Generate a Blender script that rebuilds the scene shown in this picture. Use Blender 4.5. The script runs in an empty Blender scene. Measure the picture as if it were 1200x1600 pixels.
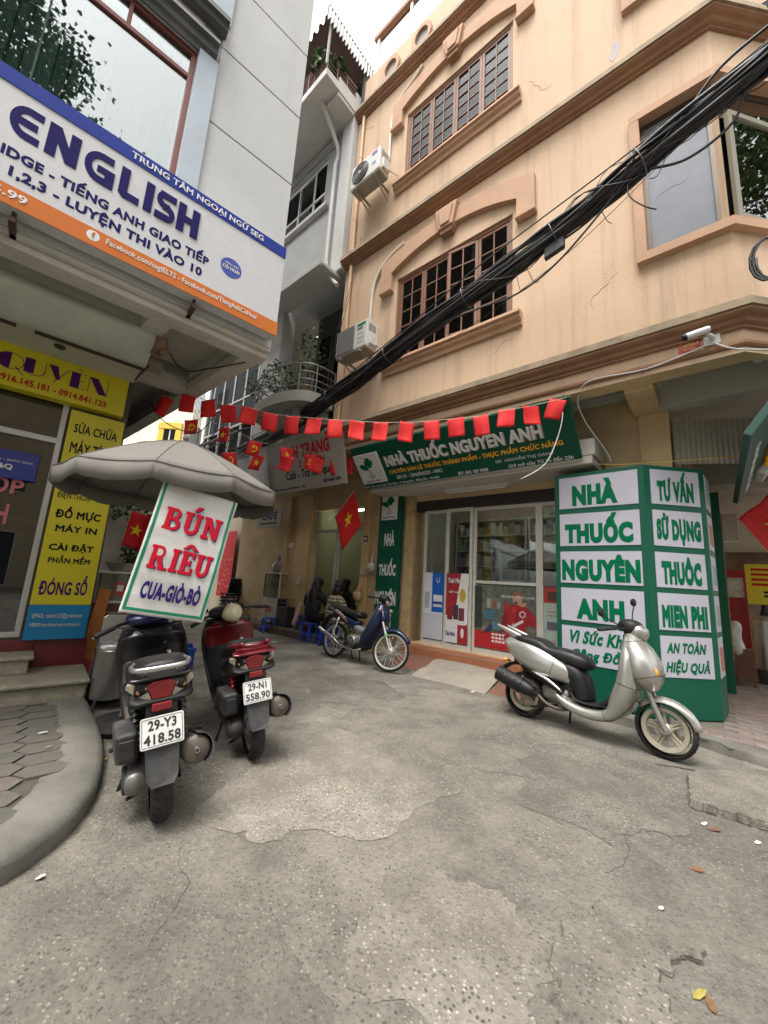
import bpy, bmesh, math, random
from mathutils import Vector, Matrix
from math import sin, cos, pi, radians, sqrt, atan2

# ------------------------------------------------------------------ camera, sky, sun, exposure
S = bpy.context.scene
COL = S.collection
EYE = 1.3
cam = bpy.data.cameras.new('camera'); cam_o = bpy.data.objects.new('camera', cam); COL.objects.link(cam_o)
cam.sensor_fit = 'AUTO'; cam.sensor_width = 36.0; cam.lens = 604.0 / 1600.0 * 36.0
cam.clip_start = 0.05; cam.clip_end = 600
_p, _r = radians(10.137), radians(3.537)
_f = Vector((0, cos(_p), sin(_p))); _u = Vector((0, -sin(_p), cos(_p))); _x = Vector((1, 0, 0))
_xr = cos(_r) * _x + sin(_r) * _u; _ur = -sin(_r) * _x + cos(_r) * _u
M = Matrix((_xr, _ur, -_f)).transposed().to_4x4(); M.translation = (0, 0, EYE)
cam_o.matrix_world = M
S.camera = cam_o

W = bpy.data.worlds.new('World'); S.world = W; W.use_nodes = True
nt = W.node_tree; bg = nt.nodes['Background']
sky = nt.nodes.new('ShaderNodeTexSky'); sky.sky_type = 'NISHITA'; sky.sun_disc = False
SUN_EL, SUN_AZ = 68.0, 205.0           # compass-style azimuth of the sun: behind the camera, a little left
sky.sun_elevation = radians(SUN_EL); sky.sun_rotation = radians(SUN_AZ)
sky.air_density = 1.0; sky.dust_density = 6.0; sky.ozone_density = 1.0
hs = nt.nodes.new('ShaderNodeHueSaturation'); hs.inputs['Saturation'].default_value = 0.06
nt.links.new(sky.outputs[0], hs.inputs['Color']); nt.links.new(hs.outputs[0], bg.inputs[0])
bg.inputs[1].default_value = 0.15
sun = bpy.data.lights.new('sun', 'SUN'); sun.energy = .8; sun.angle = radians(24); sun.color = (1.0, .93, .82)
sun_o = bpy.data.objects.new('sun', sun); COL.objects.link(sun_o)
_d = Vector((sin(radians(SUN_AZ)) * cos(radians(SUN_EL)), cos(radians(SUN_AZ)) * cos(radians(SUN_EL)), sin(radians(SUN_EL))))
sun_o.rotation_euler = (-_d).to_track_quat('-Z', 'Y').to_euler(); sun_o.location = _d * 30
S.view_settings.view_transform = 'Standard'; S.view_settings.look = 'None'
S.view_settings.exposure = 1.42; S.view_settings.gamma = 1.0; S.view_settings.use_curve_mapping = False
S.cycles.max_bounces = 6; S.cycles.diffuse_bounces = 3; S.cycles.glossy_bounces = 3; S.cycles.transparent_max_bounces = 10

# ------------------------------------------------------------------ frames: P = the pharmacy's street front, L = the language centre's street front
AP, AL = radians(-40.73), radians(40.99)
FR = {'P': AP, 'L': AL, 'W': 0.0}
def W3(fr, x, y, z=0.0):
    a = FR[fr]; return Vector((x * cos(a) - y * sin(a), x * sin(a) + y * cos(a), z))

# ------------------------------------------------------------------ materials
def lin(c):
    return tuple(((v / 255 / 12.92) if v / 255 <= .04045 else ((v / 255 + .055) / 1.055) ** 2.4) for v in c)
MATS = {}
def mat(name, col, rough=.6, metal=0.0, var=0.0, vs=6.0, bump=0.0, bs=60.0, spec=.5, coat=0.0, grime=0.0, gcol=(.06, .055, .05), gs=1.3, emit=0.0, streak=0.0, scol=(.2, .16, .11)):
    if name in MATS: return MATS[name]
    m = bpy.data.materials.new(name); m.use_nodes = True; t = m.node_tree; b = t.nodes['Principled BSDF']
    b.inputs['Base Color'].default_value = (*col, 1); b.inputs['Roughness'].default_value = rough
    b.inputs['Metallic'].default_value = metal; b.inputs['Specular IOR Level'].default_value = spec
    if coat: b.inputs['Coat Weight'].default_value = coat; b.inputs['Coat Roughness'].default_value = .08
    N = t.nodes.new; K = t.links.new
    tc = N('ShaderNodeTexCoord')
    last = None
    if var:
        n = N('ShaderNodeTexNoise'); n.inputs['Scale'].default_value = vs; n.inputs['Detail'].default_value = 6; n.inputs['Roughness'].default_value = .65
        K(tc.outputs['Object'], n.inputs['Vector'])
        r = N('ShaderNodeMapRange'); r.inputs[1].default_value = .25; r.inputs[2].default_value = .75
        r.inputs[3].default_value = 1 - var; r.inputs[4].default_value = 1 + var
        K(n.outputs[0], r.inputs[0])
        mx = N('ShaderNodeMix'); mx.data_type = 'RGBA'; mx.blend_type = 'MULTIPLY'; mx.inputs[0].default_value = 1
        mx.inputs[6].default_value = (*col, 1); K(r.outputs[0], mx.inputs[7]); last = mx.outputs[2]
    if grime:
        n2 = N('ShaderNodeTexNoise'); n2.inputs['Scale'].default_value = gs; n2.inputs['Detail'].default_value = 9; n2.inputs['Roughness'].default_value = .7
        K(tc.outputs['Object'], n2.inputs['Vector'])
        r2 = N('ShaderNodeMapRange'); r2.inputs[1].default_value = .48; r2.inputs[2].default_value = .78; r2.inputs[3].default_value = 0; r2.inputs[4].default_value = grime
        K(n2.outputs[0], r2.inputs[0])
        m2 = N('ShaderNodeMix'); m2.data_type = 'RGBA'; K(r2.outputs[0], m2.inputs[0])
        if last: K(last, m2.inputs[6])
        else: m2.inputs[6].default_value = (*col, 1)
        m2.inputs[7].default_value = (*gcol, 1); last = m2.outputs[2]
        r3 = N('ShaderNodeMapRange'); r3.inputs[3].default_value = rough; r3.inputs[4].default_value = min(1, rough + .3); K(r2.outputs[0], r3.inputs[0]); K(r3.outputs[0], b.inputs['Roughness'])
    if streak:
        mp = N('ShaderNodeMapping'); mp.inputs['Scale'].default_value = (5, 5, .28); K(tc.outputs['Object'], mp.inputs[0])
        n5 = N('ShaderNodeTexNoise'); n5.inputs['Scale'].default_value = 1.0; n5.inputs['Detail'].default_value = 8; n5.inputs['Roughness'].default_value = .75; K(mp.outputs[0], n5.inputs['Vector'])
        r5 = N('ShaderNodeMapRange'); r5.inputs[1].default_value = .5; r5.inputs[2].default_value = .8; r5.inputs[3].default_value = 0; r5.inputs[4].default_value = streak; K(n5.outputs[0], r5.inputs[0])
        m5 = N('ShaderNodeMix'); m5.data_type = 'RGBA'; K(r5.outputs[0], m5.inputs[0]); m5.inputs[7].default_value = (*scol, 1)
        if last: K(last, m5.inputs[6])
        else: m5.inputs[6].default_value = (*col, 1)
        last = m5.outputs[2]
    if last: K(last, b.inputs['Base Color'])
    if bump:
        n3 = N('ShaderNodeTexNoise'); n3.inputs['Scale'].default_value = bs; n3.inputs['Detail'].default_value = 5
        K(tc.outputs['Object'], n3.inputs['Vector'])
        bp = N('ShaderNodeBump'); bp.inputs['Strength'].default_value = bump; bp.inputs['Distance'].default_value = .01
        K(n3.outputs[0], bp.inputs['Height']); K(bp.outputs[0], b.inputs['Normal'])
    if emit: b.inputs['Emission Color'].default_value = (*col, 1); b.inputs['Emission Strength'].default_value = emit
    MATS[name] = m; return m
def glass(name, tint=(.9, .95, .93), refl=1.0, rough=.02, base=.04):
    """thin window glass: see-through, with a mirror share that grows at grazing angles"""
    if name in MATS: return MATS[name]
    m = bpy.data.materials.new(name); m.use_nodes = True; t = m.node_tree; t.nodes.clear(); N = t.nodes.new; K = t.links.new
    o = N('ShaderNodeOutputMaterial'); mx = N('ShaderNodeMixShader'); tr = N('ShaderNodeBsdfTransparent'); g = N('ShaderNodeBsdfGlossy')
    tr.inputs[0].default_value = (*tint, 1); g.inputs['Roughness'].default_value = rough; g.inputs[0].default_value = (refl, refl, refl, 1)
    fr = N('ShaderNodeLayerWeight'); fr.inputs[0].default_value = .5; pw = N('ShaderNodeMath'); pw.operation = 'POWER'; pw.inputs[1].default_value = 4.5; K(fr.outputs['Facing'], pw.inputs[0])
    r = N('ShaderNodeMapRange'); r.inputs[3].default_value = base; r.inputs[4].default_value = 1
    K(pw.outputs[0], r.inputs[0]); K(r.outputs[0], mx.inputs[0]); K(tr.outputs[0], mx.inputs[1]); K(g.outputs[0], mx.inputs[2]); K(mx.outputs[0], o.inputs[0])
    MATS[name] = m; return m

# ------------------------------------------------------------------ mesh builder
def catmull(P, n):
    out = []
    for i in range(len(P) - 1):
        p0 = P[max(i - 1, 0)]; p1 = P[i]; p2 = P[i + 1]; p3 = P[min(i + 2, len(P) - 1)]
        for k in range(n):
            t = k / n
            out.append(tuple(.5 * (2 * b + (c - a) * t + (2 * a - 5 * b + 4 * c - d) * t * t + (3 * b - a - 3 * c + d) * t ** 3) for a, b, c, d in zip(p0, p1, p2, p3)))
    out.append(tuple(P[-1])); return out
class MB:
    def __init__(s): s.v = []; s.f = []
    def add(s, vs, fs):
        o = len(s.v); s.v += [tuple(v) for v in vs]; s.f += [tuple(i + o for i in f) for f in fs]; return s
    def box(s, x0, x1, y0, y1, z0, z1):
        return s.add([(x0, y0, z0), (x1, y0, z0), (x1, y1, z0), (x0, y1, z0), (x0, y0, z1), (x1, y0, z1), (x1, y1, z1), (x0, y1, z1)],
                     [(0, 3, 2, 1), (4, 5, 6, 7), (0, 1, 5, 4), (1, 2, 6, 5), (2, 3, 7, 6), (3, 0, 4, 7)])
    def prism(s, pts, y0, y1):
        """outline (x, z) extruded along y"""
        n = len(pts); a = sum(pts[i][0] * pts[(i + 1) % n][1] - pts[(i + 1) % n][0] * pts[i][1] for i in range(n))
        if a < 0: pts = pts[::-1]
        vs = [(x, y0, z) for x, z in pts] + [(x, y1, z) for x, z in pts]
        return s.add(vs, [tuple(range(n)), tuple(range(2 * n - 1, n - 1, -1))] + [(i, i + n, (i + 1) % n + n, (i + 1) % n) for i in range(n)])
    def slab(s, pts, z0, z1):
        """outline (x, y) extruded along z"""
        n = len(pts); a = sum(pts[i][0] * pts[(i + 1) % n][1] - pts[(i + 1) % n][0] * pts[i][1] for i in range(n))
        if a < 0: pts = pts[::-1]
        vs = [(x, y, z0) for x, y in pts] + [(x, y, z1) for x, y in pts]
        return s.add(vs, [tuple(range(n - 1, -1, -1)), tuple(range(n, 2 * n))] + [(i, (i + 1) % n, (i + 1) % n + n, i + n) for i in range(n)])
    def sheet(s, pts, y):
        """flat outline (x, z) facing -y"""
        n = len(pts); a = sum(pts[i][0] * pts[(i + 1) % n][1] - pts[(i + 1) % n][0] * pts[i][1] for i in range(n))
        if a < 0: pts = pts[::-1]
        return s.add([(x, y, z) for x, z in pts], [tuple(range(n))])
    def tube(s, path, r, seg=8, cap=True, closed=False):
        P = [Vector(p) for p in path]; n = len(P); R = r if isinstance(r, (list, tuple)) else [r] * n
        up = None; vs = []; fs = []
        for i in range(n):
            if closed: t = (P[(i + 1) % n] - P[i - 1])
            else: t = (P[min(i + 1, n - 1)] - P[max(i - 1, 0)])
            t.normalize()
            if up is None:
                up = Vector((0, 0, 1)) if abs(t.z) < .9 else Vector((1, 0, 0))
            up = (up - t * up.dot(t)); up.normalize(); b = t.cross(up)
            for k in range(seg):
                a = 2 * pi * k / seg; vs.append(P[i] + (up * cos(a) + b * sin(a)) * R[i])
        m = n if closed else n - 1
        for i in range(m):
            j = (i + 1) % n
            for k in range(seg):
                fs.append((i * seg + k, i * seg + (k + 1) % seg, j * seg + (k + 1) % seg, j * seg + k))
        if cap and not closed:
            fs.append(tuple(range(seg - 1, -1, -1))); fs.append(tuple((n - 1) * seg + k for k in range(seg)))
        return s.add(vs, [f[::-1] for f in fs])
    def lathe(s, prof, seg=24, o=(0, 0, 0), axis='z', a0=0, a1=2 * pi):
        """profile (radius, height) turned round an axis through o"""
        full = abs(a1 - a0 - 2 * pi) < 1e-6; m = seg if full else seg + 1; n = len(prof); vs = []; fs = []
        for k in range(m):
            a = a0 + (a1 - a0) * k / seg
            for r, h in prof:
                if axis == 'z': vs.append((o[0] + r * cos(a), o[1] + r * sin(a), o[2] + h))
                elif axis == 'y': vs.append((o[0] + r * cos(a), o[1] + h, o[2] + r * sin(a)))
                else: vs.append((o[0] + h, o[1] + r * cos(a), o[2] + r * sin(a)))
        for k in range(seg):
            j = (k + 1) % m
            for i in range(n - 1):
                f = (k * n + i, j * n + i, j * n + i + 1, k * n + i + 1)
                fs.append(f if axis != 'y' else f[::-1])
        return s.add(vs, fs)
    def ell(s, c, r, seg=14, rings=8):
        prof = [(sin(pi * i / rings), -cos(pi * i / rings)) for i in range(rings + 1)]
        o = len(s.v); s.lathe(prof, seg)
        for i in range(o, len(s.v)):
            x, y, z = s.v[i]; s.v[i] = (c[0] + x * r[0], c[1] + y * r[1], c[2] + z * r[2])
        return s
    def sweep(s, st, sub=4, seg=20, y0=0.0, ends=True):
        """stations (x, z, half width in y, half thickness, exponent): a rounded body swept along a line in the x-z plane"""
        Q = catmull(st, sub); n = len(Q); vs = []; fs = []
        for i in range(n):
            a = Q[max(i - 1, 0)]; b = Q[min(i + 1, n - 1)]; tx, tz = b[0] - a[0], b[1] - a[1]; l = sqrt(tx * tx + tz * tz) or 1
            nx, nz = -tz / l, tx / l; x, z, hw, ht, e = Q[i]
            for k in range(seg):
                t = 2 * pi * k / seg; c_, s_ = cos(t), sin(t)
                yy = hw * math.copysign(abs(c_) ** (2 / e), c_); q = ht * math.copysign(abs(s_) ** (2 / e), s_)
                vs.append((x + nx * q, y0 + yy, z + nz * q))
        for i in range(n - 1):
            for k in range(seg):
                fs.append((i * seg + k, i * seg + (k + 1) % seg, (i + 1) * seg + (k + 1) % seg, (i + 1) * seg + k))
        if ends: fs.append(tuple(range(seg - 1, -1, -1))); fs.append(tuple((n - 1) * seg + k for k in range(seg)))
        return s.add(vs, fs)
    def mould(s, prof, path, close=True):
        """profile (out, z) run along a path (x, y) with mitred corners; out = to the right-hand side of the path's left... towards -normal"""
        n = len(path); vs = []; fs = []; m = len(prof)
        for i in range(n):
            def dirn(j):
                dx, dy = path[j + 1][0] - path[j][0], path[j + 1][1] - path[j][1]; l = sqrt(dx * dx + dy * dy); return dx / l, dy / l
            d0 = dirn(max(i - 1, 0)); d1 = dirn(min(i, n - 2))
            n0 = (d0[1], -d0[0]); n1 = (d1[1], -d1[0]); bx, by = n0[0] + n1[0], n0[1] + n1[1]; q = 1 + n0[0] * n1[0] + n0[1] * n1[1]
            bx, by = bx / q, by / q
            for o, z in prof: vs.append((path[i][0] + bx * o, path[i][1] + by * o, z))
        for i in range(n - 1):
            for k in range(m - 1 if not close else m):
                fs.append((i * m + k, i * m + (k + 1) % m, (i + 1) * m + (k + 1) % m, (i + 1) * m + k))
        if close: fs.append(tuple(range(m - 1, -1, -1))); fs.append(tuple((n - 1) * m + k for k in range(m)))
        return s.add(vs, fs)
    def wall(s, x0, x1, z0, z1, y, holes=(), depth=.12):
        """front face at y with rectangular openings (x0, x1, z0, z1) and their reveals"""
        xs = sorted({x0, x1, *[h[0] for h in holes], *[h[1] for h in holes]}); zs = sorted({z0, z1, *[h[2] for h in holes], *[h[3] for h in holes]})
        xs = [x for x in xs if x0 <= x <= x1]; zs = [z for z in zs if z0 <= z <= z1]
        for i in range(len(xs) - 1):
            for j in range(len(zs) - 1):
                cx, cz = (xs[i] + xs[i + 1]) / 2, (zs[j] + zs[j + 1]) / 2
                if any(h[0] < cx < h[1] and h[2] < cz < h[3] for h in holes): continue
                s.add([(xs[i], y, zs[j]), (xs[i + 1], y, zs[j]), (xs[i + 1], y, zs[j + 1]), (xs[i], y, zs[j + 1])], [(0, 1, 2, 3)])
        for a, b, c, d in holes:
            q = [(a, c), (b, c), (b, d), (a, d)]
            for k in range(4):
                p, r = q[k], q[(k + 1) % 4]
                s.add([(p[0], y, p[1]), (r[0], y, r[1]), (r[0], y + depth, r[1]), (p[0], y + depth, p[1])], [(0, 3, 2, 1)])
        return s
    def map(s, fn, i0=0):
        s.v = s.v[:i0] + [tuple(fn(*v)) for v in s.v[i0:]]; return s

OFF = {}
def root_of(o):
    while o.parent: o = o.parent
    return o
def props(o, label=None, cat=None, group=None, kind=None):
    if label: o['label'] = label
    if cat: o['category'] = cat
    if group: o['group'] = group
    if kind: o['kind'] = kind
    return o
def mesh_of(name, mb, m=None, smooth=0):
    me = bpy.data.meshes.new(name); me.from_pydata(mb.v, [], mb.f); me.update()
    if m: me.materials.append(m)
    if smooth:
        me.shade_smooth()
        if smooth < 180: me.set_sharp_from_angle(angle=radians(smooth))
    return me
def thing(name, label, cat, fr='W', loc=(0, 0, 0), rot=(0, 0, 0), group=None, kind=None):
    """an Empty at the thing's base; children are written in the frame's coordinates"""
    o = bpy.data.objects.new(name, None); COL.objects.link(o); o.empty_display_size = .2
    o.location = W3(fr, *loc); o.rotation_euler = (rot[0], rot[1], FR[fr] + rot[2]); OFF[o.name] = loc if not any(rot) else (0, 0, 0)
    return props(o, label, cat, group, kind)
def obj(name, mb, m, parent=None, fr='W', smooth=0, bevel=0, sub=0, seg=2, label=None, cat=None, group=None, kind=None, recalc=True):
    if parent is not None: off = OFF.get(root_of(parent).name, (0, 0, 0))
    else:
        n = len(mb.v); off = (sum(v[0] for v in mb.v) / n, sum(v[1] for v in mb.v) / n, min(v[2] for v in mb.v))
    mb.v = [(v[0] - off[0], v[1] - off[1], v[2] - off[2]) for v in mb.v]
    me = mesh_of(name, mb, m, smooth)
    if recalc:
        b = bmesh.new(); b.from_mesh(me); bmesh.ops.recalc_face_normals(b, faces=b.faces); b.to_mesh(me); b.free()
        if smooth and smooth < 180: me.set_sharp_from_angle(angle=radians(smooth))
    o = bpy.data.objects.new(name, me); COL.objects.link(o)
    if parent is not None: o.parent = parent
    else: o.location = W3(fr, *off); o.rotation_euler = (0, 0, FR[fr]); OFF[o.name] = off
    if bevel: b = o.modifiers.new('bevel', 'BEVEL'); b.width = bevel; b.segments = seg; b.limit_method = 'ANGLE'
    if sub: q = o.modifiers.new('sub', 'SUBSURF'); q.levels = sub; q.render_levels = sub
    return props(o, label, cat, group, kind)
def place(name, me, loc, parent=None, rot=(0, 0, 0), scale=None, fr='W'):
    """another object sharing mesh data"""
    o = bpy.data.objects.new(name, me); COL.objects.link(o)
    if parent is not None:
        off = OFF.get(root_of(parent).name, (0, 0, 0)); o.parent = parent; o.location = Vector(loc) - Vector(off); o.rotation_euler = rot
    else: o.location = W3(fr, *loc); o.rotation_euler = (rot[0], rot[1], rot[2] + FR[fr]); OFF[o.name] = loc
    if scale: o.scale = scale
    return o
def copy_tree(o, parent=None):
    c = o.copy(); COL.objects.link(c)
    if parent is not None: c.parent = parent
    for ch in list(o.children): copy_tree(ch, c)
    return c

# ------------------------------------------------------------------ lettering
def text_mb(body, bold=0.0, extrude=0.0):
    c = bpy.data.curves.new('lettering', 'FONT'); c.body = body; c.resolution_u = 3; c.space_character = 1 + bold * 1.6
    if bold: c.bevel_depth = bold; c.bevel_resolution = 0
    o = bpy.data.objects.new('lettering', c); COL.objects.link(o)
    dg = bpy.context.evaluated_depsgraph_get(); dg.update()
    me = bpy.data.meshes.new_from_object(o.evaluated_get(dg))
    vs = [tuple(v.co) for v in me.vertices]; fs = [tuple(p.vertices) for p in me.polygons]
    bpy.data.objects.remove(o); bpy.data.curves.remove(c); bpy.data.meshes.remove(me)
    return vs, fs
def lettering(body, x0, x1, z0, z1, y, m, parent, bold=.02, shear=0.0, thick=.002, name='lettering', keep=False, fr=None):
    """text fitted into the rectangle x0..x1, z0..z1 on a sheet facing -y; the front lies at y"""
    vs, fs = text_mb(body, bold)
    if not vs: return None
    ax, bx = min(v[0] for v in vs), max(v[0] for v in vs); az, bz = min(v[1] for v in vs), max(v[1] for v in vs); hh = max(abs(v[2]) for v in vs) or 1
    sx = (x1 - x0) / (bx - ax); sz = (z1 - z0) / (bz - az)
    mb = MB(); mb.add([(x0 + (v[0] - ax) * sx + shear * (v[1] - az) * sz, y - thick * v[2] / hh, z0 + (v[1] - az) * sz) for v in vs], fs)
    return obj(name, mb, m, parent, recalc=False)
def strokes(segs, y, m, parent, name='lettering', dy=.0004):
    """letters drawn from flat pieces: each an outline (x, z); pieces step forward a hair so that none share a plane"""
    mb = MB()
    for i, q in enumerate(segs): mb.prism(q, y - dy * (i + 1), y + .001)
    return obj(name, mb, m, parent)
def rect(x0, x1, z0, z1): return [(x0, z0), (x1, z0), (x1, z1), (x0, z1)]
def ring_pts(cx, cz, ro, ri, a0, a1, n=14, ex=1.0):
    o = [(cx + ro * ex * cos(a0 + (a1 - a0) * i / n), cz + ro * sin(a0 + (a1 - a0) * i / n)) for i in range(n + 1)]
    i_ = [(cx + ri * ex * cos(a0 + (a1 - a0) * i / n), cz + ri * sin(a0 + (a1 - a0) * i / n)) for i in range(n, -1, -1)]
    return o + i_
def circle(cx, cz, r, n=20, ex=1.0): return [(cx + r * ex * cos(2 * pi * i / n), cz + r * sin(2 * pi * i / n)) for i in range(n)]
def star(cx, cz, r, rot=0.0):
    return [(cx + (r if i % 2 == 0 else r * .382) * sin(rot + pi * i / 5), cz + (r if i % 2 == 0 else r * .382) * cos(rot + pi * i / 5)) for i in range(10)]
RND = random.Random(7)
# ------------------------------------------------------------------ ground
def ground_mat(tint=1.0):
    m = bpy.data.materials.new('worn concrete road'); m.use_nodes = True; t = m.node_tree; b = t.nodes['Principled BSDF']; N = t.nodes.new; K = t.links.new
    tc = N('ShaderNodeTexCoord')
    def noise(sc, det=6, ro=.6, dist=0):
        n = N('ShaderNodeTexNoise'); n.inputs['Scale'].default_value = sc; n.inputs['Detail'].default_value = det; n.inputs['Roughness'].default_value = ro; n.inputs['Distortion'].default_value = dist
        K(tc.outputs['Object'], n.inputs['Vector']); return n
    def ramp(src, stops):
        r = N('ShaderNodeValToRGB'); e = r.color_ramp.elements
        e[0].position, e[0].color = stops[0][0], (*stops[0][1], 1); e[1].position, e[1].color = stops[-1][0], (*stops[-1][1], 1)
        for p, c in stops[1:-1]: q = e.new(p); q.color = (*c, 1)
        K(src, r.inputs[0]); return r
    def mix(a, bb, f, mode='MIX'):
        x = N('ShaderNodeMix'); x.data_type = 'RGBA'; x.blend_type = mode
        for s_, k in ((a, 6), (bb, 7)):
            if isinstance(s_, tuple): x.inputs[k].default_value = (*s_, 1)
            else: K(s_, x.inputs[k])
        if isinstance(f, (int, float)): x.inputs[0].default_value = f
        else: K(f, x.inputs[0])
        return x.outputs[2]
    big = noise(.55, 8, .62, .6); mid = noise(3.2, 8, .65, .3); fine = noise(38, 5, .7)
    base = ramp(big.outputs[0], [(.30, (.12, .109, .09)), (.46, (.182, .166, .138)), (.58, (.24, .22, .183)), (.72, (.32, .295, .247))]).outputs[0]
    md = ramp(mid.outputs[0], [(.3, (.66, .65, .64)), (.55, (1, 1, 1)), (.75, (1.25, 1.24, 1.2))]).outputs[0]
    c = mix(base, md, 1.0, 'MULTIPLY')
    # exposed aggregate: dark and pale stones
    v = N('ShaderNodeTexVoronoi'); v.inputs['Scale'].default_value = 60; v.inputs['Randomness'].default_value = 1
    wv = N('ShaderNodeVectorMath'); wv.operation = 'ADD'; ns = noise(9, 3); sc_ = N('ShaderNodeVectorMath'); sc_.operation = 'SCALE'; sc_.inputs[3].default_value = .03
    K(ns.outputs['Color'], sc_.inputs[0]); K(tc.outputs['Object'], wv.inputs[0]); K(sc_.outputs[0], wv.inputs[1]); K(wv.outputs[0], v.inputs['Vector'])
    sep = N('ShaderNodeSeparateColor'); K(v.outputs['Color'], sep.inputs[0])
    inside = ramp(v.outputs['Distance'], [(.28, (1, 1, 1)), (.42, (0, 0, 0))])
    dark = N('ShaderNodeMath'); dark.operation = 'GREATER_THAN'; dark.inputs[1].default_value = .62; K(sep.outputs[0], dark.inputs[0])
    pale = N('ShaderNodeMath'); pale.operation = 'GREATER_THAN'; pale.inputs[1].default_value = .7; K(sep.outputs[1], pale.inputs[0])
    wear = ramp(noise(.9, 5, .6).outputs[0], [(.36, (.15, .15, .15)), (.62, (1, 1, 1))])
    def mul(*s_):
        o = s_[0]
        for q in s_[1:]:
            x = N('ShaderNodeMath'); x.operation = 'MULTIPLY'; K(o, x.inputs[0])
            if isinstance(q, float): x.inputs[1].default_value = q
            else: K(q, x.inputs[1])
            o = x.outputs[0]
        return o
    fd = mul(inside.outputs[0], dark.outputs[0], wear.outputs[0], .95); fp = mul(inside.outputs[0], pale.outputs[0], wear.outputs[0], .75)
    c = mix(c, (.075, .072, .07), fd); c = mix(c, (.42, .39, .32), fp)
    # bigger stones, sparser
    v2 = N('ShaderNodeTexVoronoi'); v2.inputs['Scale'].default_value = 34; K(wv.outputs[0], v2.inputs['Vector']); s2 = N('ShaderNodeSeparateColor'); K(v2.outputs['Color'], s2.inputs[0])
    d2 = N('ShaderNodeMath'); d2.operation = 'GREATER_THAN'; d2.inputs[1].default_value = .86; K(s2.outputs[0], d2.inputs[0])
    i2 = ramp(v2.outputs['Distance'], [(.2, (1, 1, 1)), (.3, (0, 0, 0))]); c = mix(c, (.09, .085, .085), mul(i2.outputs[0], d2.outputs[0], wear.outputs[0], .7))
    fn_ = ramp(fine.outputs[0], [(.3, (.78, .78, .78)), (.7, (1.2, 1.2, 1.2))]); c = mix(c, fn_.outputs[0], 1.0, 'MULTIPLY')
    # hairline cracks and oil stains
    cr = N('ShaderNodeTexVoronoi'); cr.feature = 'DISTANCE_TO_EDGE'; cr.inputs['Scale'].default_value = .42
    w2 = N('ShaderNodeVectorMath'); w2.operation = 'ADD'; s3 = N('ShaderNodeVectorMath'); s3.operation = 'SCALE'; s3.inputs[3].default_value = .55; n4 = noise(2.2, 8, .7); K(n4.outputs['Color'], s3.inputs[0]); K(tc.outputs['Object'], w2.inputs[0]); K(s3.outputs[0], w2.inputs[1]); K(w2.outputs[0], cr.inputs['Vector'])
    crr = ramp(cr.outputs['Distance'], [(.0, (1, 1, 1)), (.008, (0, 0, 0))]); crm = mul(crr.outputs[0], ramp(noise(.7, 3).outputs[0], [(.45, (0, 0, 0)), (.6, (1, 1, 1))]).outputs[0], .12)
    c = mix(c, (.085, .078, .065), crm)
    st = ramp(noise(1.5, 7, .55, .8).outputs[0], [(.64, (0, 0, 0)), (.76, (1, 1, 1))]); c = mix(c, (.11, .1, .085), mul(st.outputs[0], .55))
    # separate concrete pours, each a little lighter or darker, and dark tyre-polished lanes
    vp = N('ShaderNodeTexVoronoi'); vp.inputs['Scale'].default_value = .42; w3 = N('ShaderNodeVectorMath'); w3.operation = 'ADD'; s5 = N('ShaderNodeVectorMath'); s5.operation = 'SCALE'; s5.inputs[3].default_value = .5; K(noise(1.7, 6, .6).outputs['Color'], s5.inputs[0]); K(tc.outputs['Object'], w3.inputs[0]); K(s5.outputs[0], w3.inputs[1]); K(w3.outputs[0], vp.inputs['Vector'])
    sp = N('ShaderNodeSeparateColor'); K(vp.outputs['Color'], sp.inputs[0]); pr_ = ramp(sp.outputs[0], [(0, (.8, .8, .8)), (1, (1.14, 1.14, 1.13))]); c = mix(c, pr_.outputs[0], 1.0, 'MULTIPLY')
    ol = ramp(noise(4.6, 4, .5, .4).outputs[0], [(.68, (0, 0, 0)), (.76, (1, 1, 1))]); c = mix(c, (.06, .056, .05), mul(ol.outputs[0], .5))
    if tint != 1.0: c = mix(c, (tint, tint, tint), 1.0, 'MULTIPLY')
    K(c, b.inputs['Base Color']); b.inputs['Roughness'].default_value = .85; b.inputs['Specular IOR Level'].default_value = .3
    hgt = N('ShaderNodeMath'); hgt.operation = 'ADD'; K(fine.outputs[0], hgt.inputs[0]); K(mul(inside.outputs[0], .7), hgt.inputs[1])
    h2 = N('ShaderNodeMath'); h2.operation = 'ADD'; K(hgt.outputs[0], h2.inputs[0]); K(mul(mid.outputs[0], 1.6), h2.inputs[1])
    bp = N('ShaderNodeBump'); bp.inputs['Strength'].default_value = .55; bp.inputs['Distance'].default_value = .012; K(h2.outputs[0], bp.inputs['Height']); K(bp.outputs[0], b.inputs['Normal'])
    return m
roadm = ground_mat()
b = MB(); b.slab([(-150, -150), (150, -150), (150, 150), (-150, 150)], -.05, 0); obj('road', b, roadm, kind='structure')
kerbm = mat('kerb concrete', (.135, .126, .107), .85, var=.4, vs=3, bump=.5, bs=45, grime=.5, gcol=(.24, .225, .19), gs=2.6)
pavem = mat('mossy mortar', (.07, .064, .05), .95, var=.3, vs=9, bump=.3, bs=60)
paverm = [mat('paver %d' % i, c, .85, var=.28, vs=7, bump=.35, bs=50, grime=.6, gcol=(.07, .064, .052), gs=3) for i, c in enumerate([(.115, .1, .085), (.105, .096, .082), (.13, .108, .094), (.095, .088, .075)])]

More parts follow.
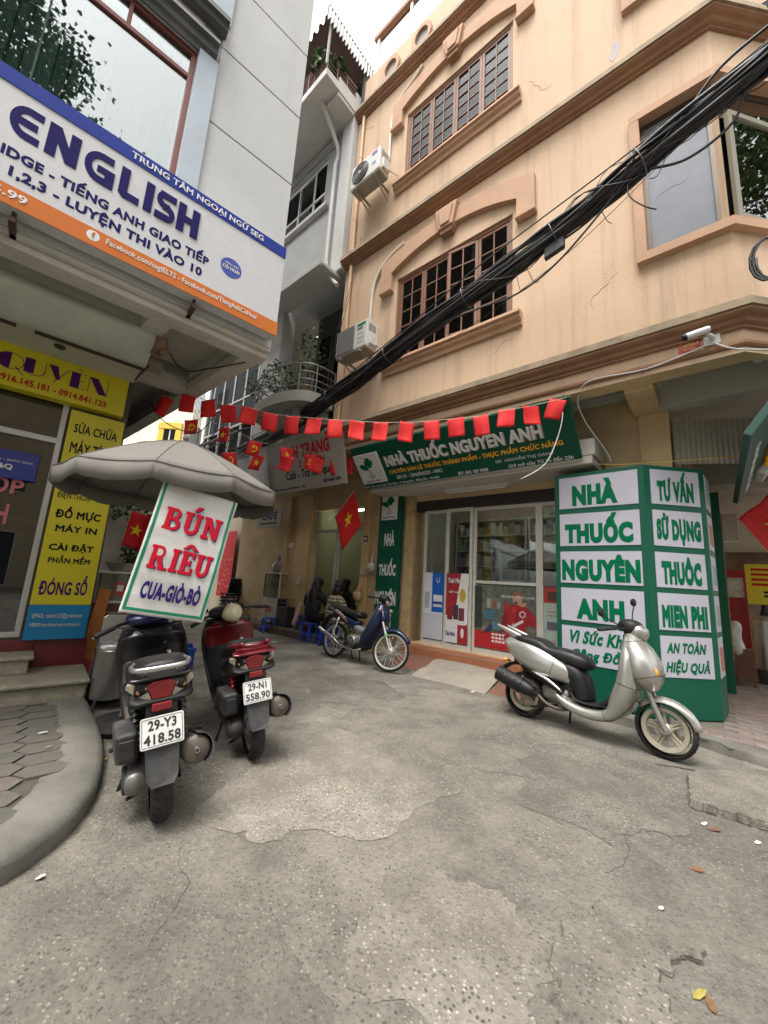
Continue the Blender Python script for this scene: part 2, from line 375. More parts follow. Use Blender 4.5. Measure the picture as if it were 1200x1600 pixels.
def ragged(cx, cy, rx, ry, n, seed, rot=0, rough=.14):
    r = random.Random(seed); out = []
    for i in range(n):
        a = 2 * pi * i / n; q = 1 + r.uniform(-rough, rough); x, y = rx * q * cos(a), ry * q * sin(a); out.append((cx + x * cos(rot) - y * sin(rot), cy + x * sin(rot) + y * cos(rot)))
    return out
def jag(pts, amp, lv, seed):
    r = random.Random(seed)
    for _ in range(lv):
        out = []
        for i, p in enumerate(pts):
            q = pts[(i + 1) % len(pts)]; l = sqrt((q[0] - p[0]) ** 2 + (q[1] - p[1]) ** 2); out.append(p)
            if l > .02: m_ = min(amp, l * .22); out.append(((p[0] + q[0]) / 2 + r.uniform(-m_, m_), (p[1] + q[1]) / 2 + r.uniform(-m_, m_)))
        pts = out
    return pts
def broken_slab(name, pts, h, label):
    pts = jag(pts, .03, 3, len(pts))
    b = MB(); n = len(pts); cx = sum(p[0] for p in pts) / n; cy = sum(p[1] for p in pts) / n
    top = [(cx + (x - cx) * .97, cy + (y - cy) * .97) for x, y in pts]
    b.add([(x, y, 0.001) for x, y in pts] + [(x, y, h) for x, y in top], [tuple(range(n, 2 * n))] + [(i, (i + 1) % n, (i + 1) % n + n, i + n) for i in range(n)])
    o = obj(name, b, roadm, kind='structure'); return o
broken_slab('road_patch', [(2.3, 3.06), (2.2, 2.93), (2.07, 2.76), (2.09, 2.71), (2.16, 2.69), (2.2, 2.62), (2.26, 2.62), (2.3, 2.55), (2.36, 2.53), (2.6, 2.33), (2.9, 2.2), (4, 2.5), (4, 3.2), (3.06, 3.27), (2.7, 3.24), (2.45, 3.2)], .045, '')
broken_slab('road_patch', [(.78, 1.74), (.9, 1.85), (1.0, 1.9), (1.12, 1.92), (1.22, 1.88), (1.29, 1.8), (1.28, 1.74), (1.31, 1.7), (1.26, 1.655), (1.18, 1.66), (1.12, 1.61), (1.06, 1.61), (1.03, 1.56), (1.02, 1.5), (.97, 1.4), (.8, 1.3), (.62, 1.5)], .018, '')

for tint, pts, z in ((1.17, [(-.95, 2.45), (-.6, 3.2), (-.3, 3.7), (.35, 3.45), (.62, 2.75), (.1, 2.25), (-.5, 2.15)], .003), (.8, [(.95, 2.75), (1.3, 2.3), (1.85, 2.45), (1.95, 3.0), (1.6, 3.4), (1.15, 3.3)], .0035), (.82, [(-1.1, 1.62), (-.5, 1.72), (-.05, 1.45), (-.25, 1.0), (-1.1, .9)], .003), (1.14, [(.1, 2.0), (.6, 1.95), (.75, 1.6), (.3, 1.25), (-.02, 1.5)], .0025), (.84, [(-.6, 4.4), (.2, 4.2), (.4, 4.9), (-.2, 5.6), (-.9, 5.4)], .003)):
    b = MB(); q_ = jag(pts, .09, 4, int(tint * 100)); b.add([(x, y, z) for x, y in q_], [tuple(range(len(q_)))]); obj('road_patch', b, ground_mat(tint), kind='structure')
r_ = random.Random(17)
for x, y, a, n in ((-.85, 2.15, -1.9, 16), (1.15, 2.1, .3, 14), (-.2, 3.6, .4, 16), (.75, 3.1, -.7, 12)):
    pts = [(x, y, .0)]
    for _ in range(n): a += r_.uniform(-.55, .55); pts.append((pts[-1][0] + .04 * cos(a), pts[-1][1] + .04 * sin(a), .0036))
    b = MB(); b.tube(pts, [.0003 + .0013 * abs(sin(i * 1.3)) * sin(pi * (i + .5) / (n + 1)) for i in range(n + 1)], 4); obj('road_crack_and_shade', b, mat('crack dirt and edge shade', (.035, .03, .024), .95), kind='structure')
edgeshadem = mat('crack dirt and edge shade', (.035, .03, .024), .95, var=.4, vs=30)  # one dark colour for dirty cracks and the painted slab-edge shade
def edge_shade(pts, w):  # dark strip painting the shadow along a broken slab's edge
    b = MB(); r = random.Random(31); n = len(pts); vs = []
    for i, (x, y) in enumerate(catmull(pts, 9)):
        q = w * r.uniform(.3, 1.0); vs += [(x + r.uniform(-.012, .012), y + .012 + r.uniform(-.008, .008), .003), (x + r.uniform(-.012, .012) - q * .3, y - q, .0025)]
    b.add(vs, [(2 * i, 2 * i + 1, 2 * i + 3, 2 * i + 2) for i in range(len(vs) // 2 - 1)]); obj('road_crack_and_shade', b, edgeshadem, kind='structure')
edge_shade([(2.07, 2.73), (2.16, 2.68), (2.26, 2.61), (2.36, 2.52), (2.6, 2.32), (2.9, 2.19), (3.4, 2.32)], .03)
if False: edge_shade([(1.02, 1.5), (1.03, 1.56), (1.06, 1.6), (1.12, 1.605), (1.18, 1.65), (1.26, 1.65), (1.31, 1.7)], .014)
edge_shade([(2.28, 3.35), (2.5, 3.3), (2.62, 3.24), (2.75, 3.24)], .016)
# left pavement with kerb
KP = [(-5, 2.16), (-1.2, 2.16), (-.35, 2.2), (.05, 2.29), (.27, 2.47), (.42, 2.75), (.5, 3.1), (.54, 3.6), (.53, 4.4), (.5, 5.4), (.5, 11)]
KPs = catmull(KP, 5)
b = MB(); r_ = random.Random(3); b.mould([(0, 0), (.004, .07), (-.012, .1), (-.04, .118), (-.12, .124), (-.215, .121), (-.24, .113), (-.28, .108), (-.28, .0)], KPs)
for i, v in enumerate(b.v):
    if v[2] > .01: b.v[i] = (v[0] + r_.uniform(-.004, .004), v[1] + r_.uniform(-.004, .004), v[2] + r_.uniform(-.005, .005))
obj('kerb', b, kerbm, fr='L', smooth=60, kind='structure')
b = MB(); inner = [(x, y) for x, y in KPs]; b.slab([(x - .1, y + .1) for x, y in inner[:45]] + [(.4, 5.6), (-5, 5.6)], 0, .104); pave = obj('pavement', b, pavem, fr='L', kind='structure')
hexm = []
for m_ in paverm:
    q = MB(); ow, ih, th = .128, .082, .018; pts = [(-ow, 0), (-ow * .55, -ih), (ow * .55, -ih), (ow, 0), (ow * .55, ih), (-ow * .55, ih)]
    q.slab(pts, -.02, 0); hexm.append(mesh_of('paver', q, m_))
cnt = 0
for j in range(0, 40):
    for i in range(-14, 12):
        x = -.0 + i * .211; y = 2.3 + j * .176 + (.088 if i % 2 else 0)
        lim = .28
        ok = y < 4.42 and x > -1.5 and x < .32
        if ok:
            dmin = min((x - px) ** 2 + (y - py) ** 2 for px, py in KPs); inside = y > 2.3 and (x < .3)
            ok = dmin > (lim + .0) ** 2 and inside and True
        if ok:
            o = place('paver', hexm[RND.randrange(4)], (x, y, .1185 + RND.uniform(-.003, .003)), pave, (RND.uniform(-.02, .02), RND.uniform(-.02, .02), RND.uniform(-.03, .03)), fr='L'); cnt += 1

# right pavement: low broken kerb, bricks
b = MB(); RK = catmull([(-1.7, 5.0), (-.62, 4.86), (-.25, 4.83), (.1, 4.72), (.45, 4.72), (1.1, 5.0), (2.2, 6.2), (3.2, 8.5), (3.6, 14)], 6); r_ = random.Random(5)
b.mould([(0, 0), (.0, .06), (-.02, .085), (-.1, .09), (-.2, .088), (-.2, 0)], RK)
for i, v in enumerate(b.v):
    if v[2] > .01: b.v[i] = (v[0] + r_.uniform(-.02, .02), v[1] + r_.uniform(-.025, .025), v[2] + r_.uniform(-.02, .008))
obj('kerb', b, kerbm, fr='P', smooth=40, kind='structure')
b = MB(); b.slab([(x, y + .12) for x, y in RK] + [(3.6, 16), (-.4, 16), (-.4, 5.8), (-1.7, 5.8)], 0, .078); pave2 = obj('pavement', b, mat('pavement mortar', (.14, .125, .1), .9, var=.3, vs=4, bump=.3), fr='P', kind='structure')
brm = []
for i, c in enumerate([(.21, .15, .12), (.2, .16, .14), (.24, .19, .16), (.18, .13, .11)]):
    q = MB(); q.box(-.098, .098, -.046, .046, -.02, 0); brm.append(mesh_of('brick', q, mat('pavement brick %d' % i, c, .85, var=.3, vs=9, bump=.3, grime=.5, gcol=(.2, .185, .15), gs=2)))
n_ = 0
for j in range(60):
    for i in range(24):
        y = 5.0 + j * .1; x = -.55 + i * .206 + (.103 if j % 2 else 0)
        lim = 4.98 if x < .5 else 4.98 + (x - .5) * 1.1
        if n_ < 300 and y > lim and x < 1.75 and not (x < -.25 and y > 5.2) and not (x < .05 and 5.2 < y < 8):
            place('brick', brm[RND.randrange(4)], (x, y, .083 + RND.uniform(-.002, .003)), pave2, (0, 0, RND.uniform(-.02, .02)), fr='P'); n_ += 1
# litter
def litter(name, label, x, y, pts, col, z=.003, th=.002, rough=.6):
    b = MB(); b.slab([(x + a, y + c) for a, c in pts], z, z + th)
    n = len(b.v); b.v = [(v[0], v[1], v[2] + .012 * (sin((v[0] - x) * 60) * .5 + .5)) for v in b.v]
    return obj(name, b, mat('litter ' + name + str(col), col, rough, var=.3, vs=40), label=label, cat=name.split('_')[-1], group=None)
SC = random.Random(77)
def scrap(s): n = 9; return [(s * SC.uniform(.5, 1.2) * cos(2 * pi * i / n), s * SC.uniform(.4, .9) * sin(2 * pi * i / n)) for i in range(n)]
leaf = [(-.045, 0), (-.02, .02), (.02, .022), (.05, .005), (.02, -.014), (-.02, -.016)]
def lf(s, a, l=leaf): return [((x * cos(a) - y * sin(a)) * s, (x * sin(a) + y * cos(a)) * s) for x, y in l]

litter('dry_leaf', 'yellow green dry leaf lying on the road by the broken patch', 1.15, 1.54, lf(.65, .2), (.36, .3, .07))
litter('dry_leaf', 'small rusty brown leaf beside the yellow leaf', 1.165, 1.51, lf(.6, 1.2), (.2, .1, .045))
litter('dry_leaf', 'reddish brown leaf alone on the pale concrete', 1.64, 2.15, lf(.6, 2.4), (.24, .1, .05))
litter('dry_leaf', 'brown curled leaf below the broken slab edge', 2.02, 2.5, lf(.8, 2.7), (.16, .08, .05))
litter('paper_scrap', 'white paper scrap on the road near the kerb', -1.33, 1.86, scrap(0.020), (.6, .59, .56))
litter('paper_scrap', 'white paper scrap on the road right of the broken slab', 2.17, 2.4, scrap(0.020), (.55, .54, .5))
litter('paper_scrap', 'tiny white scrap in the middle of the road', 1.28, 1.9, scrap(0.013), (.55, .54, .5))
litter('paper_scrap', 'crumpled pale scrap against the broken slab edge', 2.0, 2.55, scrap(0.022), (.6, .58, .53))
litter('plastic_scrap', 'yellow plastic scrap by the kerb behind the black scooter', -1.78, 2.86, scrap(0.033), (.7, .6, .03))
litter('paper_scrap', 'white leaf shaped paper scrap on the hexagonal pavers', -2.26, 2.92, lf(.7, 0), (.6, .62, .56), z=.124)
litter('dry_leaf', 'small yellow leaf on the hexagonal pavers', -2.05, 2.72, lf(.4, .4), (.5, .45, .08), z=.124)
litter('paper_scrap', 'white scrap on the road in front of the cafe stools', -2.0, 7.9, scrap(0.066), (.55, .54, .5))
litter('paper_scrap', 'white scrap on the road before the pharmacy step', 1.25, 5.15, scrap(0.038), (.55, .54, .5))
# ------------------------------------------------------------------ corner building with the pharmacy (frame P: x along the front to the right, y away from the street)
peach = mat('peach plaster', (.585, .415, .28), .85, var=.08, vs=1.6, bump=.25, bs=35, grime=.35, gcol=(.42, .31, .22), gs=.8, streak=.75, scol=(.25, .185, .13))
salmon = mat('salmon trim', (.47, .285, .18), .8, var=.12, vs=3, bump=.15, bs=40, grime=.3, gcol=(.25, .15, .09), gs=2)
brownc = mat('brown cornice', (.27, .14, .075), .75, var=.2, vs=3, bump=.15, bs=40, grime=.45, gcol=(.13, .085, .05), gs=2.5)
slabc = mat('weathered ledge', (.3, .235, .155), .9, var=.3, vs=6, bump=.3, bs=40, grime=.6, gcol=(.11, .1, .07), gs=4)
ochre = mat('old ochre wall', (.58, .43, .24), .85, var=.15, vs=2, bump=.2, bs=30, grime=.5, gcol=(.3, .21, .12), gs=1.5)
soffm = mat('grey soffit', (.5, .48, .43), .9, var=.12, vs=2, grime=.45, gcol=(.2, .18, .14), gs=2)
wood = mat('window wood', (.2, .092, .05), .55, var=.2, vs=8, grime=.3, gcol=(.16, .08, .045), gs=6)
wglass = glass('old window glass', (.4, .44, .44), .6, .015, .03)
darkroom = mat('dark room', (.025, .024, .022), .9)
curtain = mat('grey curtain', (.3, .3, .3), .9, var=.2, vs=9)
PB = thing('corner_building', 'peach plaster corner building with brown cornices and arched window hoods over the pharmacy', 'building', 'P', (-2.5, 5.69, 0))
FY = 4.65; CX0, CX1 = -5.45, .36; CD = (.686, .728); CN = (-.728, .686)
def chm(x, y, z):  # chamfered corner: x along it, y inwards
    return (CX1 + CD[0] * x + CN[0] * y, FY + CD[1] * x + CN[1] * y, z)
W2 = (-4.02, -1.89, 5.02, 6.68); W3_ = (-4.02, -1.89, 8.8, 10.4)
BAY = [(4.98, 7.0), (8.72, 10.6)]
holes = [W2, W3_] + [(-.33, CX1, z0 + .1, z1 - .09) for z0, z1 in BAY]
b = MB(); b.wall(CX0, CX1, 3.64, 12.0, FY, holes, .14)
for z0, z1 in BAY:
    pass
i0 = len(b.v); c2 = MB(); c2.wall(0, 3.0, 3.64, 12.0, 0, [(0, 1.9, z0 + .1, z1 - .09) for z0, z1 in BAY], .14); c2.map(chm); b.add(c2.v, c2.f)
# left flank and back so that the block is closed
b.add([(CX0, FY, 3.64), (CX0, FY + 8, 3.64), (CX0, FY + 8, 12.0), (CX0, FY, 12.0)], [(0, 1, 2, 3)])
e = chm(3.0, 0, 0); b.add([(e[0], e[1], 3.64), (e[0], e[1] + 8, 3.64), (e[0], e[1] + 8, 12.0), (e[0], e[1], 12.0)], [(3, 2, 1, 0)])
b.add([(CX0, FY, 12.0), (CX1, FY, 12.0), (e[0], e[1], 12.0), (e[0], e[1] + 8, 12.0), (CX0, FY + 8, 12.0)], [(0, 1, 2, 3, 4)])
obj('upper_wall', b, peach, PB, recalc=False)
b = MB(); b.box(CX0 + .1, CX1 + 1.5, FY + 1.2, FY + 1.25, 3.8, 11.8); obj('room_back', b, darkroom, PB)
b = MB()
for z in (7.8,): b.box(CX0 + .1, CX1 + 1.2, FY + .3, FY + 1.2, z, z + .1)
obj('room_floor', b, darkroom, PB)
# plaster bands: cornices on the front and round the corner
path = [(CX0 - .04, FY), (CX1, FY), chm(3.0, 0, 0)[:2]]
def cornice(z, parts=True, pale=True):
    b = MB(); b.mould([(0, z + .12), (.16, z + .085), (.17, z), (0.0, z)], path); obj('ledge', b, slabc, PB)
    b = MB(); b.mould([(0, z - .002), (.15, z - .002), (.15, z - .03), (.125, z - .05), (.09, z - .062), (.07, z - .1), (.035, z - .115), (.035, z - .14), (0, z - .14)], path); obj('cornice', b, brownc, PB)
cornice(4.02); cornice(7.75); cornice(11.55)
b = MB(); b.mould([(0, 3.755), (.03, 3.75), (.035, 3.72), (.02, 3.7), (0, 3.695)], path); obj('string_course', b, brownc, PB)
# parapet with oval niches and a glazed roof terrace behind
b = MB(); b.wall(CX0, -1.4, 11.56, 12.55, FY + .003, [], .2); b.box(CX0, -1.4, FY + .006, FY + .2, 11.56, 12.5); obj('parapet', b, peach, PB)
for cx in (-4.55, -3.75):
    b = MB(); b.prism(ring_pts(cx, 12.08, .3, .2, 0, 2 * pi, 28, .8), FY - .06, FY + .02); nn = len(b.v); obj('oval_niche', b, salmon, PB)
    b = MB(); b.prism(circle(cx, 12.08, .2, 24, .8), FY - .004, FY + .01); obj('niche_back', b, mat('grey vent', (.3, .29, .27), .7, var=.2, vs=40), PB)
tg = glass('terrace glass', (.5, .62, .62), .9, .02, .25)
for k in range(3):
    b = MB(); b.box(-5.35 + k * 1.0, -4.4 + k * 1.0, FY + .35, FY + .36, 12.5, 14.3); obj('terrace_pane', b, tg, PB)
for k in range(4):
    b = MB(); b.box(-5.42 + k * 1.0, -5.36 + k * 1.0, FY + .32, FY + .38, 12.5, 14.35); obj('terrace_mullion', b, mat('white upvc', (.75, .75, .74), .4, grime=.2, gcol=(.4, .39, .36)), PB)
b = MB(); b.box(-5.5, -2.3, FY + .28, FY + .42, 14.35, 14.45); obj('terrace_head', b, brownc, PB)

# shuttered windows with hoods
def muntin_window(x0, x1, z0, z1, rows, opened):
    b = MB(); f = .055; y = FY + .03
    b.box(x0, x1, y, y + .08, z0, z0 + f); b.box(x0, x1, y, y + .08, z1 - f, z1); b.box(x0, x0 + f, y + .001, y + .081, z0 + f, z1 - f); b.box(x1 - f, x1, y + .001, y + .081, z0 + f, z1 - f)
    win = obj('window', b, wood, PB, bevel=.005)
    n = 4; w = (x1 - x0 - 2 * f) / n; pw = None
    for k in range(n):
        a = x0 + f + k * w; s_ = .048; q = .018; yy = y + .012
        b = MB(); ix0, ix1, iz0, iz1 = a + s_, a + w - s_, z0 + f + s_, z1 - f - s_
        b.box(a + .003, ix0, yy, yy + .045, z0 + f + .002, z1 - f - .002); b.box(ix1, a + w - .003, yy, yy + .045, z0 + f + .002, z1 - f - .002)
        b.box(ix0, ix1, yy, yy + .045, z0 + f + .002, iz0); b.box(ix0, ix1, yy, yy + .045, iz1, z1 - f - .002)
        cx = (ix0 + ix1) / 2; b.box(cx - q / 2, cx + q / 2, yy + .004, yy + .04, iz0, iz1)
        ph = (iz1 - iz0) / rows
        for r in range(1, rows): b.box(ix0, cx - q / 2, yy + .006, yy + .038, iz0 + r * ph - q / 2, iz0 + r * ph + q / 2); b.box(cx + q / 2, ix1, yy + .006, yy + .038, iz0 + r * ph - q / 2, iz0 + r * ph + q / 2)
        open_ = opened.get(k, 0)
        if open_:
            ca, sa = cos(open_), sin(open_); hx, hy = a + w - .003, yy; b.map(lambda x, yv, z: (hx + (x - hx) * ca - (yv - hy) * sa, hy + (x - hx) * sa + (yv - hy) * ca, z))
        obj('casement', b, wood, win, bevel=.003)
        g = MB(); g.box(0, (ix1 - ix0) / 2 - q / 2, 0, .003, 0, ph - q)
        if pw is None: pw = mesh_of('pane', g, wglass)
        for r in range(rows):
            for c in range(2):
                px, py, rz = (ix0 if c == 0 else cx + q / 2), yy + .02, 0
                if open_: px, py, rz = hx + (px - hx) * cos(open_) - (py - hy) * sin(open_), hy + (px - hx) * sin(open_) + (py - hy) * cos(open_), open_
                place('pane', pw, (px, py, iz0 + r * ph + q / 2), win, (RND.uniform(-.012, .012), 0, rz + RND.uniform(-.012, .012)))
    return win
muntin_window(*W3_, 6, {}); muntin_window(*W2, 5, {2: .12})
b = MB(); b.box(-2.5, -1.95, FY + .14, FY + .16, 8.9, 10.3); obj('curtain', b, mat('white drape', (.6, .6, .58), .8, var=.2, vs=12), PB)
def hood(x0, x1, z):  # z = top of the opening
    cx = (x0 + x1) / 2; hw = (x1 - x0) / 2 + .09; rise = .27; R = (hw * hw + rise * rise) / (2 * rise); zc = z + .12 + rise - R; a = math.asin(hw / R)
    o = []; th = .27
    n = 18
    inner = [(cx + R * sin(-a + 2 * a * i / n), zc + R * cos(-a + 2 * a * i / n)) for i in range(n + 1)]
    outer = [(cx + (hw + .25) * (-1 + 2 * i / n), zc + R * cos(-a + 2 * a * i / n) + th + (.0)) for i in range(n, -1, -1)]
    zf = z - .16
    pts = [(x0 - .34, zf), (x0 - .085, zf), (x0 - .085, inner[0][1])] + inner + [(x1 + .085, inner[-1][1]), (x1 + .085, zf), (x1 + .34, zf)] + outer
    b = MB(); b.prism(pts, FY - .085, FY + .002); h = obj('window_hood', b, salmon, PB, bevel=.012)
    for s_ in (-1, 1):
        xa = x0 - .355 if s_ < 0 else x1 + .07
        b = MB(); b.box(xa, xa + .285, FY - .11, FY - .0, zf - .075, zf - .003); obj('hood_foot', b, salmon, h, bevel=.01)
    kz = z + .33
    b = MB(); b.prism([(cx - .13, kz), (cx + .13, kz), (cx + .21, kz + .4), (cx - .21, kz + .4)], FY - .15, FY); k = obj('keystone', b, salmon, h, bevel=.012)
    b = MB(); b.prism([(cx - .08, kz + .04), (cx + .08, kz + .04), (cx + .14, kz + .35), (cx - .14, kz + .35)], FY - .175, FY - .14); obj('keystone_face', b, brownc if False else salmon, h, bevel=.01)
    b = MB(); b.prism([(cx - .1, kz - .09), (cx + .1, kz - .09), (cx + .125, kz - .002), (cx - .125, kz - .002)], FY - .12, FY); obj('keystone_foot', b, brownc, h, bevel=.01)
    b = MB()
    sp = [(-.2, z - 1.66)]
def sill(x0, x1, z):
    b = MB(); b.mould([(0, z), (.13, z - .005), (.135, z - .05), (.1, z - .06), (.095, z - .11), (.05, z - .14), (.04, z - .2), (0, z - .2)], [(x0, FY), (x1, FY)]); obj('window_sill', b, salmon, PB)
hood(-4.02, -1.89, 6.68); hood(-4.02, -1.89, 10.4); sill(-4.21, -1.75, 5.0); sill(-4.21, -1.75, 8.79)
# corner bay windows
bronze = mat('bronze aluminium', (.1, .08, .06), .45, .5, var=.15)
frost = mat('frosted film', (.19, .205, .23), .5, spec=.2, var=.12, vs=2.5, grime=.3, gcol=(.15, .16, .17), gs=2)
bayglass = glass('bay glass', (.14, .15, .17), .9, .008, .45)
for z0, z1 in BAY:
    t_ = .1; pth = [(-.43, FY), (CX1, FY), chm(2.02, 0, 0)[:2]]
    b = MB(); b.mould([(0, z1), (.075, z1), (.075, z1 - t_), (-.1, z1 - t_), (-.1, z1)], pth); tr = obj('bay_trim', b, salmon, PB)
    b = MB(); b.mould([(0, z0 + t_), (.075, z0 + t_), (.075, z0), (0, z0 - .01), (-.1, z0), (-.1, z0 + t_)], pth); obj('bay_trim', b, salmon, PB)
    b = MB(); b.box(-.43, -.33, FY - .073, FY + .1, z0 + t_, z1 - t_); obj('bay_trim', b, salmon, PB)
    zz0, zz1 = z0 + t_, z1 - t_; zt = zz1 - .42
    wb = MB(); wb.box(-.33, CX1 - .03, FY + .05, FY + .1, zz0, zz0 + .045); wb.box(-.33, CX1 - .03, FY + .05, FY + .1, zz1 - .045, zz1); wb.box(-.33, CX1 - .03, FY + .05, FY + .1, zt, zt + .05); wb.box(-.33, -.285, FY + .049, FY + .099, zz0 + .045, zz1 - .045); wb.box(CX1 - .09, CX1 - .03, FY + .049, FY + .099, zz0 + .045, zz1 - .045)
    bw = obj('bay_window', wb, bronze, PB)
    g = MB(); g.box(-.285, CX1 - .09, FY + .07, FY + .075, zz0 + .045, zt); obj('pane', g, frost, bw)
    g = MB(); g.box(-.285, CX1 - .09, FY + .07, FY + .075, zt + .05, zz1 - .045); obj('pane', g, frost, bw)
    wb = MB(); wb.box(.02, 1.9, .05, .1, zz0, zz0 + .045); wb.box(.02, 1.9, .05, .1, zz1 - .045, zz1); wb.box(.02, 1.9, .05, .1, zt, zt + .05)
    for xx in (.02, .93, 1.85): wb.box(xx, xx + .05, .049, .099, zz0 + .045, zz1 - .045)
    wb.map(chm); bw2 = obj('bay_window', wb, bronze, PB)
    for xa, xb in ((.07, .93), (.98, 1.85)):
        g = MB(); g.box(xa, xb, .07, .075, zt + .05, zz1 - .045); g.map(chm); obj('pane', g, bayglass, bw2)
    g = MB(); g.box(.98, 1.85, .07, .075, zz0 + .045, zt); g.map(chm); obj('pane', g, bayglass, bw2)
    # a casement standing a little open
    op = radians(5)
    def opn(x, y, z):
        dx = x - .93; return chm(.93 + dx * cos(op) - y * sin(op) * 0 + 0, .06 + dx * sin(op) + y, z)
    g = MB(); g.box(.07, .93, -.02, .025, zz0 + .05, zz0 + .11); g.box(.07, .93, -.02, .025, zt - .06, zt); g.box(.07, .13, -.019, .024, zz0 + .11, zt - .06); g.box(.87, .93, -.019, .024, zz0 + .11, zt - .06); g.map(opn); cs = obj('casement', g, mat('grey aluminium', (.3, .28, .22), .45, .4), bw2)
    g = MB(); g.box(.13, .87, 0, .004, zz0 + .11, zt - .06); g.map(opn); obj('pane', g, bayglass, bw2)
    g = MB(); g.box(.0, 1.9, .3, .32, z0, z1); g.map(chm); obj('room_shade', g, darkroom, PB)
# peeled plaster
b = MB(); b.prism([(-.56, 8.12), (-.5, 8.2), (-.47, 8.32), (-.49, 8.42), (-.545, 8.4), (-.57, 8.28), (-.6, 8.2)], FY - .003, FY + .001); obj('peeled_plaster', b, mat('bare render', (.42, .4, .4), .9, var=.2), PB)
# hairline cracks in the plaster
r_ = random.Random(44)
for x, z, n in ((-5.0, 4.9, 14), (-.9, 4.6, 12), (-1.3, 8.5, 12), (-4.9, 10.9, 10), (.1, 5.9, 9), (-2.2, 4.5, 8)):
    pts = [(x, FY - .0005, z)]; a = r_.uniform(0, 6)
    for _ in range(n): a += r_.uniform(-.7, .7); pts.append((pts[-1][0] + .05 * cos(a), FY - .0005, pts[-1][2] + .05 * sin(a)))
    b = MB(); b.tube(pts, [.0008 + .0022 * sin(pi * i / n) for i in range(n + 1)], 4); obj('plaster_crack', b, mat('crack brown', (.16, .11, .07), .9), PB)
# drain pipes
pipem = mat('peach pipe', (.62, .42, .25), .6, var=.1)
for x, z0, z1 in ((-5.25, 3.78, 7.6), (-5.25, 7.9, 11.4)):
    b = MB(); b.tube([(x, FY - .05, z0), (x, FY - .05, z1)], .035, 10)
    for z in (z0 + .8, z0 + 2.4): b.lathe([(.036, -.03), (.042, -.03), (.042, .03), (.036, .03)], 10, (x, FY - .05, z))
    obj('drain_pipe', b, pipem, PB, smooth=50)
for pts in ([(-4.62, FY - .03, 5.9), (-4.6, FY - .03, 6.7), (-4.45, FY - .03, 7.05), (-4.2, FY - .03, 7.25), (-3.9, FY - .03, 7.36)], [(-4.42, FY - .03, 9.6), (-4.4, FY - .03, 10.6), (-4.2, FY - .03, 10.95), (-3.95, FY - .03, 11.1), (-3.7, FY - .03, 11.3)]):
    b = MB(); b.tube(catmull(pts, 6), .028, 8); obj('cable_conduit', b, mat('white conduit', (.7, .66, .58), .6, grime=.4, gcol=(.35, .3, .2), gs=5), PB, smooth=60)

# soffit, beams and the ground floor
b = MB(); b.add([(-5.45, FY, 3.64), (-5.45, FY + .22, 3.64), (CX1 + .1, FY + .22, 3.64), (CX1, FY, 3.64)], [(0, 1, 2, 3)])
p1, p2 = chm(0, 0, 3.64), chm(3, 0, 3.64); p3, p4 = chm(3, .22, 3.64), (CX1 + .1, FY + .22, 3.64)
b.add([p1, p4, p3, p2], [(0, 1, 2, 3)])
b.add([(-5.45, FY + .22, 3.64), (CX1 + .1, FY + .22, 3.64), (CX1 + .1, FY + .22, 3.95), (-5.45, FY + .22, 3.95)], [(3, 2, 1, 0)])
b.add([p4, p3, (p3[0], p3[1], 3.95), (p4[0], p4[1], 3.95)], [(3, 2, 1, 0)])
obj('edge_beam', b, ochre, PB, recalc=False)
b = MB(); b.add([(-5.45, FY, 3.95), (-5.45, 14, 3.95), (4, 14, 3.95), (4, 6.5, 3.95), (CX1, FY, 3.95)], [(0, 1, 2, 3, 4)]); obj('soffit', b, soffm, PB)
for x0, x1 in ((-.66, -.38), (-2.6, -2.3), (-4.6, -4.3)):
    b = MB(); b.box(x0, x1, FY + .22, 5.7, 3.59, 3.95); obj('cross_beam', b, ochre, PB, bevel=.008)
for x0, x1 in ((-2.3, -.66), (-.38, 1.3)):
    b = MB(); b.mould([(0, 3.95), (0, 3.86), (-.03, 3.86), (-.05, 3.9), (-.08, 3.9), (-.1, 3.93), (-.1, 3.95)], [(x1, FY + .24), (x0, FY + .24), (x0, 5.66), (x1, 5.66), (x1, FY + .24)][::-1]); obj('coffer_moulding', b, soffm, PB)
b = MB(); b.box(-.38, 1.6, 5.52, 5.7, 3.6, 3.95); obj('wall_beam', b, soffm, PB)
GY = 5.69; DX0, DX1 = -4.12, -1.45
b = MB(); b.wall(-5.14, -.3, 0, 3.95, GY, [(DX0, DX1, .3, 2.78)], .3); b.add([(-.3, GY, 0), (-.3, 14, 0), (-.3, 14, 3.95), (-.3, GY, 3.95)], [(0, 1, 2, 3)]); b.add([(-5.14, GY, 0), (-5.14, 9, 0), (-5.14, 9, 3.95), (-5.14, GY, 3.95)], [(3, 2, 1, 0)])
obj('ground_wall', b, ochre, PB, recalc=False)
b = MB(); b.box(-.62, -.3, GY - .06, GY + .3, 0, 3.6); obj('pier', b, ochre, PB, bevel=.01)
b = MB(); b.box(-5.14, -4.93, GY - .07, GY + .2, 0, 3.5); b.box(-4.3, -4.12, GY - .07, GY + .25, 0, 3.0); obj('door_pier', b, mat('peeling cream', (.46, .33, .17), .85, var=.25, vs=9, bump=.3, bs=25, grime=.5, gcol=(.22, .13, .06), gs=5), PB, bevel=.01)
b = MB(); b.box(DX0, DX1, GY + .02, GY + .2, 2.6, 2.78); obj('shutter_box', b, mat('dark brown steel', (.03, .022, .018), .6), PB)
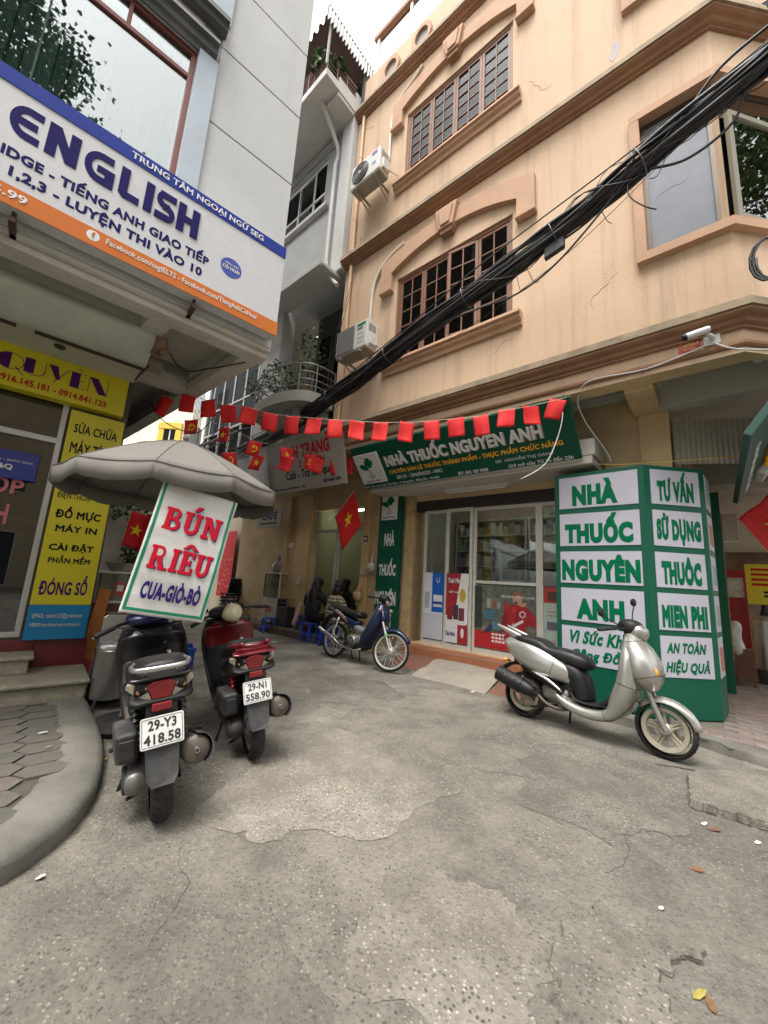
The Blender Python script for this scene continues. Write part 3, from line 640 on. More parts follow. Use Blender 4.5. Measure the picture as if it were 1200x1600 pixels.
# corrugated shutter and dark awning on the corner's far side
b = MB(); n = 40; xs = [-.28 + 1.0 * i / n for i in range(n + 1)]; vs = []
for i, x in enumerate(xs): y = GY + .05 + (.012 if i % 2 else 0) + (x + .28) * .5; vs += [(x, y, 2.93), (x, y, 3.5)]
b.add(vs, [(2 * i, 2 * i + 2, 2 * i + 3, 2 * i + 1) for i in range(n)]); obj('rolled_shutter', b, mat('grey shutter', (.33, .3, .24), .6, var=.15), PB)
b = MB(); b.box(.7, 2.4, GY + 1.2, GY + 1.25, 2.6, 3.9); obj('blue_shutter', b, mat('dark blue steel', (.012, .018, .05), .5), PB)
# step, tiles and ramps at the door
tile = mat('terracotta tile', (.33, .12, .055), .55, var=.2, vs=5, grime=.35, gcol=(.13, .08, .05), gs=3)
concr = mat('ramp concrete', (.27, .24, .195), .9, var=.25, vs=4, bump=.4, bs=40, grime=.4, gcol=(.15, .13, .1), gs=2)
b = MB(); b.box(-4.3, -1.45, 5.5, 5.76, 0, .27); st = obj('door_step', b, concr, None, 'P', kind='structure')
q = MB(); q.box(-.146, .146, -.006, .006, -.06, .06); tm = mesh_of('tile', q, tile); q = MB(); q.box(-.146, .146, -.125, .125, -.004, .006); tm2 = mesh_of('tile', q, tile)
for i in range(9):
    place('tile', tm, (-4.12 + i * .3 + .1, 5.493, .2), st); place('tile', tm2, (-4.12 + i * .3 + .1, 5.63, .274), st)
def ramp(x0, x1, y0, y1, z1, m, nm):
    b = MB(); n = 6; vs = []
    for i in range(n + 1):
        t = i / n; y = y0 + (y1 - y0) * t
        for k in range(5): x = x0 + (x1 - x0) * k / 4; vs.append((x + RND.uniform(-.02, .02) * (k in (0, 4)), y + RND.uniform(-.02, .02) * (i == 0), .002 + z1 * t ** .9 + RND.uniform(-.006, .006) * (i > 0)))
    b.add(vs, [(i * 5 + k, i * 5 + k + 1, (i + 1) * 5 + k + 1, (i + 1) * 5 + k) for i in range(n) for k in range(4)])
    m_ = len(b.v); bot = [0, 1, 2, 3, 4]
    b.add([(x0, y0, 0), (x1, y0, 0), (x1, y1, 0), (x0, y1, 0), (x0, y1, z1), (x1, y1, z1)], [(0, 4, 3), (1, 2, 5)])
    return obj(nm, b, m, None, 'P', kind='structure')
ramp(-3.42, -2.28, 4.78, 5.5, .16, concr, 'concrete_ramp')
mosaic = mat('red mosaic', (.16, .072, .05), .7, var=.4, vs=28, bump=.5, bs=30, grime=.3, gcol=(.2, .15, .11), gs=4)
ramp(-4.1, -3.4, 5.08, 5.5, .15, mosaic, 'tiled_ramp'); ramp(-2.3, -1.75, 4.85, 5.5, .13, mosaic, 'tiled_ramp')

# pharmacy room
cream = mat('cream room wall', (.6, .58, .5), .8)
b = MB(); b.add([(-5.1, 5.8, .28), (-1.2, 5.8, .28), (-1.2, 9.2, .28), (-5.1, 9.2, .28)], [(0, 1, 2, 3)]); obj('room_floor', b, mat('room tile', (.4, .36, .3), .3), PB)
b = MB(); b.box(-5.1, -1.2, 9.2, 9.25, .28, 3.5); b.box(-5.12, -5.1, 5.8, 9.2, .28, 3.5); b.box(-1.2, -1.18, 5.8, 9.2, .28, 3.5); b.box(-5.1, -1.2, 5.9, 9.2, 3.3, 3.35); obj('room_wall', b, cream, PB)
shw = mat('white shelf board', (.62, .62, .58), .5)
def shelf_unit(x0, x1, y0, y1, z0, z1, rows, label, seed):
    t = thing('medicine_shelf', label, 'shelf', 'P', ((x0 + x1) / 2, (y0 + y1) / 2, z0), group='pharmacy shelves')
    b = MB(); b.box(x0, x0 + .03, y0, y1, z0, z1); b.box(x1 - .03, x1, y0, y1, z0, z1); b.box(x0 + .03, x1 - .03, y1 - .02, y1, z0, z1); obj('carcass', b, shw, t)
    cols = [(.3, .1, .08), (.5, .5, .48), (.16, .22, .3), (.2, .28, .22), (.42, .34, .2), (.28, .22, .28), (.48, .5, .52), (.34, .24, .16), (.1, .1, .1), (.55, .54, .5)]
    r = random.Random(seed); mbs = [MB() for _ in cols]; h = (z1 - z0) / rows
    for k in range(rows + 1):
        z = z0 + k * h; b = MB(); b.box(x0 + .03, x1 - .03, y0, y1 - .02, z, z + .02); obj('shelf_board', b, shw, t)
        if k == rows: break
        x = x0 + .04
        while x < x1 - .14:
            w = r.uniform(.06, .16); hh = h * r.uniform(.4, .85); mbs[r.randrange(len(cols))].box(x, x + w - .008, y0 + .02, y0 + .14, z + .021, z + .02 + hh); x += w
    for c, q in zip(cols, mbs):
        if q.v: obj('medicine_boxes', q, mat('box ' + str(c), c, .5, var=.35, vs=25), t, kind='stuff')
shelf_unit(-5.0, -3.2, 8.7, 9.15, .3, 2.9, 7, 'white medicine shelf along the back wall behind the sliding doors', 1)
shelf_unit(-3.15, -1.3, 8.7, 9.15, .3, 2.9, 7, 'white medicine shelf at the back behind the large fixed pane', 2)
t = thing('glass_counter', 'white framed glass display counter inside the pharmacy', 'counter', 'P', (-2.3, 6.6, .28))
for (x0, x1, y0, y1, z0, z1) in ((-2.82, -2.78, 6.4, 6.44, .3, 1.98), (-1.4, -1.36, 6.4, 6.44, .3, 1.98), (-2.78, -1.4, 6.4, 6.44, 1.92, 1.98), (-2.78, -1.4, 6.4, 6.44, 1.4, 1.46)):
    b = MB(); b.box(x0, x1, y0, y1, z0, z1); obj('counter_frame', b, mat('white upvc', (.75, .75, .74)), t)
b = MB(); b.box(-2.78, -1.4, 6.46, 6.9, 1.15, 1.18); obj('shelf_board', b, shw, t)
b = MB(); b.box(-2.78, -1.4, 6.415, 6.425, 1.46, 1.92); obj('pane', b, glass('counter glass', (.9, .95, .93), 1, .02, .02), t)
b = MB(); r_ = random.Random(4)
for i in range(12):
    x = -2.7 + i * .105; b.box(x, x + .08, 6.55, 6.65, 1.181, 1.181 + r_.uniform(.08, .2))
obj('medicine_boxes', b, mat('mixed boxes', (.3, .35, .45), .5, var=.6, vs=9), t, kind='stuff')

# ceiling lamps of the two rooms
for lab, x0, x1, y, z in (('lit ceiling tube inside the pharmacy', -4.4, -2.0, 7.3, 3.22), ('lit ceiling tube inside the cafe', -7.4, -5.4, 6.8, 3.0)):
    t = thing('ceiling_lamp', lab, 'lamp', 'P', ((x0 + x1) / 2, y, z), group='lit ceiling tubes'); b = MB(); b.box(x0, x1, y - .05, y + .05, z + .03, z + .07); obj('fitting', b, mat('lamp fitting', (.7, .7, .7), .5), t); b = MB(); b.tube([(x0 + .03, y, z), (x1 - .03, y, z)], .018, 8); obj('tube', b, mat('lit tube', (1, .96, .88), .5, emit=8), t)
# aluminium glass doors
alu = mat('cream aluminium', (.62, .59, .52), .45, .2, grime=.25, gcol=(.35, .31, .25), gs=6)
dglass = glass('shop glass', (.78, .82, .8), .95, .012, .13)
DR = thing('glass_shopfront', 'cream aluminium shopfront with sliding glass doors of the pharmacy', 'shopfront', 'P', (-2.9, GY + .1, .28))
z0, z1 = .29, 2.6
def door(x0, x1, y, lbl=None, bar=None):
    b = MB(); f = .05
    b.box(x0, x0 + f, y, y + .04, z0, z1); b.box(x1 - f, x1, y, y + .04, z0, z1); b.box(x0 + f, x1 - f, y + .001, y + .039, z0, z0 + .09); b.box(x0 + f, x1 - f, y + .001, y + .039, z1 - .06, z1)
    if bar: b.box(x0 + f, x1 - f, y + .001, y + .039, bar, bar + .045)
    d = obj('glass_door', b, alu, DR, bevel=.004)
    g = MB(); g.box(x0 + f, x1 - f, y + .018, y + .022, z0 + .09, z1 - .06); obj('pane', g, dglass, d)
    return d
d1 = door(-3.95, -3.46, GY + .06); b = MB(); b.box(-3.84, -3.8, GY + .11, GY + .15, z0, z1); obj('inner_stile', b, alu, DR)
d2 = door(-3.47, -2.98, GY + .02); d3 = door(-2.98, -1.93, GY + .065, bar=1.36); d4 = door(-1.93, -1.3, GY + .065)
b = MB(); b.box(-3.03, -3.01, GY - .005, GY + .02, 1.3, 1.5); obj('door_handle', b, alu, d2)
# ------------------------------------------------------------------ language-centre building on the left (frame L: x to the right along its front, y away from the street)
render_w = mat('white render', (.5, .51, .51), .85, var=.07, vs=1.5, bump=.3, bs=90, streak=.25, scol=(.33, .33, .32), grime=.22, gcol=(.4, .4, .39), gs=1.0)
bluegrey = mat('blue grey stone', (.40, .46, .52), .7, var=.12, vs=3, grime=.25, gcol=(.3, .34, .38), gs=2)
darkled = mat('dark ledge', (.07, .072, .068), .6, var=.25, vs=4, grime=.3, gcol=(.2, .2, .19), gs=4)
redfr = mat('red brown frame', (.17, .055, .045), .45, .2)
underw = mat('stained underside', (.5, .485, .43), .9, var=.15, vs=2, grime=.5, gcol=(.16, .145, .11), gs=1.8)
LB = thing('language_centre', 'white rendered building with blue grey pilasters on the left', 'building', 'L', (-1.5, 5.2, 0))
UY = 3.5; UX = 1.4
def skew(x, y, z): return (x - .1455 * (y - UY), y, z)      # the alley flank runs parallel to the houses opposite
def skew2(x, y, z): return (x - .1455 * max(0, y - 5.2), y, z)
b = MB(); b.wall(-6, .36, 4.3, 12, UY + .01, [(-6, .35, 4.31, 6.16), (-6, .35, 7.3, 9.6)], .12)
b.wall(-6, UX, 3.54, 4.3, UY + .01); b.add([skew(UX, UY + .01, 3.54), skew(UX, 12, 3.54), skew(UX, 12, 12), skew(UX, UY + .01, 12)], [(0, 1, 2, 3)])
b.wall(.36, UX, 4.3, 12, UY + .03)
b.add([(-6, UY, 12), (UX, UY, 12), skew(UX, 12, 12), (-6, 12, 12)], [(0, 1, 2, 3)])
obj('upper_wall', b, render_w, LB, recalc=False)
zz = [4.31, 5.515, 6.425, 7.33, 8.235, 9.14, 10.05, 11]
for i in range(len(zz) - 1):
    b = MB(); b.box(.53, UX + .004, UY - .002, UY + .03, zz[i] + .008, zz[i + 1] - .008); obj('render_panel', b, render_w, LB, bevel=.004)
b = MB(); b.box(.355, .53, UY - .03, UY + .03, 4.31, 6.17); obj('pilaster', b, bluegrey, LB, bevel=.005)
b = MB(); b.box(.355, .575, UY - .03, UY + .03, 6.7, 9.6); obj('pilaster', b, bluegrey, LB, bevel=.005)
b = MB(); b.mould([(0, 6.33), (.1, 6.33), (.11, 6.28), (.07, 6.27), (.06, 6.2), (.03, 6.19), (.02, 6.14), (0, 6.14)], [(-6, UY), (.5, UY)]); obj('ledge', b, darkled, LB)
b = MB(); b.mould([(0, 6.66), (.12, 6.66), (.125, 6.6), (.09, 6.59), (.08, 6.54), (.03, 6.52), (0, 6.52)], [(-6, UY), (.55, UY)]); obj('ledge', b, darkled, LB)
# window with curtain
lw = MB(); f = .045
lw.box(-6, .35, UY + .03, UY + .09, 4.31, 4.36); lw.box(-6, .35, UY + .03, UY + .09, 6.11, 6.16); lw.box(.305, .35, UY + .031, UY + .091, 4.36, 6.11); lw.box(-6, .305, UY + .032, UY + .085, 5.83, 5.875); lw.box(-.19, -.16, UY + .033, UY + .08, 5.875, 6.11)
w = obj('window', lw, redfr, LB, bevel=.004)
lglass = glass('left window glass', (.62, .7, .68), 1.0, .004, .26)
for x0, x1, z0, z1 in ((-.62, .305, 4.36, 5.83), (-6, -.63, 4.36, 5.83), (-6, -.19, 5.875, 6.11), (-.16, .305, 5.875, 6.11)):
    b = MB(); b.box(x0, x1, UY + .055, UY + .06, z0, z1); obj('pane', b, lglass, w)
for i in range(26):
    x = .26 - i * .085; a = radians(28 + 14 * sin(i * 1.7)); hw_ = .04; q = MB(); n = 6; vs = []
    for k in range(n + 1): t_ = -1 + 2 * k / n; vs += [(x + hw_ * t_ * cos(a), UY + .2 + hw_ * t_ * sin(a) + .008 * (1 - t_ * t_), 4.32), (x + hw_ * t_ * cos(a), UY + .2 + hw_ * t_ * sin(a) + .008 * (1 - t_ * t_), 6.14)]
    q.add(vs, [(2 * k, 2 * k + 2, 2 * k + 3, 2 * k + 1) for k in range(n)]); obj('blind_slat', q, mat('pale blind', (.4, .47, .43), .7), w, smooth=180)
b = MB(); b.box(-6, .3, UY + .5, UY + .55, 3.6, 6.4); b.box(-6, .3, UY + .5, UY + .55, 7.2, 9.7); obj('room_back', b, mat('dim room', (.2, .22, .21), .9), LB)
b = MB(); b.box(-6, .35, UY + .05, UY + .06, 7.3, 9.6); obj('pane', b, lglass, LB)
# edge beam, soffit with coffers
b = MB(); b.box(-6, UX - .002, UY + .012, UY + .24, 3.50, 3.54); b.box(-6, UX, UY + .06, UY + .24, 3.44, 3.499); i0 = len(b.v); b.box(UX - .17, UX - .004, UY + .24, 11.9, 3.44, 3.56); b.map(skew, i0); obj('edge_beam', b, underw, LB, bevel=.006)
b = MB(); b.add([(-6, UY, 3.74), (UX, UY, 3.74), (UX, 12, 3.74), (-6, 12, 3.74)], [(0, 1, 2, 3)]); b.map(skew); obj('soffit', b, underw, LB)
for y0, y1 in ((5.0, 5.2), (7.2, 7.4), (9.2, 9.4)):
    b = MB(); b.box(-.2, UX - .17, y0, y1, 3.45, 3.74); b.map(skew); obj('cross_beam', b, underw, LB, bevel=.006)
b = MB(); b.box(.42, .6, UY + .24, 12, 3.46, 3.74); b.map(skew); obj('side_beam', b, underw, LB, bevel=.006)
for y0, y1 in ((UY + .24, 5.0), (5.2, 7.2), (7.4, 9.2)):
    b = MB(); b.mould([(0, 3.74), (0, 3.6), (-.035, 3.6), (-.06, 3.66), (-.09, 3.67), (-.11, 3.72), (-.11, 3.74)], [(.6, y0), (UX - .17, y0), (UX - .17, y1), (.6, y1), (.6, y0)][::-1]); b.map(skew); obj('coffer_moulding', b, underw, LB)
# rounded metal awning housing over the shop
b = MB(); prof = catmull([(3.99, 3.5), (3.97, 3.44), (4.0, 3.38), (4.12, 3.3), (4.24, 3.255), (4.33, 3.25), (4.36, 3.28), (4.38, 3.3)], 4) + [(5.06, 3.355), (5.1, 3.6), (3.99, 3.6)]
n = len(prof); b.add([(-6, y, z) for y, z in prof] + [(.48, y, z) for y, z in prof], [(i, (i + 1) % n, (i + 1) % n + n, i + n) for i in range(n)] + [tuple(range(n)), tuple(range(2 * n - 1, n - 1, -1))])
aw = obj('awning_housing', b, mat('pale green metal', (.5, .52, .44), .55, .1, var=.12, vs=1.5, grime=.45, gcol=(.2, .19, .14), gs=1.6), LB, smooth=30)
b = MB(); b.box(-.35, .47, 4.36, 4.4, 3.243, 3.262); b.box(-.62, -.47, 4.36, 4.4, 3.243, 3.262); obj('gap_strip', b, mat('rust gap', (.06, .04, .03), .9), aw)
b = MB(); b.tube([(.5, 4.3, 3.27), (.47, 5.05, 3.37)], .012, 6); obj('edge_strip', b, mat('rust gap', (.06, .04, .03), .9), aw)
b = MB(); b.lathe([(0, 0), (.045, 0), (.045, .01), (0, .01)], 14, (-.18, 4.62, 3.29)); obj('downlight', b, mat('lamp hole', (.01, .01, .01), .4), aw)
r_ = random.Random(9)
for k in range(7):
    x, y, z = .5 + r_.uniform(0, .1), 3.9 + r_.uniform(-.05, .25), 3.4 - r_.uniform(0, .12); a = r_.uniform(0, 3)
    b = MB(); b.prism([(-.06, -.03), (.05, -.05), (.07, .04), (-.02, .07)], 0, .004); b.map(lambda px, py, pz: (x + px * cos(a) * .8, y + px * sin(a) + py, z + pz)); obj('torn_board', b, mat('torn cardboard', (.2, .13, .08), .9, var=.3, vs=12), aw)
b = MB(); b.box(.52, .66, 4.5, 4.62, 3.36, 3.46); obj('junction_box', b, mat('old junction box', (.3, .26, .2), .7, var=.2), LB, bevel=.006)
# steel brackets of the sign
for x in (-.52, .62):
    b = MB(); b.box(x, x + .035, 3.37, 3.62, 3.5, 3.535); b.tube([(x + .018, 3.39, 3.58), (x + .018, 3.6, 3.5)], .014, 6); obj('sign_bracket', b, mat('rusty bracket', (.07, .035, .025), .8), LB)
# shop at street level
SY = 5.2
b = MB(); b.wall(-6, .5, .1, 3.6, SY, [(-6, -.02, .56, 2.94)], .1); b.add([skew2(.5, SY, 0), skew2(.5, 13, 0), skew2(.5, 13, 3.6), skew2(.5, SY, 3.6)], [(0, 1, 2, 3)]); obj('shop_wall', b, mat('dark shop wall', (.12, .105, .09), .8, var=.2), LB, recalc=False)
redg = mat('red granite', (.15, .014, .024), .35, var=.15, vs=20, grime=.2, gcol=(.12, .05, .05), gs=2)
for x0, x1 in ((-2.0, -1.0), (-.995, .09), (.095, .505)):
    b = MB(); b.box(x0, x1, SY - .03, SY, .12, .535); obj('granite_panel', b, redg, LB, bevel=.004)
terr = mat('terrazzo step', (.3, .275, .2), .6, var=.35, vs=25, grime=.5, gcol=(.12, .1, .07), gs=5)
b = MB(); b.box(-4, .5, 4.5, SY - .03, .1, .24); obj('shop_step', b, terr, LB, bevel=.01); b = MB(); b.box(-4, .52, 4.47, SY - .031, .24, .275); obj('step_nosing', b, terr, LB, bevel=.012)
b = MB(); b.box(-4, .08, 4.88, SY - .031, .275, .4); obj('shop_step', b, terr, LB, bevel=.01); b = MB(); b.box(-4, .11, 4.85, SY - .0315, .4, .435); obj('step_nosing', b, terr, LB, bevel=.012)
sf = mat('silver shop frame', (.5, .49, .47), .4, .5, grime=.3, gcol=(.3, .28, .24), gs=6)
b = MB(); b.box(-6, -.02, SY - .02, SY + .06, .56, .61); b.box(-6, -.02, SY - .02, SY + .06, 2.5, 2.56); b.box(-.07, -.02, SY - .021, SY + .059, .61, 2.94); b.box(-.85, -.8, SY - .019, SY + .06, .61, 2.5); sh = obj('shop_window', b, sf, LB, bevel=.005)
sg = glass('shop window glass', (.5, .53, .52), .9, .008, .09)
for x0, x1, z0, z1 in ((-.8, -.07, .61, 2.5), (-6, -.85, .61, 2.5), (-6, -.07, 2.56, 2.94)):
    b = MB(); b.box(x0, x1, SY + .02, SY + .025, z0, z1); obj('pane', b, sg, sh)
pinkl = mat('pink window film', (.55, .14, .18), .5)
for tx, x0, x1, z0, z1 in (('HỘP', -.62, -.23, 1.88, 2.12), ('NHANH', -.85, -.3, 1.62, 1.82), ('GIÁ RẺ', -.8, -.36, 1.36, 1.6), ('CHẠY', -.72, -.31, 1.1, 1.25)):
    lettering(tx, x0, x1, z0, z1, SY + .015, pinkl, sh, .03)
b = MB(); b.box(-.9, -.16, SY - .035, SY - .02, 2.06, 2.34); pq = obj('shop_plaque', b, mat('blue plaque', (.02, .035, .25), .35), sh, bevel=.01)
wl = mat('white print', (.75, .75, .75), .5)
lettering('V&Q', -.5, -.34, 2.14, 2.2, SY - .038, wl, pq, .04); lettering('TÂM VĂN HÓA - GIÁO DỤC', -.7, -.2, 2.225, 2.255, SY - .038, wl, pq, .02)
b = MB(); b.box(-.9, -.27, SY + .01, SY + .014, .68, 1.14); po = obj('shop_poster', b, mat('navy poster', (.02, .045, .16), .45), sh)
for cx, cz, c in ((-.42, .98, (.5, .45, .4)), (-.4, .77, (.55, .35, .22))):
    b = MB(); b.prism([(cx - .14, cz), (cx, cz + .1), (cx + .12, cz + .02), (cx + .02, cz - .1)], SY + .006, SY + .0095); obj('poster_photo', b, mat('poster photo' + str(cz), c, .5, var=.6, vs=14), po)
b = MB(); b.prism([(-.38, 1.135), (-.275, 1.135), (-.275, 1.04)], SY + .0055, SY + .0095); obj('poster_corner', b, mat('tan print', (.5, .35, .17), .5), po)
# inside the shop: counter, shelf, machines
b = MB(); b.box(-6, .45, 7.6, 7.65, .3, 3.3); b.box(.44, .48, 5.35, 7.6, .3, 3.3); b.box(-6, .45, 5.35, 7.6, .3, .35); b.box(-6, .45, 5.35, 7.6, 3.2, 3.25); obj('room_wall', b, mat('dim shop wall', (.14, .14, .13), .8), LB)
for (x0, x1, y0, y1, z0, z1, c, nm) in ((-1.2, -.1, 6.2, 6.8, .35, 1.15, (.05, .05, .05), 'shop_counter'), (-.7, -.2, 6.3, 6.7, 1.16, 1.5, (.3, .3, .28), 'printer'), (-1.2, .2, 7.3, 7.58, 1.8, 1.85, (.25, .24, .22), 'wall_shelf')):
    b = MB(); b.box(x0, x1, y0, y1, z0, z1)
    if nm == 'printer': b.box(x0 + .08, x1 - .08, y0 - .1, y0 + .02, z0 + .1, z0 + .13); b.box(x0 + .02, x1 - .02, y0 + .05, y1 - .05, z1, z1 + .08)
    elif nm == 'shop_counter': b.box(x0 - .03, x1 + .03, y0 - .03, y1, z1, z1 + .0095)
    else: b.box(x0, x0 + .03, y0 + .1, y1, z0 - .15, z0); b.box(x1 - .03, x1, y0 + .1, y1, z0 - .15, z0)
    lab = {'shop_counter': 'dark counter inside the shop with pink window lettering', 'printer': 'pale office printer on the dark shop counter', 'wall_shelf': 'wall shelf at the back of the shop with pink window lettering'}[nm]
    obj(nm, b, mat('shop ' + nm, c, .5), None, 'L', label=lab, cat=nm.split('_')[-1])
# ------------------------------------------------------------------ narrow grey house next to the corner building, cafe below (frame P)
greyw = mat('grey render', (.36, .37, .36), .85, var=.12, vs=1.5, bump=.2, bs=50, grime=.35, gcol=(.2, .2, .19), gs=1.2)
whitew = mat('white paint aged', (.52, .52, .5), .8, var=.1, vs=2, grime=.5, gcol=(.26, .25, .22), gs=2)
upvc = mat('white upvc', (.75, .75, .74))
blackw = mat('black door paint', (.015, .015, .016), .4, var=.2)
GH = thing('narrow_house', 'narrow grey house with plant filled balconies beside the peach building', 'house', 'P', (-7, 5.69, 0)); HY = 4.6
b = MB(); b.wall(-10.2, -5.82, 7.9, 11.8, HY, [(-9.0, -6.4, 9.85, 11.2)], .12); b.add([(-10.2, HY, 7.9), (-5.46, HY, 7.9), (-5.46, 6, 7.9), (-10.2, 6, 7.9)], [(0, 1, 2, 3)]); obj('upper_wall', b, greyw, GH, recalc=False)
b = MB(); b.box(-5.82, -5.47, HY - .1, HY + .3, 7.6, 12.2); b.box(-5.86, -5.47, HY - .6, HY - .1, 11.5, 12.0); obj('pilaster', b, whitew, GH, bevel=.01)
b = MB(); b.tube(catmull([(-5.9, 3.75, 11.75), (-5.92, HY - .14, 11.0), (-5.92, HY - .14, 10.5)], 3) + [(-5.92, HY - .14, 8.0), (-5.85, HY - .14, 7.6), (-5.5, HY - .12, 7.2)], .045, 10); obj('drain_pipe', b, whitew, GH, smooth=50)
wb = MB(); z0, z1 = 9.85, 11.2
wb.box(-9, -6.4, HY + .03, HY + .08, z0, z0 + .05); wb.box(-9, -6.4, HY + .03, HY + .08, z1 - .05, z1); wb.box(-9, -6.4, HY + .031, HY + .079, 10.25, 10.3)
for x in (-9, -8.2, -7.5, -6.9, -6.45): wb.box(x, x + .05, HY + .029, HY + .081, z0 + .05, z1 - .05)
gw = obj('window', wb, upvc, GH)
gg = glass('house glass', (.3, .34, .34), .35, .05, .03)
for x0, x1 in ((-8.95, -8.2), (-8.15, -7.5), (-6.85, -6.45)):
    b = MB(); b.box(x0, x1, HY + .05, HY + .055, 10.3, z1 - .05); obj('pane', b, gg, gw)
b = MB(); b.box(-8.95, -6.45, HY + .05, HY + .055, z0 + .05, 10.25); obj('pane', b, glass('aqua glass', (.5, .65, .62), .8, .02, .25), gw)
def top_hung(x, y, z): # sash swung out from its head
    a = radians(24); dz = z - 11.15; return (x, HY + .03 + dz * sin(a) * 1.0 + y * cos(a), 11.15 + dz * cos(a) + y * sin(a))
b = MB(); b.box(-7.45, -6.9, -.03, .01, 10.32, 10.37); b.box(-7.45, -6.9, -.03, .01, 11.08, 11.13); b.box(-7.45, -7.4, -.029, .009, 10.37, 11.08); b.box(-6.95, -6.9, -.029, .009, 10.37, 11.08); b.map(top_hung); obj('sash', b, upvc, gw)
b = MB(); b.box(-7.4, -6.95, -.012, -.008, 10.37, 11.08); b.map(top_hung); obj('pane', b, gg, gw)
b = MB(); b.box(-9.1, -6.2, HY - .1, HY + .01, 9.68, 9.78); obj('window_sill', b, whitew, GH, bevel=.01)
b = MB(); b.mould([(0, 11.5), (.08, 11.5), (.08, 11.42), (.05, 11.4), (.04, 11.34), (0, 11.34)], [(-9.5, HY), (-6.1, HY)]); obj('window_head', b, greyw, GH)
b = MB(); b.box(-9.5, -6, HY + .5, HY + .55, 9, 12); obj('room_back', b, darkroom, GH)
b = MB(); b.box(-6.75, -6.5, HY + .2, HY + .22, 9.9, 11.15); obj('curtain', b, mat('plum curtain', (.12, .06, .07), .9), gw)
# top balcony with railing and corrugated awning
b = MB(); b.slab([(-10, 3.68), (-5.45, 3.64), (-5.45, HY), (-10, HY)], 11.6, 11.78); obj('balcony_slab', b, whitew, GH, bevel=.01)
b = MB(); b.box(-10, -5.42, 5.6, 5.7, 11.78, 13.1); b.box(-5.42, -5.36, 4.62, 7, 11.4, 13.1); obj('terrace_wall', b, mat('mossy brick wall', (.1, .095, .085), .95, var=.4, vs=8, bump=.5, bs=14), GH)
railm = mat('rust rail', (.16, .13, .11), .6, .3, var=.3, vs=9)
def railing(pts, z0, z1, parent, nbar=3, step=.16, m=railm, r=.013):
    b = MB(); b.tube([(x, y, z1) for x, y in pts], r * 1.3, 7); b.tube([(x, y, z0) for x, y in pts], r, 6)
    o = obj('railing', b, m, parent, smooth=50); k = 0
    for i in range(len(pts) - 1):
        (xa, ya), (xb, yb) = pts[i], pts[i + 1]; l = sqrt((xb - xa) ** 2 + (yb - ya) ** 2); n = max(1, int(l / step))
        for j in range(n):
            t_ = j / n; q = MB(); q.tube([(xa + (xb - xa) * t_, ya + (yb - ya) * t_, z0), (xa + (xb - xa) * t_, ya + (yb - ya) * t_, z1)], r * .7, 5); obj('baluster', q, m, o, smooth=50)
    for k in range(1, nbar): b = MB(); z = z0 + (z1 - z0) * k / nbar; b.tube([(x, y, z) for x, y in pts], r * .7, 5); obj('rail_bar', b, m, o, smooth=50)
railing([(-9.5, 3.72), (-5.5, 3.68), (-5.48, 4.5)], 11.85, 12.3, GH, 4, .22, mat('rose rail', (.3, .17, .15), .6, var=.3, vs=6))
wcor = mat('white corrugated sheet', (.72, .73, .72), .5, grime=.3, gcol=(.4, .4, .36), gs=3)
def corrugated(p0, p1, z, drop, nm):
    n = 90; vs = []; (x0, y0), (x1, y1) = p0, p1; l = sqrt((x1 - x0) ** 2 + (y1 - y0) ** 2); nx, ny = -(y1 - y0) / l, (x1 - x0) / l
    for i in range(n + 1):
        t_ = i / n; w_ = .025 * sin(i * 1.6); d_ = drop * (1 + .12 * sin(i * 1.6)); x, y = x0 + (x1 - x0) * t_ + nx * w_, y0 + (y1 - y0) * t_ + ny * w_
        vs += [(x, y, z), (x, y, z - d_)]
    b = MB(); b.add(vs, [(2 * i, 2 * i + 2, 2 * i + 3, 2 * i + 1) for i in range(n)]); o = obj(nm, b, wcor, GH, smooth=180)
corrugated((-10, 3.5), (-5.35, 3.45), 13.1, .34, 'awning_fringe'); corrugated((-5.35, 3.45), (-5.35, 5.4), 13.1, .34, 'awning_fringe')
b = MB(); b.box(-10, -5.36, 3.48, 5.6, 13.1, 13.16); obj('awning_roof', b, mat('terrace roof', (.2, .13, .12), .8), GH)
b = MB(); b.box(-5.44, -5.4, 3.58, 3.62, 11.78, 13.1); obj('awning_post', b, mat('grey post', (.3, .3, .3), .5), GH)
# recessed first floor with awning slab, dark door, curved balcony
b = MB(); b.box(-8.1, -5.6, HY - .5, HY + .05, 7.5, 7.58); b.box(-8.1, -5.62, HY - .52, HY - .46, 7.46, 7.62); obj('awning_slab', b, whitew, GH, bevel=.008)
b = MB(); b.box(-8.2, -7.45, HY - .05, HY + .3, 2.9, 7.6); obj('column', b, whitew, GH, bevel=.01)
b = MB(); b.box(-7.45, -5.46, HY + 1.0, HY + 1.05, 4.6, 7.9); obj('recess_wall', b, mat('dark recess', (.05, .048, .045), .8), GH)
for x0, x1 in ((-7.3, -6.75), (-6.7, -6.15)):
    b = MB(); y = HY + .92
    b.box(x0, x0 + .07, y, y + .05, 4.7, 7.3); b.box(x1 - .07, x1, y, y + .05, 4.7, 7.3)
    for z in (4.7, 5.7, 6.5, 7.2): b.box(x0 + .07, x1 - .07, y + .001, y + .049, z, z + .09)
    dd = obj('door', b, blackw, GH, bevel=.006); g = MB(); g.box(x0 + .07, x1 - .07, y + .02, y + .025, 4.79, 7.2); obj('pane', g, gg, dd)
bp = [(-7.45, 4.62), (-7.4, 4.2), (-7.15, 3.92), (-6.7, 3.8), (-6.1, 3.82), (-5.7, 3.95), (-5.5, 4.2), (-5.46, 4.62)]; bps = catmull(bp, 4)
balg = mat('stained balcony', (.36, .35, .32), .85, var=.2, vs=3, grime=.6, gcol=(.13, .12, .1), gs=3)
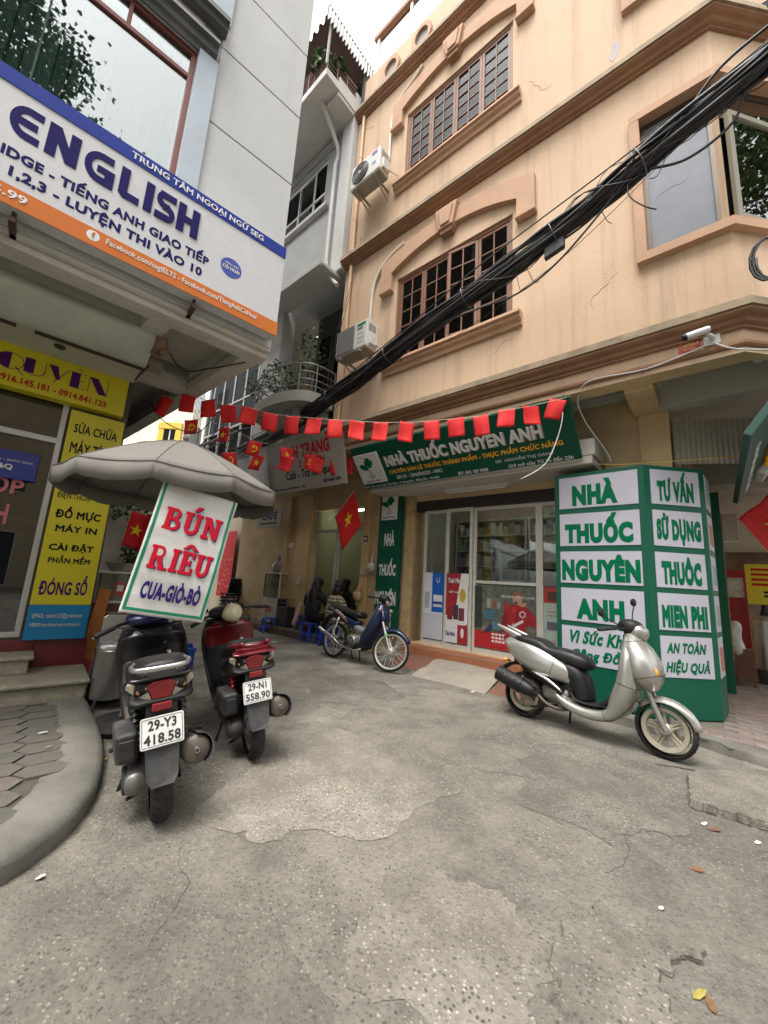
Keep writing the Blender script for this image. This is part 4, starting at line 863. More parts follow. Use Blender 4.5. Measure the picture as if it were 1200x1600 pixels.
b = MB(); b.slab(bps, 4.5, 4.72); b.slab([(-7.35, 4.65), (-7.0, 4.15), (-6.0, 4.1), (-5.6, 4.65)], 4.25, 4.5); obj('balcony_slab', b, balg, GH, bevel=.01)
rs = mat('grey steel rail', (.2, .2, .19), .45, .5, var=.2)
for z in (4.82, 4.95, 5.1, 5.26): b = MB(); b.tube([(x, y, z) for x, y in bps], .011 if z < 5.2 else .017, 7); obj('balcony_rail', b, rs, GH, smooth=50)
for k in range(0, len(bps), 4): b = MB(); x, y = bps[k]; b.tube([(x, y, 4.72), (x, y, 5.27)], .012, 6); obj('balcony_post', b, rs, GH, smooth=50)
b = MB(); b.box(-6.9, -6.4, 4.2, 4.5, 4.73, 5.05); obj('balcony_planter', b, mat('dark planter', (.05, .045, .04), .8), GH, bevel=.02)
# cafe ground floor
b = MB(); b.wall(-10.2, -5.14, 0, 4.5, 5.69, [(-7.0, -5.35, .12, 2.85)], .2); obj('ground_wall', b, ochre, GH, recalc=False)
b = MB(); b.box(-10.2, -5.14, 5.0, 5.69, 4.12, 4.2); obj('soffit', b, greyw, GH)
for x0, x1 in ((-5.36, -5.15), (-7.5, -7.02), (-8.05, -7.85)):
    b = MB(); b.box(x0, x1, 5.6, 5.75, 0, 3.2); obj('timber_post', b, mat('yellow timber', (.52, .36, .17), .6, var=.2, vs=3, grime=.4, gcol=(.18, .11, .05), gs=3), GH, bevel=.008)
for x0, x1 in ((-7.0, -6.25), (-6.2, -5.4)):
    b = MB(); b.box(x0, x0 + .06, 5.76, 5.8, .14, 2.8); b.box(x1 - .06, x1, 5.76, 5.8, .14, 2.8); b.box(x0 + .06, x1 - .06, 5.761, 5.799, 2.3, 2.36); b.box(x0 + .06, x1 - .06, 5.761, 5.799, .14, .2)
    fd = obj('glass_door', b, mat('pale green frame', (.42, .47, .42), .5, grime=.2, gcol=(.25, .25, .2)), GH, bevel=.004)
    g = MB(); g.box(x0 + .06, x1 - .06, 5.775, 5.78, .2, 2.8); obj('pane', g, glass('cafe glass', (.75, .78, .7), .8, .02, .04), fd)
b = MB(); b.box(-7.6, -5.15, 7.9, 7.95, .1, 3.5); b.box(-7.6, -7.55, 5.8, 7.9, .1, 3.5); b.box(-7.6, -5.15, 5.8, 7.9, .1, .14); b.box(-7.6, -5.15, 5.8, 7.9, 3.2, 3.25); obj('cafe_room', b, mat('cafe room wall', (.5, .5, .36), .8), GH)
b = MB(); b.box(-10.3, -5.3, 5.3, 5.69, 0, .16); obj('cafe_step', b, mat('brown step', (.11, .07, .05), .7, var=.3, vs=4, grime=.4, gcol=(.2, .17, .13), gs=3), GH, bevel=.01)
b = MB(); b.box(-5.3, -5.19, 5.583, 5.6, 2.05, 2.17); hn = obj('number_plate', b, mat('navy enamel', (.015, .02, .05), .4), GH); lettering('63', -5.285, -5.205, 2.075, 2.145, 5.581, mat('white print', (.75, .75, .75)), hn, .03)
for x, z, w_, h_ in ((-5.28, 1.4, .09, .09), (-7.3, 1.1, .13, .2), (-7.72, 1.95, .14, .1)):
    b = MB(); b.box(x, x + w_, 5.56, 5.6, z, z + h_); obj('socket_box', b, mat('ivory box', (.5, .47, .4), .5, var=.2), GH, bevel=.006)

# further house with a grilled loggia
FH = thing('grilled_house', 'house with white mullioned upper windows behind a bulging steel grille', 'house', 'P', (-10.5, 5.7, 0))
b = MB(); b.wall(-11.0, -8.2, 3.6, 8, 4.6, [(-10.9, -8.3, 4.3, 6.6)], .1); b.add([(-11.0, 4.6, 8), (-8.2, 4.6, 8), (-8.2, 9, 8), (-11.0, 9, 8)], [(0, 1, 2, 3)]); obj('upper_wall', b, greyw, FH, recalc=False)
b = MB(); b.box(-10.95, -8.1, 5.2, 5.25, 3.6, 7); b.box(-11.0, -10.96, 4.62, 9, 3.6, 8); obj('room_back', b, mat('grey interior', (.14, .14, .13), .9, var=.3, vs=1.2), FH)
for i in range(5):
    x = -10.72 + i * .58; b = MB(); b.box(x, x + .045, 4.6, 4.65, 4.3, 6.6); obj('mullion', b, upvc, FH)
for z in (5.7, 5.0): b = MB(); b.box(-10.9, -8.3, 4.595, 4.64, z, z + .045); obj('transom', b, upvc, FH)
for i in range(4):
    x = -10.675 + i * .58
    b = MB(); b.box(x, x + .535, 4.62, 4.625, 5.745, 6.6); obj('pane', b, gg, FH); b = MB(); b.box(x, x + .535, 4.62, 4.625, 5.045, 5.7); obj('pane', b, gg, FH)
gm = mat('grille steel', (.08, .08, .085), .5, .4)
for i in range(29):
    x = -11.1 + i * .1; b = MB(); b.tube(catmull([(x, 4.55, 4.75), (x, 4.2, 4.55), (x, 4.1, 4.3), (x, 4.25, 4.05), (x, 4.55, 4.0)], 3), .009, 5); obj('grille_bar', b, gm, FH, smooth=50)
for y, z in ((4.2, 4.55), (4.1, 4.3), (4.25, 4.05)): b = MB(); b.tube([(-11.2, y, z), (-8.2, y, z)], .012, 6); obj('grille_rail', b, gm, FH, smooth=50)
for i in range(7):
    x = -11.15 + i * .09; b = MB(); b.tube([(x, 4.3, 4.1), (x, 4.3, 6.6)], .01, 5); obj('grille_bar', b, gm, FH, smooth=50)
b = MB(); b.wall(-15, -10.2, 0, 3.6, 6.2, [(-11.1, -9.75, .05, 2.4)], .15); b.add([(-11, 4.6, 3.6), (-8.2, 4.6, 3.6), (-8.2, 6.3, 3.6), (-11, 6.3, 3.6)], [(3, 2, 1, 0)]); obj('ground_wall', b, mat('stained cream wall', (.42, .36, .26), .85, var=.15, vs=1.2, grime=.5, gcol=(.2, .17, .12), gs=1.2), FH, recalc=False)
b = MB(); b.box(-11.1, -9.75, 6.9, 6.95, 0, 2.6); b.box(-10.75, -10.7, 6.2, 6.9, 0, 2.4); obj('doorway', b, mat('dark doorway', (.03, .028, .026), .9), FH)
b = MB(); b.box(-10.45, -9.95, 6.3, 6.33, .05, 1.95); obj('door', b, mat('cream door', (.5, .44, .32), .6), FH, bevel=.01)
b = MB(); b.box(-10.4, -9.95, 6.25, 6.28, 2.05, 2.3); obj('fanlight', b, mat('pale fanlight', (.35, .42, .42), .2), FH)
b = MB(); b.box(-9.9, -9.6, 6.1, 6.2, 0, 2.5); obj('door_post', b, mat('dark green post', (.03, .035, .02), .6), FH, bevel=.01)

# pale house at the end of the alley, with a yellow window surround
EH = thing('alley_end_house', 'cream house at the end of the alley with a yellow window surround', 'house', 'W', (-9.5, 17, 0))
b = MB(); b.box(-16, -6.2, 16, 22, 0, 8.2); obj('wall', b, mat('bright cream wall', (.7, .66, .55), .85, var=.1), EH)
yl = mat('yellow surround', (.7, .45, .06), .7)
for x0 in (-9.95,):
    b = MB(); b.box(x0, x0 + .25, 15.9, 16.02, 5.6, 7.2); b.box(x0 + .75, x0 + 1.0, 15.9, 16.02, 5.6, 7.2); b.box(x0, x0 + 1.0, 15.88, 16.02, 7.2, 7.5); obj('window_surround', b, yl, EH, bevel=.02)
b = MB(); b.box(-9.7, -9.2, 15.97, 15.99, 5.6, 7.2); wq = obj('window', b, gg, EH); b = MB(); b.box(-9.47, -9.43, 15.94, 15.965, 5.6, 7.2); obj('mullion', b, upvc, wq)
b = MB(); b.box(-8.3, -7.5, 15.9, 16.0, 3.2, 4.6); obj('window', b, gg, EH)
b = MB(); b.box(-8.3, -7.75, 15.0, 15.3, 5.6, 7.0); obj('chimney_duct', b, mat('grey duct', (.2, .2, .2), .7), EH)
# low wall with planting on the alley's left side
AW = thing('alley_wall', 'whitewashed wall with a diamond plaque along the alley', 'wall', 'L', (.8, 11, 0))
b = MB(); b.box(.2, .4, 8.5, 15, 0, 2.7); b.map(skew2); obj('masonry', b, mat('dirty whitewash', (.55, .52, .43), .9, var=.15, vs=1.2, grime=.5, gcol=(.3, .27, .2), gs=1.5), AW, bevel=.01)
b = MB(); b.box(.0, 2.6, 11.6, 11.75, 0, 3.1); obj('end_masonry', b, mat('dirty whitewash', (.55, .52, .43)), AW, bevel=.01)
b = MB(); b.prism([(.72, 2.05), (.9, 2.4), (1.08, 2.05), (.9, 1.7)], 11.56, 11.6); obj('diamond_plaque', b, mat('gold plaque', (.4, .22, .05), .4), AW)
# ------------------------------------------------------------------ motorbikes (x forward, y left, z up, origin at the rear tyre's contact)
rubber = mat('tyre rubber', (.014, .0135, .013), .8, var=.3, vs=20, grime=.55, gcol=(.075, .07, .06), gs=9)
blackpl = mat('black plastic', (.009, .009, .009), .5, var=.2, bump=.06, bs=300, grime=.25, gcol=(.06, .057, .05), gs=5, spec=.35)
greypl = mat('dusty grey plastic', (.04, .04, .04), .6, var=.3, bump=.08, bs=200, grime=.5, gcol=(.16, .15, .135), gs=8)
alum = mat('cast aluminium', (.35, .34, .32), .42, .75, var=.2, grime=.5, gcol=(.12, .11, .09), gs=9)
chrome = mat('chrome', (.75, .75, .74), .12, 1.0, grime=.2, gcol=(.3, .27, .22), gs=12)
steel = mat('brushed steel', (.55, .54, .52), .3, .9, var=.1, grime=.25, gcol=(.25, .24, .22), gs=4)
seatm = mat('seat vinyl', (.01, .01, .0105), .45, var=.2, bump=.12, bs=500, grime=.2, gcol=(.05, .05, .05), gs=6, spec=.4)
redlens = mat('red lens', (.2, .012, .015), .2, coat=.3, bump=.25, bs=120)
amber = mat('amber lens', (.75, .3, .04), .12, coat=.5)
clearlens = mat('clear lens', (.36, .31, .24), .15, coat=.5, var=.4, vs=30)
platem = mat('plate white', (.72, .71, .68), .45, grime=.5, gcol=(.38, .35, .3), gs=18)
plateb = mat('plate black', (.03, .03, .03), .5)
mirrorm = mat('mirror glass', (.8, .8, .8), .03, 1.0)

def tread_tyre(cx, cz, R, w, n=120, m=14, groove=True):
    mb = MB(); vs = []; fs = []; rt = w / 2
    for i in range(n):
        a = 2 * pi * i / n
        for k in range(m):
            t = -1.15 + 2.3 * k / (m - 1); ang = t * 1.35
            rr = R - rt * .82 + rt * .82 * cos(ang) ; yy = rt * sin(ang) * (1 if abs(ang) < pi / 2 else 1)
            if groove and .12 < abs(t) < .85:
                ph = (i / n * 30 + abs(t) * 1.1) % 1
                if ph < .3: rr -= .009
            if groove and abs(t) < .1 and m > 12: rr -= .003
            vs.append((cx + rr * cos(a), yy, cz + rr * sin(a)))
    for i in range(n):
        j = (i + 1) % n
        for k in range(m - 1): fs.append((i * m + k, j * m + k, j * m + k + 1, i * m + k + 1))
    mb.add(vs, fs); return mb
def seam(st, u, sub=5, seg=30, y0=0.0, fn=None):
    """a thin dark panel joint round a swept body at station parameter u"""
    Q = catmull(st, sub); i = max(1, min(len(Q) - 2, int(u * (len(Q) - 1)))); a, c = Q[i - 1], Q[i + 1]; tx, tz = c[0] - a[0], c[1] - a[1]; l = sqrt(tx * tx + tz * tz) or 1; nx, nz = -tz / l, tx / l; x, z, hw, ht, e = Q[i]; P_ = []
    for k in range(seg):
        t = 2 * pi * k / seg; c_, s_ = cos(t), sin(t); P_.append((x + nx * ht * 1.003 * math.copysign(abs(s_) ** (2 / e), s_), y0 + hw * 1.003 * math.copysign(abs(c_) ** (2 / e), c_), z + nz * ht * 1.003 * math.copysign(abs(s_) ** (2 / e), s_)))
    b = MB(); b.tube(P_, .0022, 4, closed=True)
    return b.map(fn) if fn else b
def steer_fn(deg, px, pz, rake):
    ax = Vector((-sin(radians(rake)), 0, cos(radians(rake)))); Rm = Matrix.Rotation(radians(deg), 3, ax); o = Vector((px, 0, pz))
    return lambda x, y, z: tuple(Rm @ (Vector((x, y, z)) - o) + o)
def make_wheel(root, cx, cz, R, w, style, paint, fn=None, disc=False, nm='wheel'):
    ap = (lambda b: b.map(fn)) if fn else (lambda b: b)
    rr = R - w * .78; mb = MB()
    if style == 'wire': rr = R - w * .62; mb.lathe([(rr - .016, -w * .26), (rr + .004, -w * .32), (rr + .004, w * .32), (rr - .016, w * .26), (rr - .018, 0), (rr - .016, -w * .26)], 44, (cx, 0, cz), 'y')
    else: mb.lathe([(rr - .02, -w * .3), (rr + .012, -w * .36), (rr + .012, -w * .3), (rr - .008, -w * .2), (rr - .012, 0), (rr - .008, w * .2), (rr + .012, w * .3), (rr + .012, w * .36), (rr - .02, w * .3), (rr - .028, 0), (rr - .02, -w * .3)], 44, (cx, 0, cz), 'y')
    if style == 'alloy':
        for k in range(5):
            a = 2 * pi * k / 5 + .5
            for s_ in (-1, 1):
                b0 = a + s_ * .28; x0, z0 = cx + .04 * cos(b0), cz + .04 * sin(b0); x1, z1 = cx + (rr - .01) * cos(a + s_ * .1), cz + (rr - .01) * sin(a + s_ * .1)
                mb.tube([(x0, 0, z0), ((x0 + x1) / 2, 0, (z0 + z1) / 2), (x1, 0, z1)], [.016, .011, .014], 6)
        mb.lathe([(0, -.045), (.035, -.045), (.05, -.03), (.05, .03), (.035, .045), (0, .045)], 20, (cx, 0, cz), 'y')
    else:
        mb.lathe([(0, -.05), (.03, -.05), (.06, -.035), (.062, .035), (.03, .05), (0, .05)], 24, (cx, 0, cz), 'y')
    wh = obj(nm, ap(mb), paint, root, smooth=40)
    obj('tyre', ap(tread_tyre(cx, cz, R, w)), rubber, wh, smooth=50)
    if style == 'wire':
        for k in range(24):
            a = 2 * pi * k / 24; s_ = 1 if k % 2 else -1; sk = .9 * (1 if (k // 2) % 2 else -1); b = MB()
            b.tube([(cx + .055 * cos(a + sk), s_ * .028, cz + .055 * sin(a + sk)), (cx + (rr - .008) * cos(a), s_ * .004, cz + (rr - .008) * sin(a))], .0028, 5)
            obj('spoke', ap(b), mat('spoke steel', (.6, .6, .58), .35, .4), wh, smooth=60)
    if disc:
        b = MB(); b.lathe([(.05, .055), (.1, .055), (.1, .059), (.05, .059), (.05, .055)], 32, (cx, 0, cz), 'y'); obj('brake_disc', ap(b), steel, wh, smooth=40)
    return wh
def mirror(root, base, top, fn=None):
    b = MB(); b.tube(catmull([base, ((base[0] + top[0]) / 2 - .01, (base[1] + top[1]) / 2 + (.02 if top[1] > 0 else -.02), base[2] * .4 + top[2] * .6), top], 5), .006, 6)
    c = Vector(top) + Vector((-.01, .03 if top[1] > 0 else -.03, .03))
    b.ell(c, (.016, .062, .04), 16, 8)
    if fn: b.map(fn)
    o = obj('mirror', b, blackpl, root, smooth=60)
    g = MB(); g.lathe([(0, 0), (1, 0)], 16); g.map(lambda x, y, z: (c[0] - .0165, c[1] + x * .053, c[2] + y * .033))
    if fn: g.map(fn)
    obj('mirror_glass', g, mirrorm, o)
def plate(root, c, tilt, rows, w=.19, h=.14, lead=0):
    """rear plate facing -x"""
    def fn(x, y, z): # local: x right when seen from behind, y into the bike, z up
        yy, zz = y, z - 0; yy, zz = yy * cos(tilt) - zz * sin(tilt), yy * sin(tilt) + zz * cos(tilt)
        return (c[0] + yy, c[1] - x, c[2] + zz)
    b = MB(); b.prism([(w / 2 * sx * (1 if i in (0, 3, 4, 7) else .93), h / 2 * sz * (.9 if i in (0, 3, 4, 7) else 1)) for i, (sx, sz) in enumerate([(1, -1), (1, -1), (-1, -1), (-1, -1), (-1, 1), (-1, 1), (1, 1), (1, 1)])], 0, .003); b.map(fn)
    pl = obj('license_plate', b, platem, root)
    for q in ([rect(-w / 2 + .008, w / 2 - .008, h / 2 - .009, h / 2 - .0065)], [rect(-w / 2 + .008, w / 2 - .008, -h / 2 + .0065, -h / 2 + .009)], [rect(-w / 2 + .006, -w / 2 + .0085, -h / 2 + .009, h / 2 - .009)], [rect(w / 2 - .0085, w / 2 - .006, -h / 2 + .009, h / 2 - .009)]):
        b = MB(); b.prism(q[0], -.001, .0005); b.map(fn); obj('plate_border', b, plateb, pl)
    for t_, (x0, x1, z0, z1) in zip(rows, ((-.062, .062, .008, .055), (-.08, .08, -.055, -.008))):
        vs, fs = text_mb(t_, .03); ax, bx = min(v[0] for v in vs), max(v[0] for v in vs); az, bz = min(v[1] for v in vs), max(v[1] for v in vs)
        b = MB(); b.add([(x0 + (v[0] - ax) / (bx - ax) * (x1 - x0), -.0015 - v[2] * .01, z0 + (v[1] - az) / (bz - az) * (z1 - z0)) for v in vs], fs); b.map(fn)
        obj('lettering', b, plateb, pl, recalc=False)
    return pl

def scooter(name, label, loc, yaw, lean, kind, steer=0):
    root = thing(name, label, 'scooter', 'W', loc, (radians(lean), 0, radians(yaw)), group='parked motorbikes'); OFF[root.name] = (0, 0, 0)
    if kind == 'silver': paint = mat('silver paint', (.4, .39, .355), .3, .6, var=.06, coat=.7, grime=.2, gcol=(.3, .28, .24), gs=3); paint2 = paint; rimp = mat('cream alloy', (.42, .38, .29), .45, .4, grime=.4, gcol=(.25, .21, .16), gs=10)
    elif kind == 'black': paint = mat('black paint', (.006, .006, .007), .3, 0, coat=.25, spec=.4, grime=.12, gcol=(.07, .065, .06), gs=4); paint2 = mat('blue metallic paint', (.008, .012, .07), .3, .2, coat=.4); rimp = alum
    else: paint = mat('black paint', (.014, .014, .016), .2); paint2 = mat('red metallic paint', (.13, .004, .008), .3, .1, coat=.4); rimp = alum
    brown = mat('worn brown plastic', (.09, .062, .05), .6, var=.2, grime=.3, gcol=(.15, .13, .11), gs=6)
    WB = 1.22; R = .222
    fn = steer_fn(steer, WB - .14, .62, 26)
    make_wheel(root, 0, R, R, .1, 'alloy', rimp, nm='rear_wheel')
    make_wheel(root, WB, R + .004, R + .004, .09, 'alloy', rimp, fn, disc=True, nm='front_wheel')
    # fork and front fender
    for s_ in (-1, 1):
        b = MB(); b.tube([(WB - .16, s_ * .062, .64), (WB - .07, s_ * .062, .42)], .019, 12); b.tube([(WB - .07, s_ * .062, .42), (WB + .015, s_ * .062, R)], .024, 12); b.lathe([(0, -.015), (.026, -.015), (.026, .015), (0, .015)], 12, (WB + .01, s_ * .062, R), 'y'); b.map(fn)
        obj('fork_leg', b, alum, root, smooth=40)
    b = MB(); n = 14
    for i in range(n + 1):
        a = radians(140 - 128 * i / n); rr = R + .035
        tp = .62 + .38 * sin(pi * min(1, i / n * 1.05)); hw = .075 * tp
        for k in range(9):
            t = -1 + k / 4; b.v.append((WB + (rr - .045 * abs(t) ** 2.4) * cos(a), hw * t, R + (rr - .045 * abs(t) ** 2.4) * sin(a)))
    for i in range(n):
        for k in range(8): b.f.append((i * 9 + k, (i + 1) * 9 + k, (i + 1) * 9 + k + 1, i * 9 + k + 1))
    b.map(fn); fe = obj('front_fender', b, paint2, root, smooth=180); so = fe.modifiers.new('solid', 'SOLIDIFY'); so.thickness = .004
    # nose and leg shield
    if kind == 'silver':
        b = MB(); b.sweep([(1.0, .985, .07, .02, 2.3), (1.0, .93, .14, .07, 2.6), (1.03, .82, .22, .115, 2.8), (1.09, .68, .245, .125, 2.8), (1.13, .57, .2, .09, 2.6), (1.155, .505, .09, .03, 2.3)], 5, 30); obj('front_cover', b, paint, root, smooth=180)
        for u_ in (.3, .72): obj('panel_seam', seam([(1.0, .985, .07, .02, 2.3), (1.0, .93, .14, .07, 2.6), (1.03, .82, .22, .115, 2.8), (1.09, .68, .245, .125, 2.8), (1.13, .57, .2, .09, 2.6), (1.155, .505, .09, .03, 2.3)], u_, 5, 30), mat('panel gap', (.004, .004, .004), .8), root)
        b = MB(); b.sweep([(.98, .93, .14, .03, 3), (.99, .76, .24, .06, 3.4), (.98, .56, .25, .085, 3.4), (.92, .38, .225, .09, 3.2), (.83, .245, .185, .06, 3), (.66, .21, .18, .055, 3), (.48, .24, .17, .05, 3), (.36, .31, .15, .03, 3)], 5, 28); obj('lower_cover', b, paint, root, smooth=180)
        for u_ in (.34, .62): obj('panel_seam', seam([(.98, .93, .14, .03, 3), (.99, .76, .24, .06, 3.4), (.98, .56, .25, .085, 3.4), (.92, .38, .225, .09, 3.2), (.83, .245, .185, .06, 3), (.66, .21, .18, .055, 3), (.48, .24, .17, .05, 3), (.36, .31, .15, .03, 3)], u_, 5, 28), mat('panel gap', (.004, .004, .004), .8), root)
        b = MB(); b.sweep([(.955, .95, .1, .02, 3), (.965, .78, .18, .035, 3), (.93, .56, .19, .04, 3), (.86, .38, .175, .035, 3), (.76, .305, .165, .02, 3)], 5, 24); obj('inner_leg_shield', b, blackpl, root, smooth=180)
        for s_ in (-1, 1):
            b = MB(); b.ell((1.155, s_ * .152, .69), (.055, .03, .06), 14, 8); b.map(lambda x, y, z: (x + (z - .69) * -.5, y, z)); obj('indicator', b, amber if s_ < 0 else clearlens, root, smooth=180)
    else:
        b = MB(); b.sweep([(1.0, .98, .08, .03, 2.3), (1.06, .9, .14, .06, 2.5), (1.13, .76, .19, .085, 2.5), (1.16, .62, .2, .08, 2.5), (1.1, .5, .14, .04, 2.5)], 5, 24); obj('front_cover', b, paint2, root, smooth=180)
        for u_ in (.3, .72): obj('panel_seam', seam([(1.0, .98, .08, .03, 2.3), (1.06, .9, .14, .06, 2.5), (1.13, .76, .19, .085, 2.5), (1.16, .62, .2, .08, 2.5), (1.1, .5, .14, .04, 2.5)], u_, 5, 24), mat('panel gap', (.004, .004, .004), .8), root)
        b = MB(); b.sweep([(1.0, .88, .19, .03, 3), (1.02, .72, .235, .04, 3.2), (.99, .54, .225, .045, 3.2), (.9, .36, .2, .05, 3), (.8, .26, .185, .05, 3), (.62, .23, .18, .05, 3), (.42, .28, .16, .04, 3)], 5, 24); obj('lower_cover', b, paint, root, smooth=180)
        for u_ in (.34, .62): obj('panel_seam', seam([(1.0, .88, .19, .03, 3), (1.02, .72, .235, .04, 3.2), (.99, .54, .225, .045, 3.2), (.9, .36, .2, .05, 3), (.8, .26, .185, .05, 3), (.62, .23, .18, .05, 3), (.42, .28, .16, .04, 3)], u_, 5, 24), mat('panel gap', (.004, .004, .004), .8), root)
        b = MB(); b.sweep([(.93, .93, .12, .03, 2.6), (.93, .83, .2, .05, 2.8), (.955, .72, .215, .035, 3), (.94, .62, .19, .02, 3)], 5, 24); obj('inner_leg_shield', b, paint if kind == 'black' else paint2, root, smooth=180)
        b = MB(); b.sweep([(.945, .64, .19, .025, 3), (.92, .5, .19, .03, 3), (.85, .36, .18, .03, 3), (.74, .29, .17, .02, 3)], 5, 24); obj('knee_panel', b, brown if kind == 'black' else blackpl, root, smooth=180)
        b = MB(); b.lathe([(0, 0), (.02, 0), (.022, .01), (0, .012)], 14, (.9, -.09, .74), 'x'); b.map(lambda x, y, z: (.9 - (x - .9) - .02, y, z)); obj('ignition_lock', b, chrome, root, smooth=40)
    # floor
    b = MB(); b.sweep([(.86, .315, .16, .012, 4), (.7, .29, .165, .014, 4), (.55, .3, .15, .014, 4), (.5, .36, .13, .01, 4)], 4, 20); obj('floorboard', b, blackpl, root, smooth=180)
    # centre and tail
    b = MB(); b.sweep([(.6, .3, .13, .07, 3), (.57, .42, .14, .085, 3), (.5, .52, .15, .1, 3), (.34, .52, .155, .11, 2.8), (.1, .5, .13, .09, 2.6)], 5, 24); obj('centre_cover', b, blackpl, root, smooth=180)
    if kind == 'silver':
        b = MB(); b.sweep([(.58, .45, .1, .04, 2.8), (.44, .51, .165, .1, 3), (.23, .575, .205, .145, 3), (.02, .64, .2, .135, 3), (-.13, .705, .155, .085, 2.8), (-.25, .76, .07, .022, 2.3)], 6, 30); obj('tail_cover', b, paint, root, smooth=180)
        for u_ in (.3,): obj('panel_seam', seam([(.58, .45, .1, .04, 2.8), (.44, .51, .165, .1, 3), (.23, .575, .205, .145, 3), (.02, .64, .2, .135, 3), (-.13, .705, .155, .085, 2.8), (-.25, .76, .07, .022, 2.3)], u_, 6, 30), mat('panel gap', (.004, .004, .004), .8), root)
        b = MB(); b.sweep([(.42, .335, .15, .03, 3), (.3, .4, .165, .05, 3), (.12, .47, .16, .045, 3), (.0, .5, .13, .02, 3)], 4, 22); obj('side_skirt', b, blackpl, root, smooth=180)
        for s_ in (-1, 1):
            b = MB(); b.sweep([(.44, .345, .008, .008, 3), (.3, .425, .012, .014, 3), (.14, .475, .008, .008, 3)], 4, 10, y0=s_ * .172); obj('side_trim', b, chrome, root, smooth=180)
    else:
        b = MB(); b.sweep([(.52, .5, .09, .04, 2.4), (.36, .56, .16, .085, 2.6), (.16, .62, .185, .1, 2.7), (-.02, .66, .18, .09, 2.8), (-.15, .7, .155, .06, 2.8), (-.21, .72, .13, .035, 2.6)], 6, 28); obj('tail_cover', b, paint, root, smooth=180)
        for u_ in (.3,): obj('panel_seam', seam([(.52, .5, .09, .04, 2.4), (.36, .56, .16, .085, 2.6), (.16, .62, .185, .1, 2.7), (-.02, .66, .18, .09, 2.8), (-.15, .7, .155, .06, 2.8), (-.21, .72, .13, .035, 2.6)], u_, 6, 28), mat('panel gap', (.004, .004, .004), .8), root)
    st = [(.66, .6, .07, .03, 2.6), (.6, .63, .13, .07, 2.8), (.45, .665, .16, .075, 3), (.27, .69, .165, .065, 3), (.17, .735, .165, .07, 3), (-.02, .77, .155, .055, 3), (-.12, .79, .1, .025, 2.6)]
    b = MB(); b.sweep(st, 5, 24); obj('seat', b, seatm, root, smooth=180)
    # grab rail
    if kind == 'silver':
        for s_ in (-1, 1):
            b = MB(); b.sweep([(.1, .745, .012, .022, 2.6), (-.05, .795, .018, .03, 2.6), (-.2, .85, .02, .024, 2.6), (-.3, .89, .012, .012, 2.2)], 5, 14, y0=s_ * .115); obj('grab_rail', b, paint, root, smooth=180)
    elif kind == 'black':
        b = MB(); b.tube(catmull([(.06, .15, .79), (-.1, .17, .8), (-.22, .13, .8), (-.25, 0, .8), (-.22, -.13, .8), (-.1, -.17, .8), (.06, -.15, .79)], 5), .0135, 10)
        for y in (-.09, .09): b.tube([(-.22, y, .8), (-.17, y, .74)], .009, 8)
        obj('grab_rail', b, steel, root, smooth=180)
    else:
        b = MB(); b.tube(catmull([(.14, .15, .76), (-.04, .165, .795), (-.18, .14, .81), (-.27, .1, .825)], 5), [.016] * 12 + [.018, .018, .018, .01], 10); b.tube(catmull([(.14, -.15, .76), (-.04, -.165, .795), (-.18, -.14, .81), (-.27, -.1, .825)], 5), [.016] * 12 + [.018, .018, .018, .01], 10)
        b.tube([(-.19, .135, .808), (-.2, 0, .8), (-.19, -.135, .808)], .014, 10); obj('grab_rail', b, paint2, root, smooth=180)
    # tail lamp, indicators, plate, mudguard
    if kind == 'silver':
        b = MB(); b.sweep([(-.16, .735, .12, .045, 2.6), (-.22, .75, .1, .04, 2.6), (-.255, .765, .06, .02, 2.4)], 4, 18); obj('tail_light', b, redlens, root, smooth=180)
        b = MB(); b.sweep([(-.02, .52, .05, .02, 3), (-.16, .5, .06, .018, 3), (-.27, .42, .065, .012, 3), (-.31, .35, .06, .006, 3)], 4, 16); obj('rear_mudguard', b, blackpl, root, smooth=180)
        for s_ in (-1, 1):
            b = MB(); b.tube([(-.16, s_ * .05, .53), (-.17, s_ * .1, .53)], .008, 6); o = obj('indicator', b, blackpl, root, smooth=60); b = MB(); b.ell((-.18, s_ * .12, .535), (.025, .03, .024), 12, 8); obj('lens', b, amber, o, smooth=180)
        plate(root, (-.3, 0, .42), .55, ('29-X1', '204.17') if False else ('', ''), w=.17, h=.12) if False else None
    else:
        b = MB(); b.prism([(-.085, .715), (-.05, .735), (.05, .735), (.085, .715), (.05, .645), (-.05, .645)], 0, .04); b.map(lambda x, y, z: (-.245 + y + (z - .69) * -.25 + x * x * 3.5, -x, z)); tl = obj('tail_light', b, redlens, root, bevel=.006)
        for s_ in (-1, 1):
            b = MB(); b.prism([(.088, .714), (.19, .73), (.2, .70), (.12, .65), (.055, .646)], 0, .04); b.map(lambda x, y, z: (-.243 + y + (z - .69) * -.25 + x * x * 3.5, -x * s_, z)); o = obj('indicator', b, clearlens, root, bevel=.006)
            b = MB(); b.ell((-.195, -s_ * .13, .69), (.008, .012, .012), 10, 6); obj('bulb', b, mat('dull amber', (.4, .2, .07), .3), o, smooth=180)
        b = MB(); b.sweep([(-.1, .77, .15, .02, 3), (-.2, .755, .19, .012, 3), (-.235, .75, .15, .008, 3)], 4, 18); obj('tail_top', b, paint if kind == 'black' else paint2, root, smooth=180)
        b = MB(); b.sweep([(-.1, .655, .185, .035, 3.4), (-.18, .64, .185, .02, 3.4), (-.23, .632, .14, .01, 3)], 4, 22); obj('lamp_housing', b, blackpl, root, smooth=180)
        b = MB(); b.box(-.262, -.245, -.045, .045, .592, .632); obj('reflector', b, redlens, root, bevel=.006)
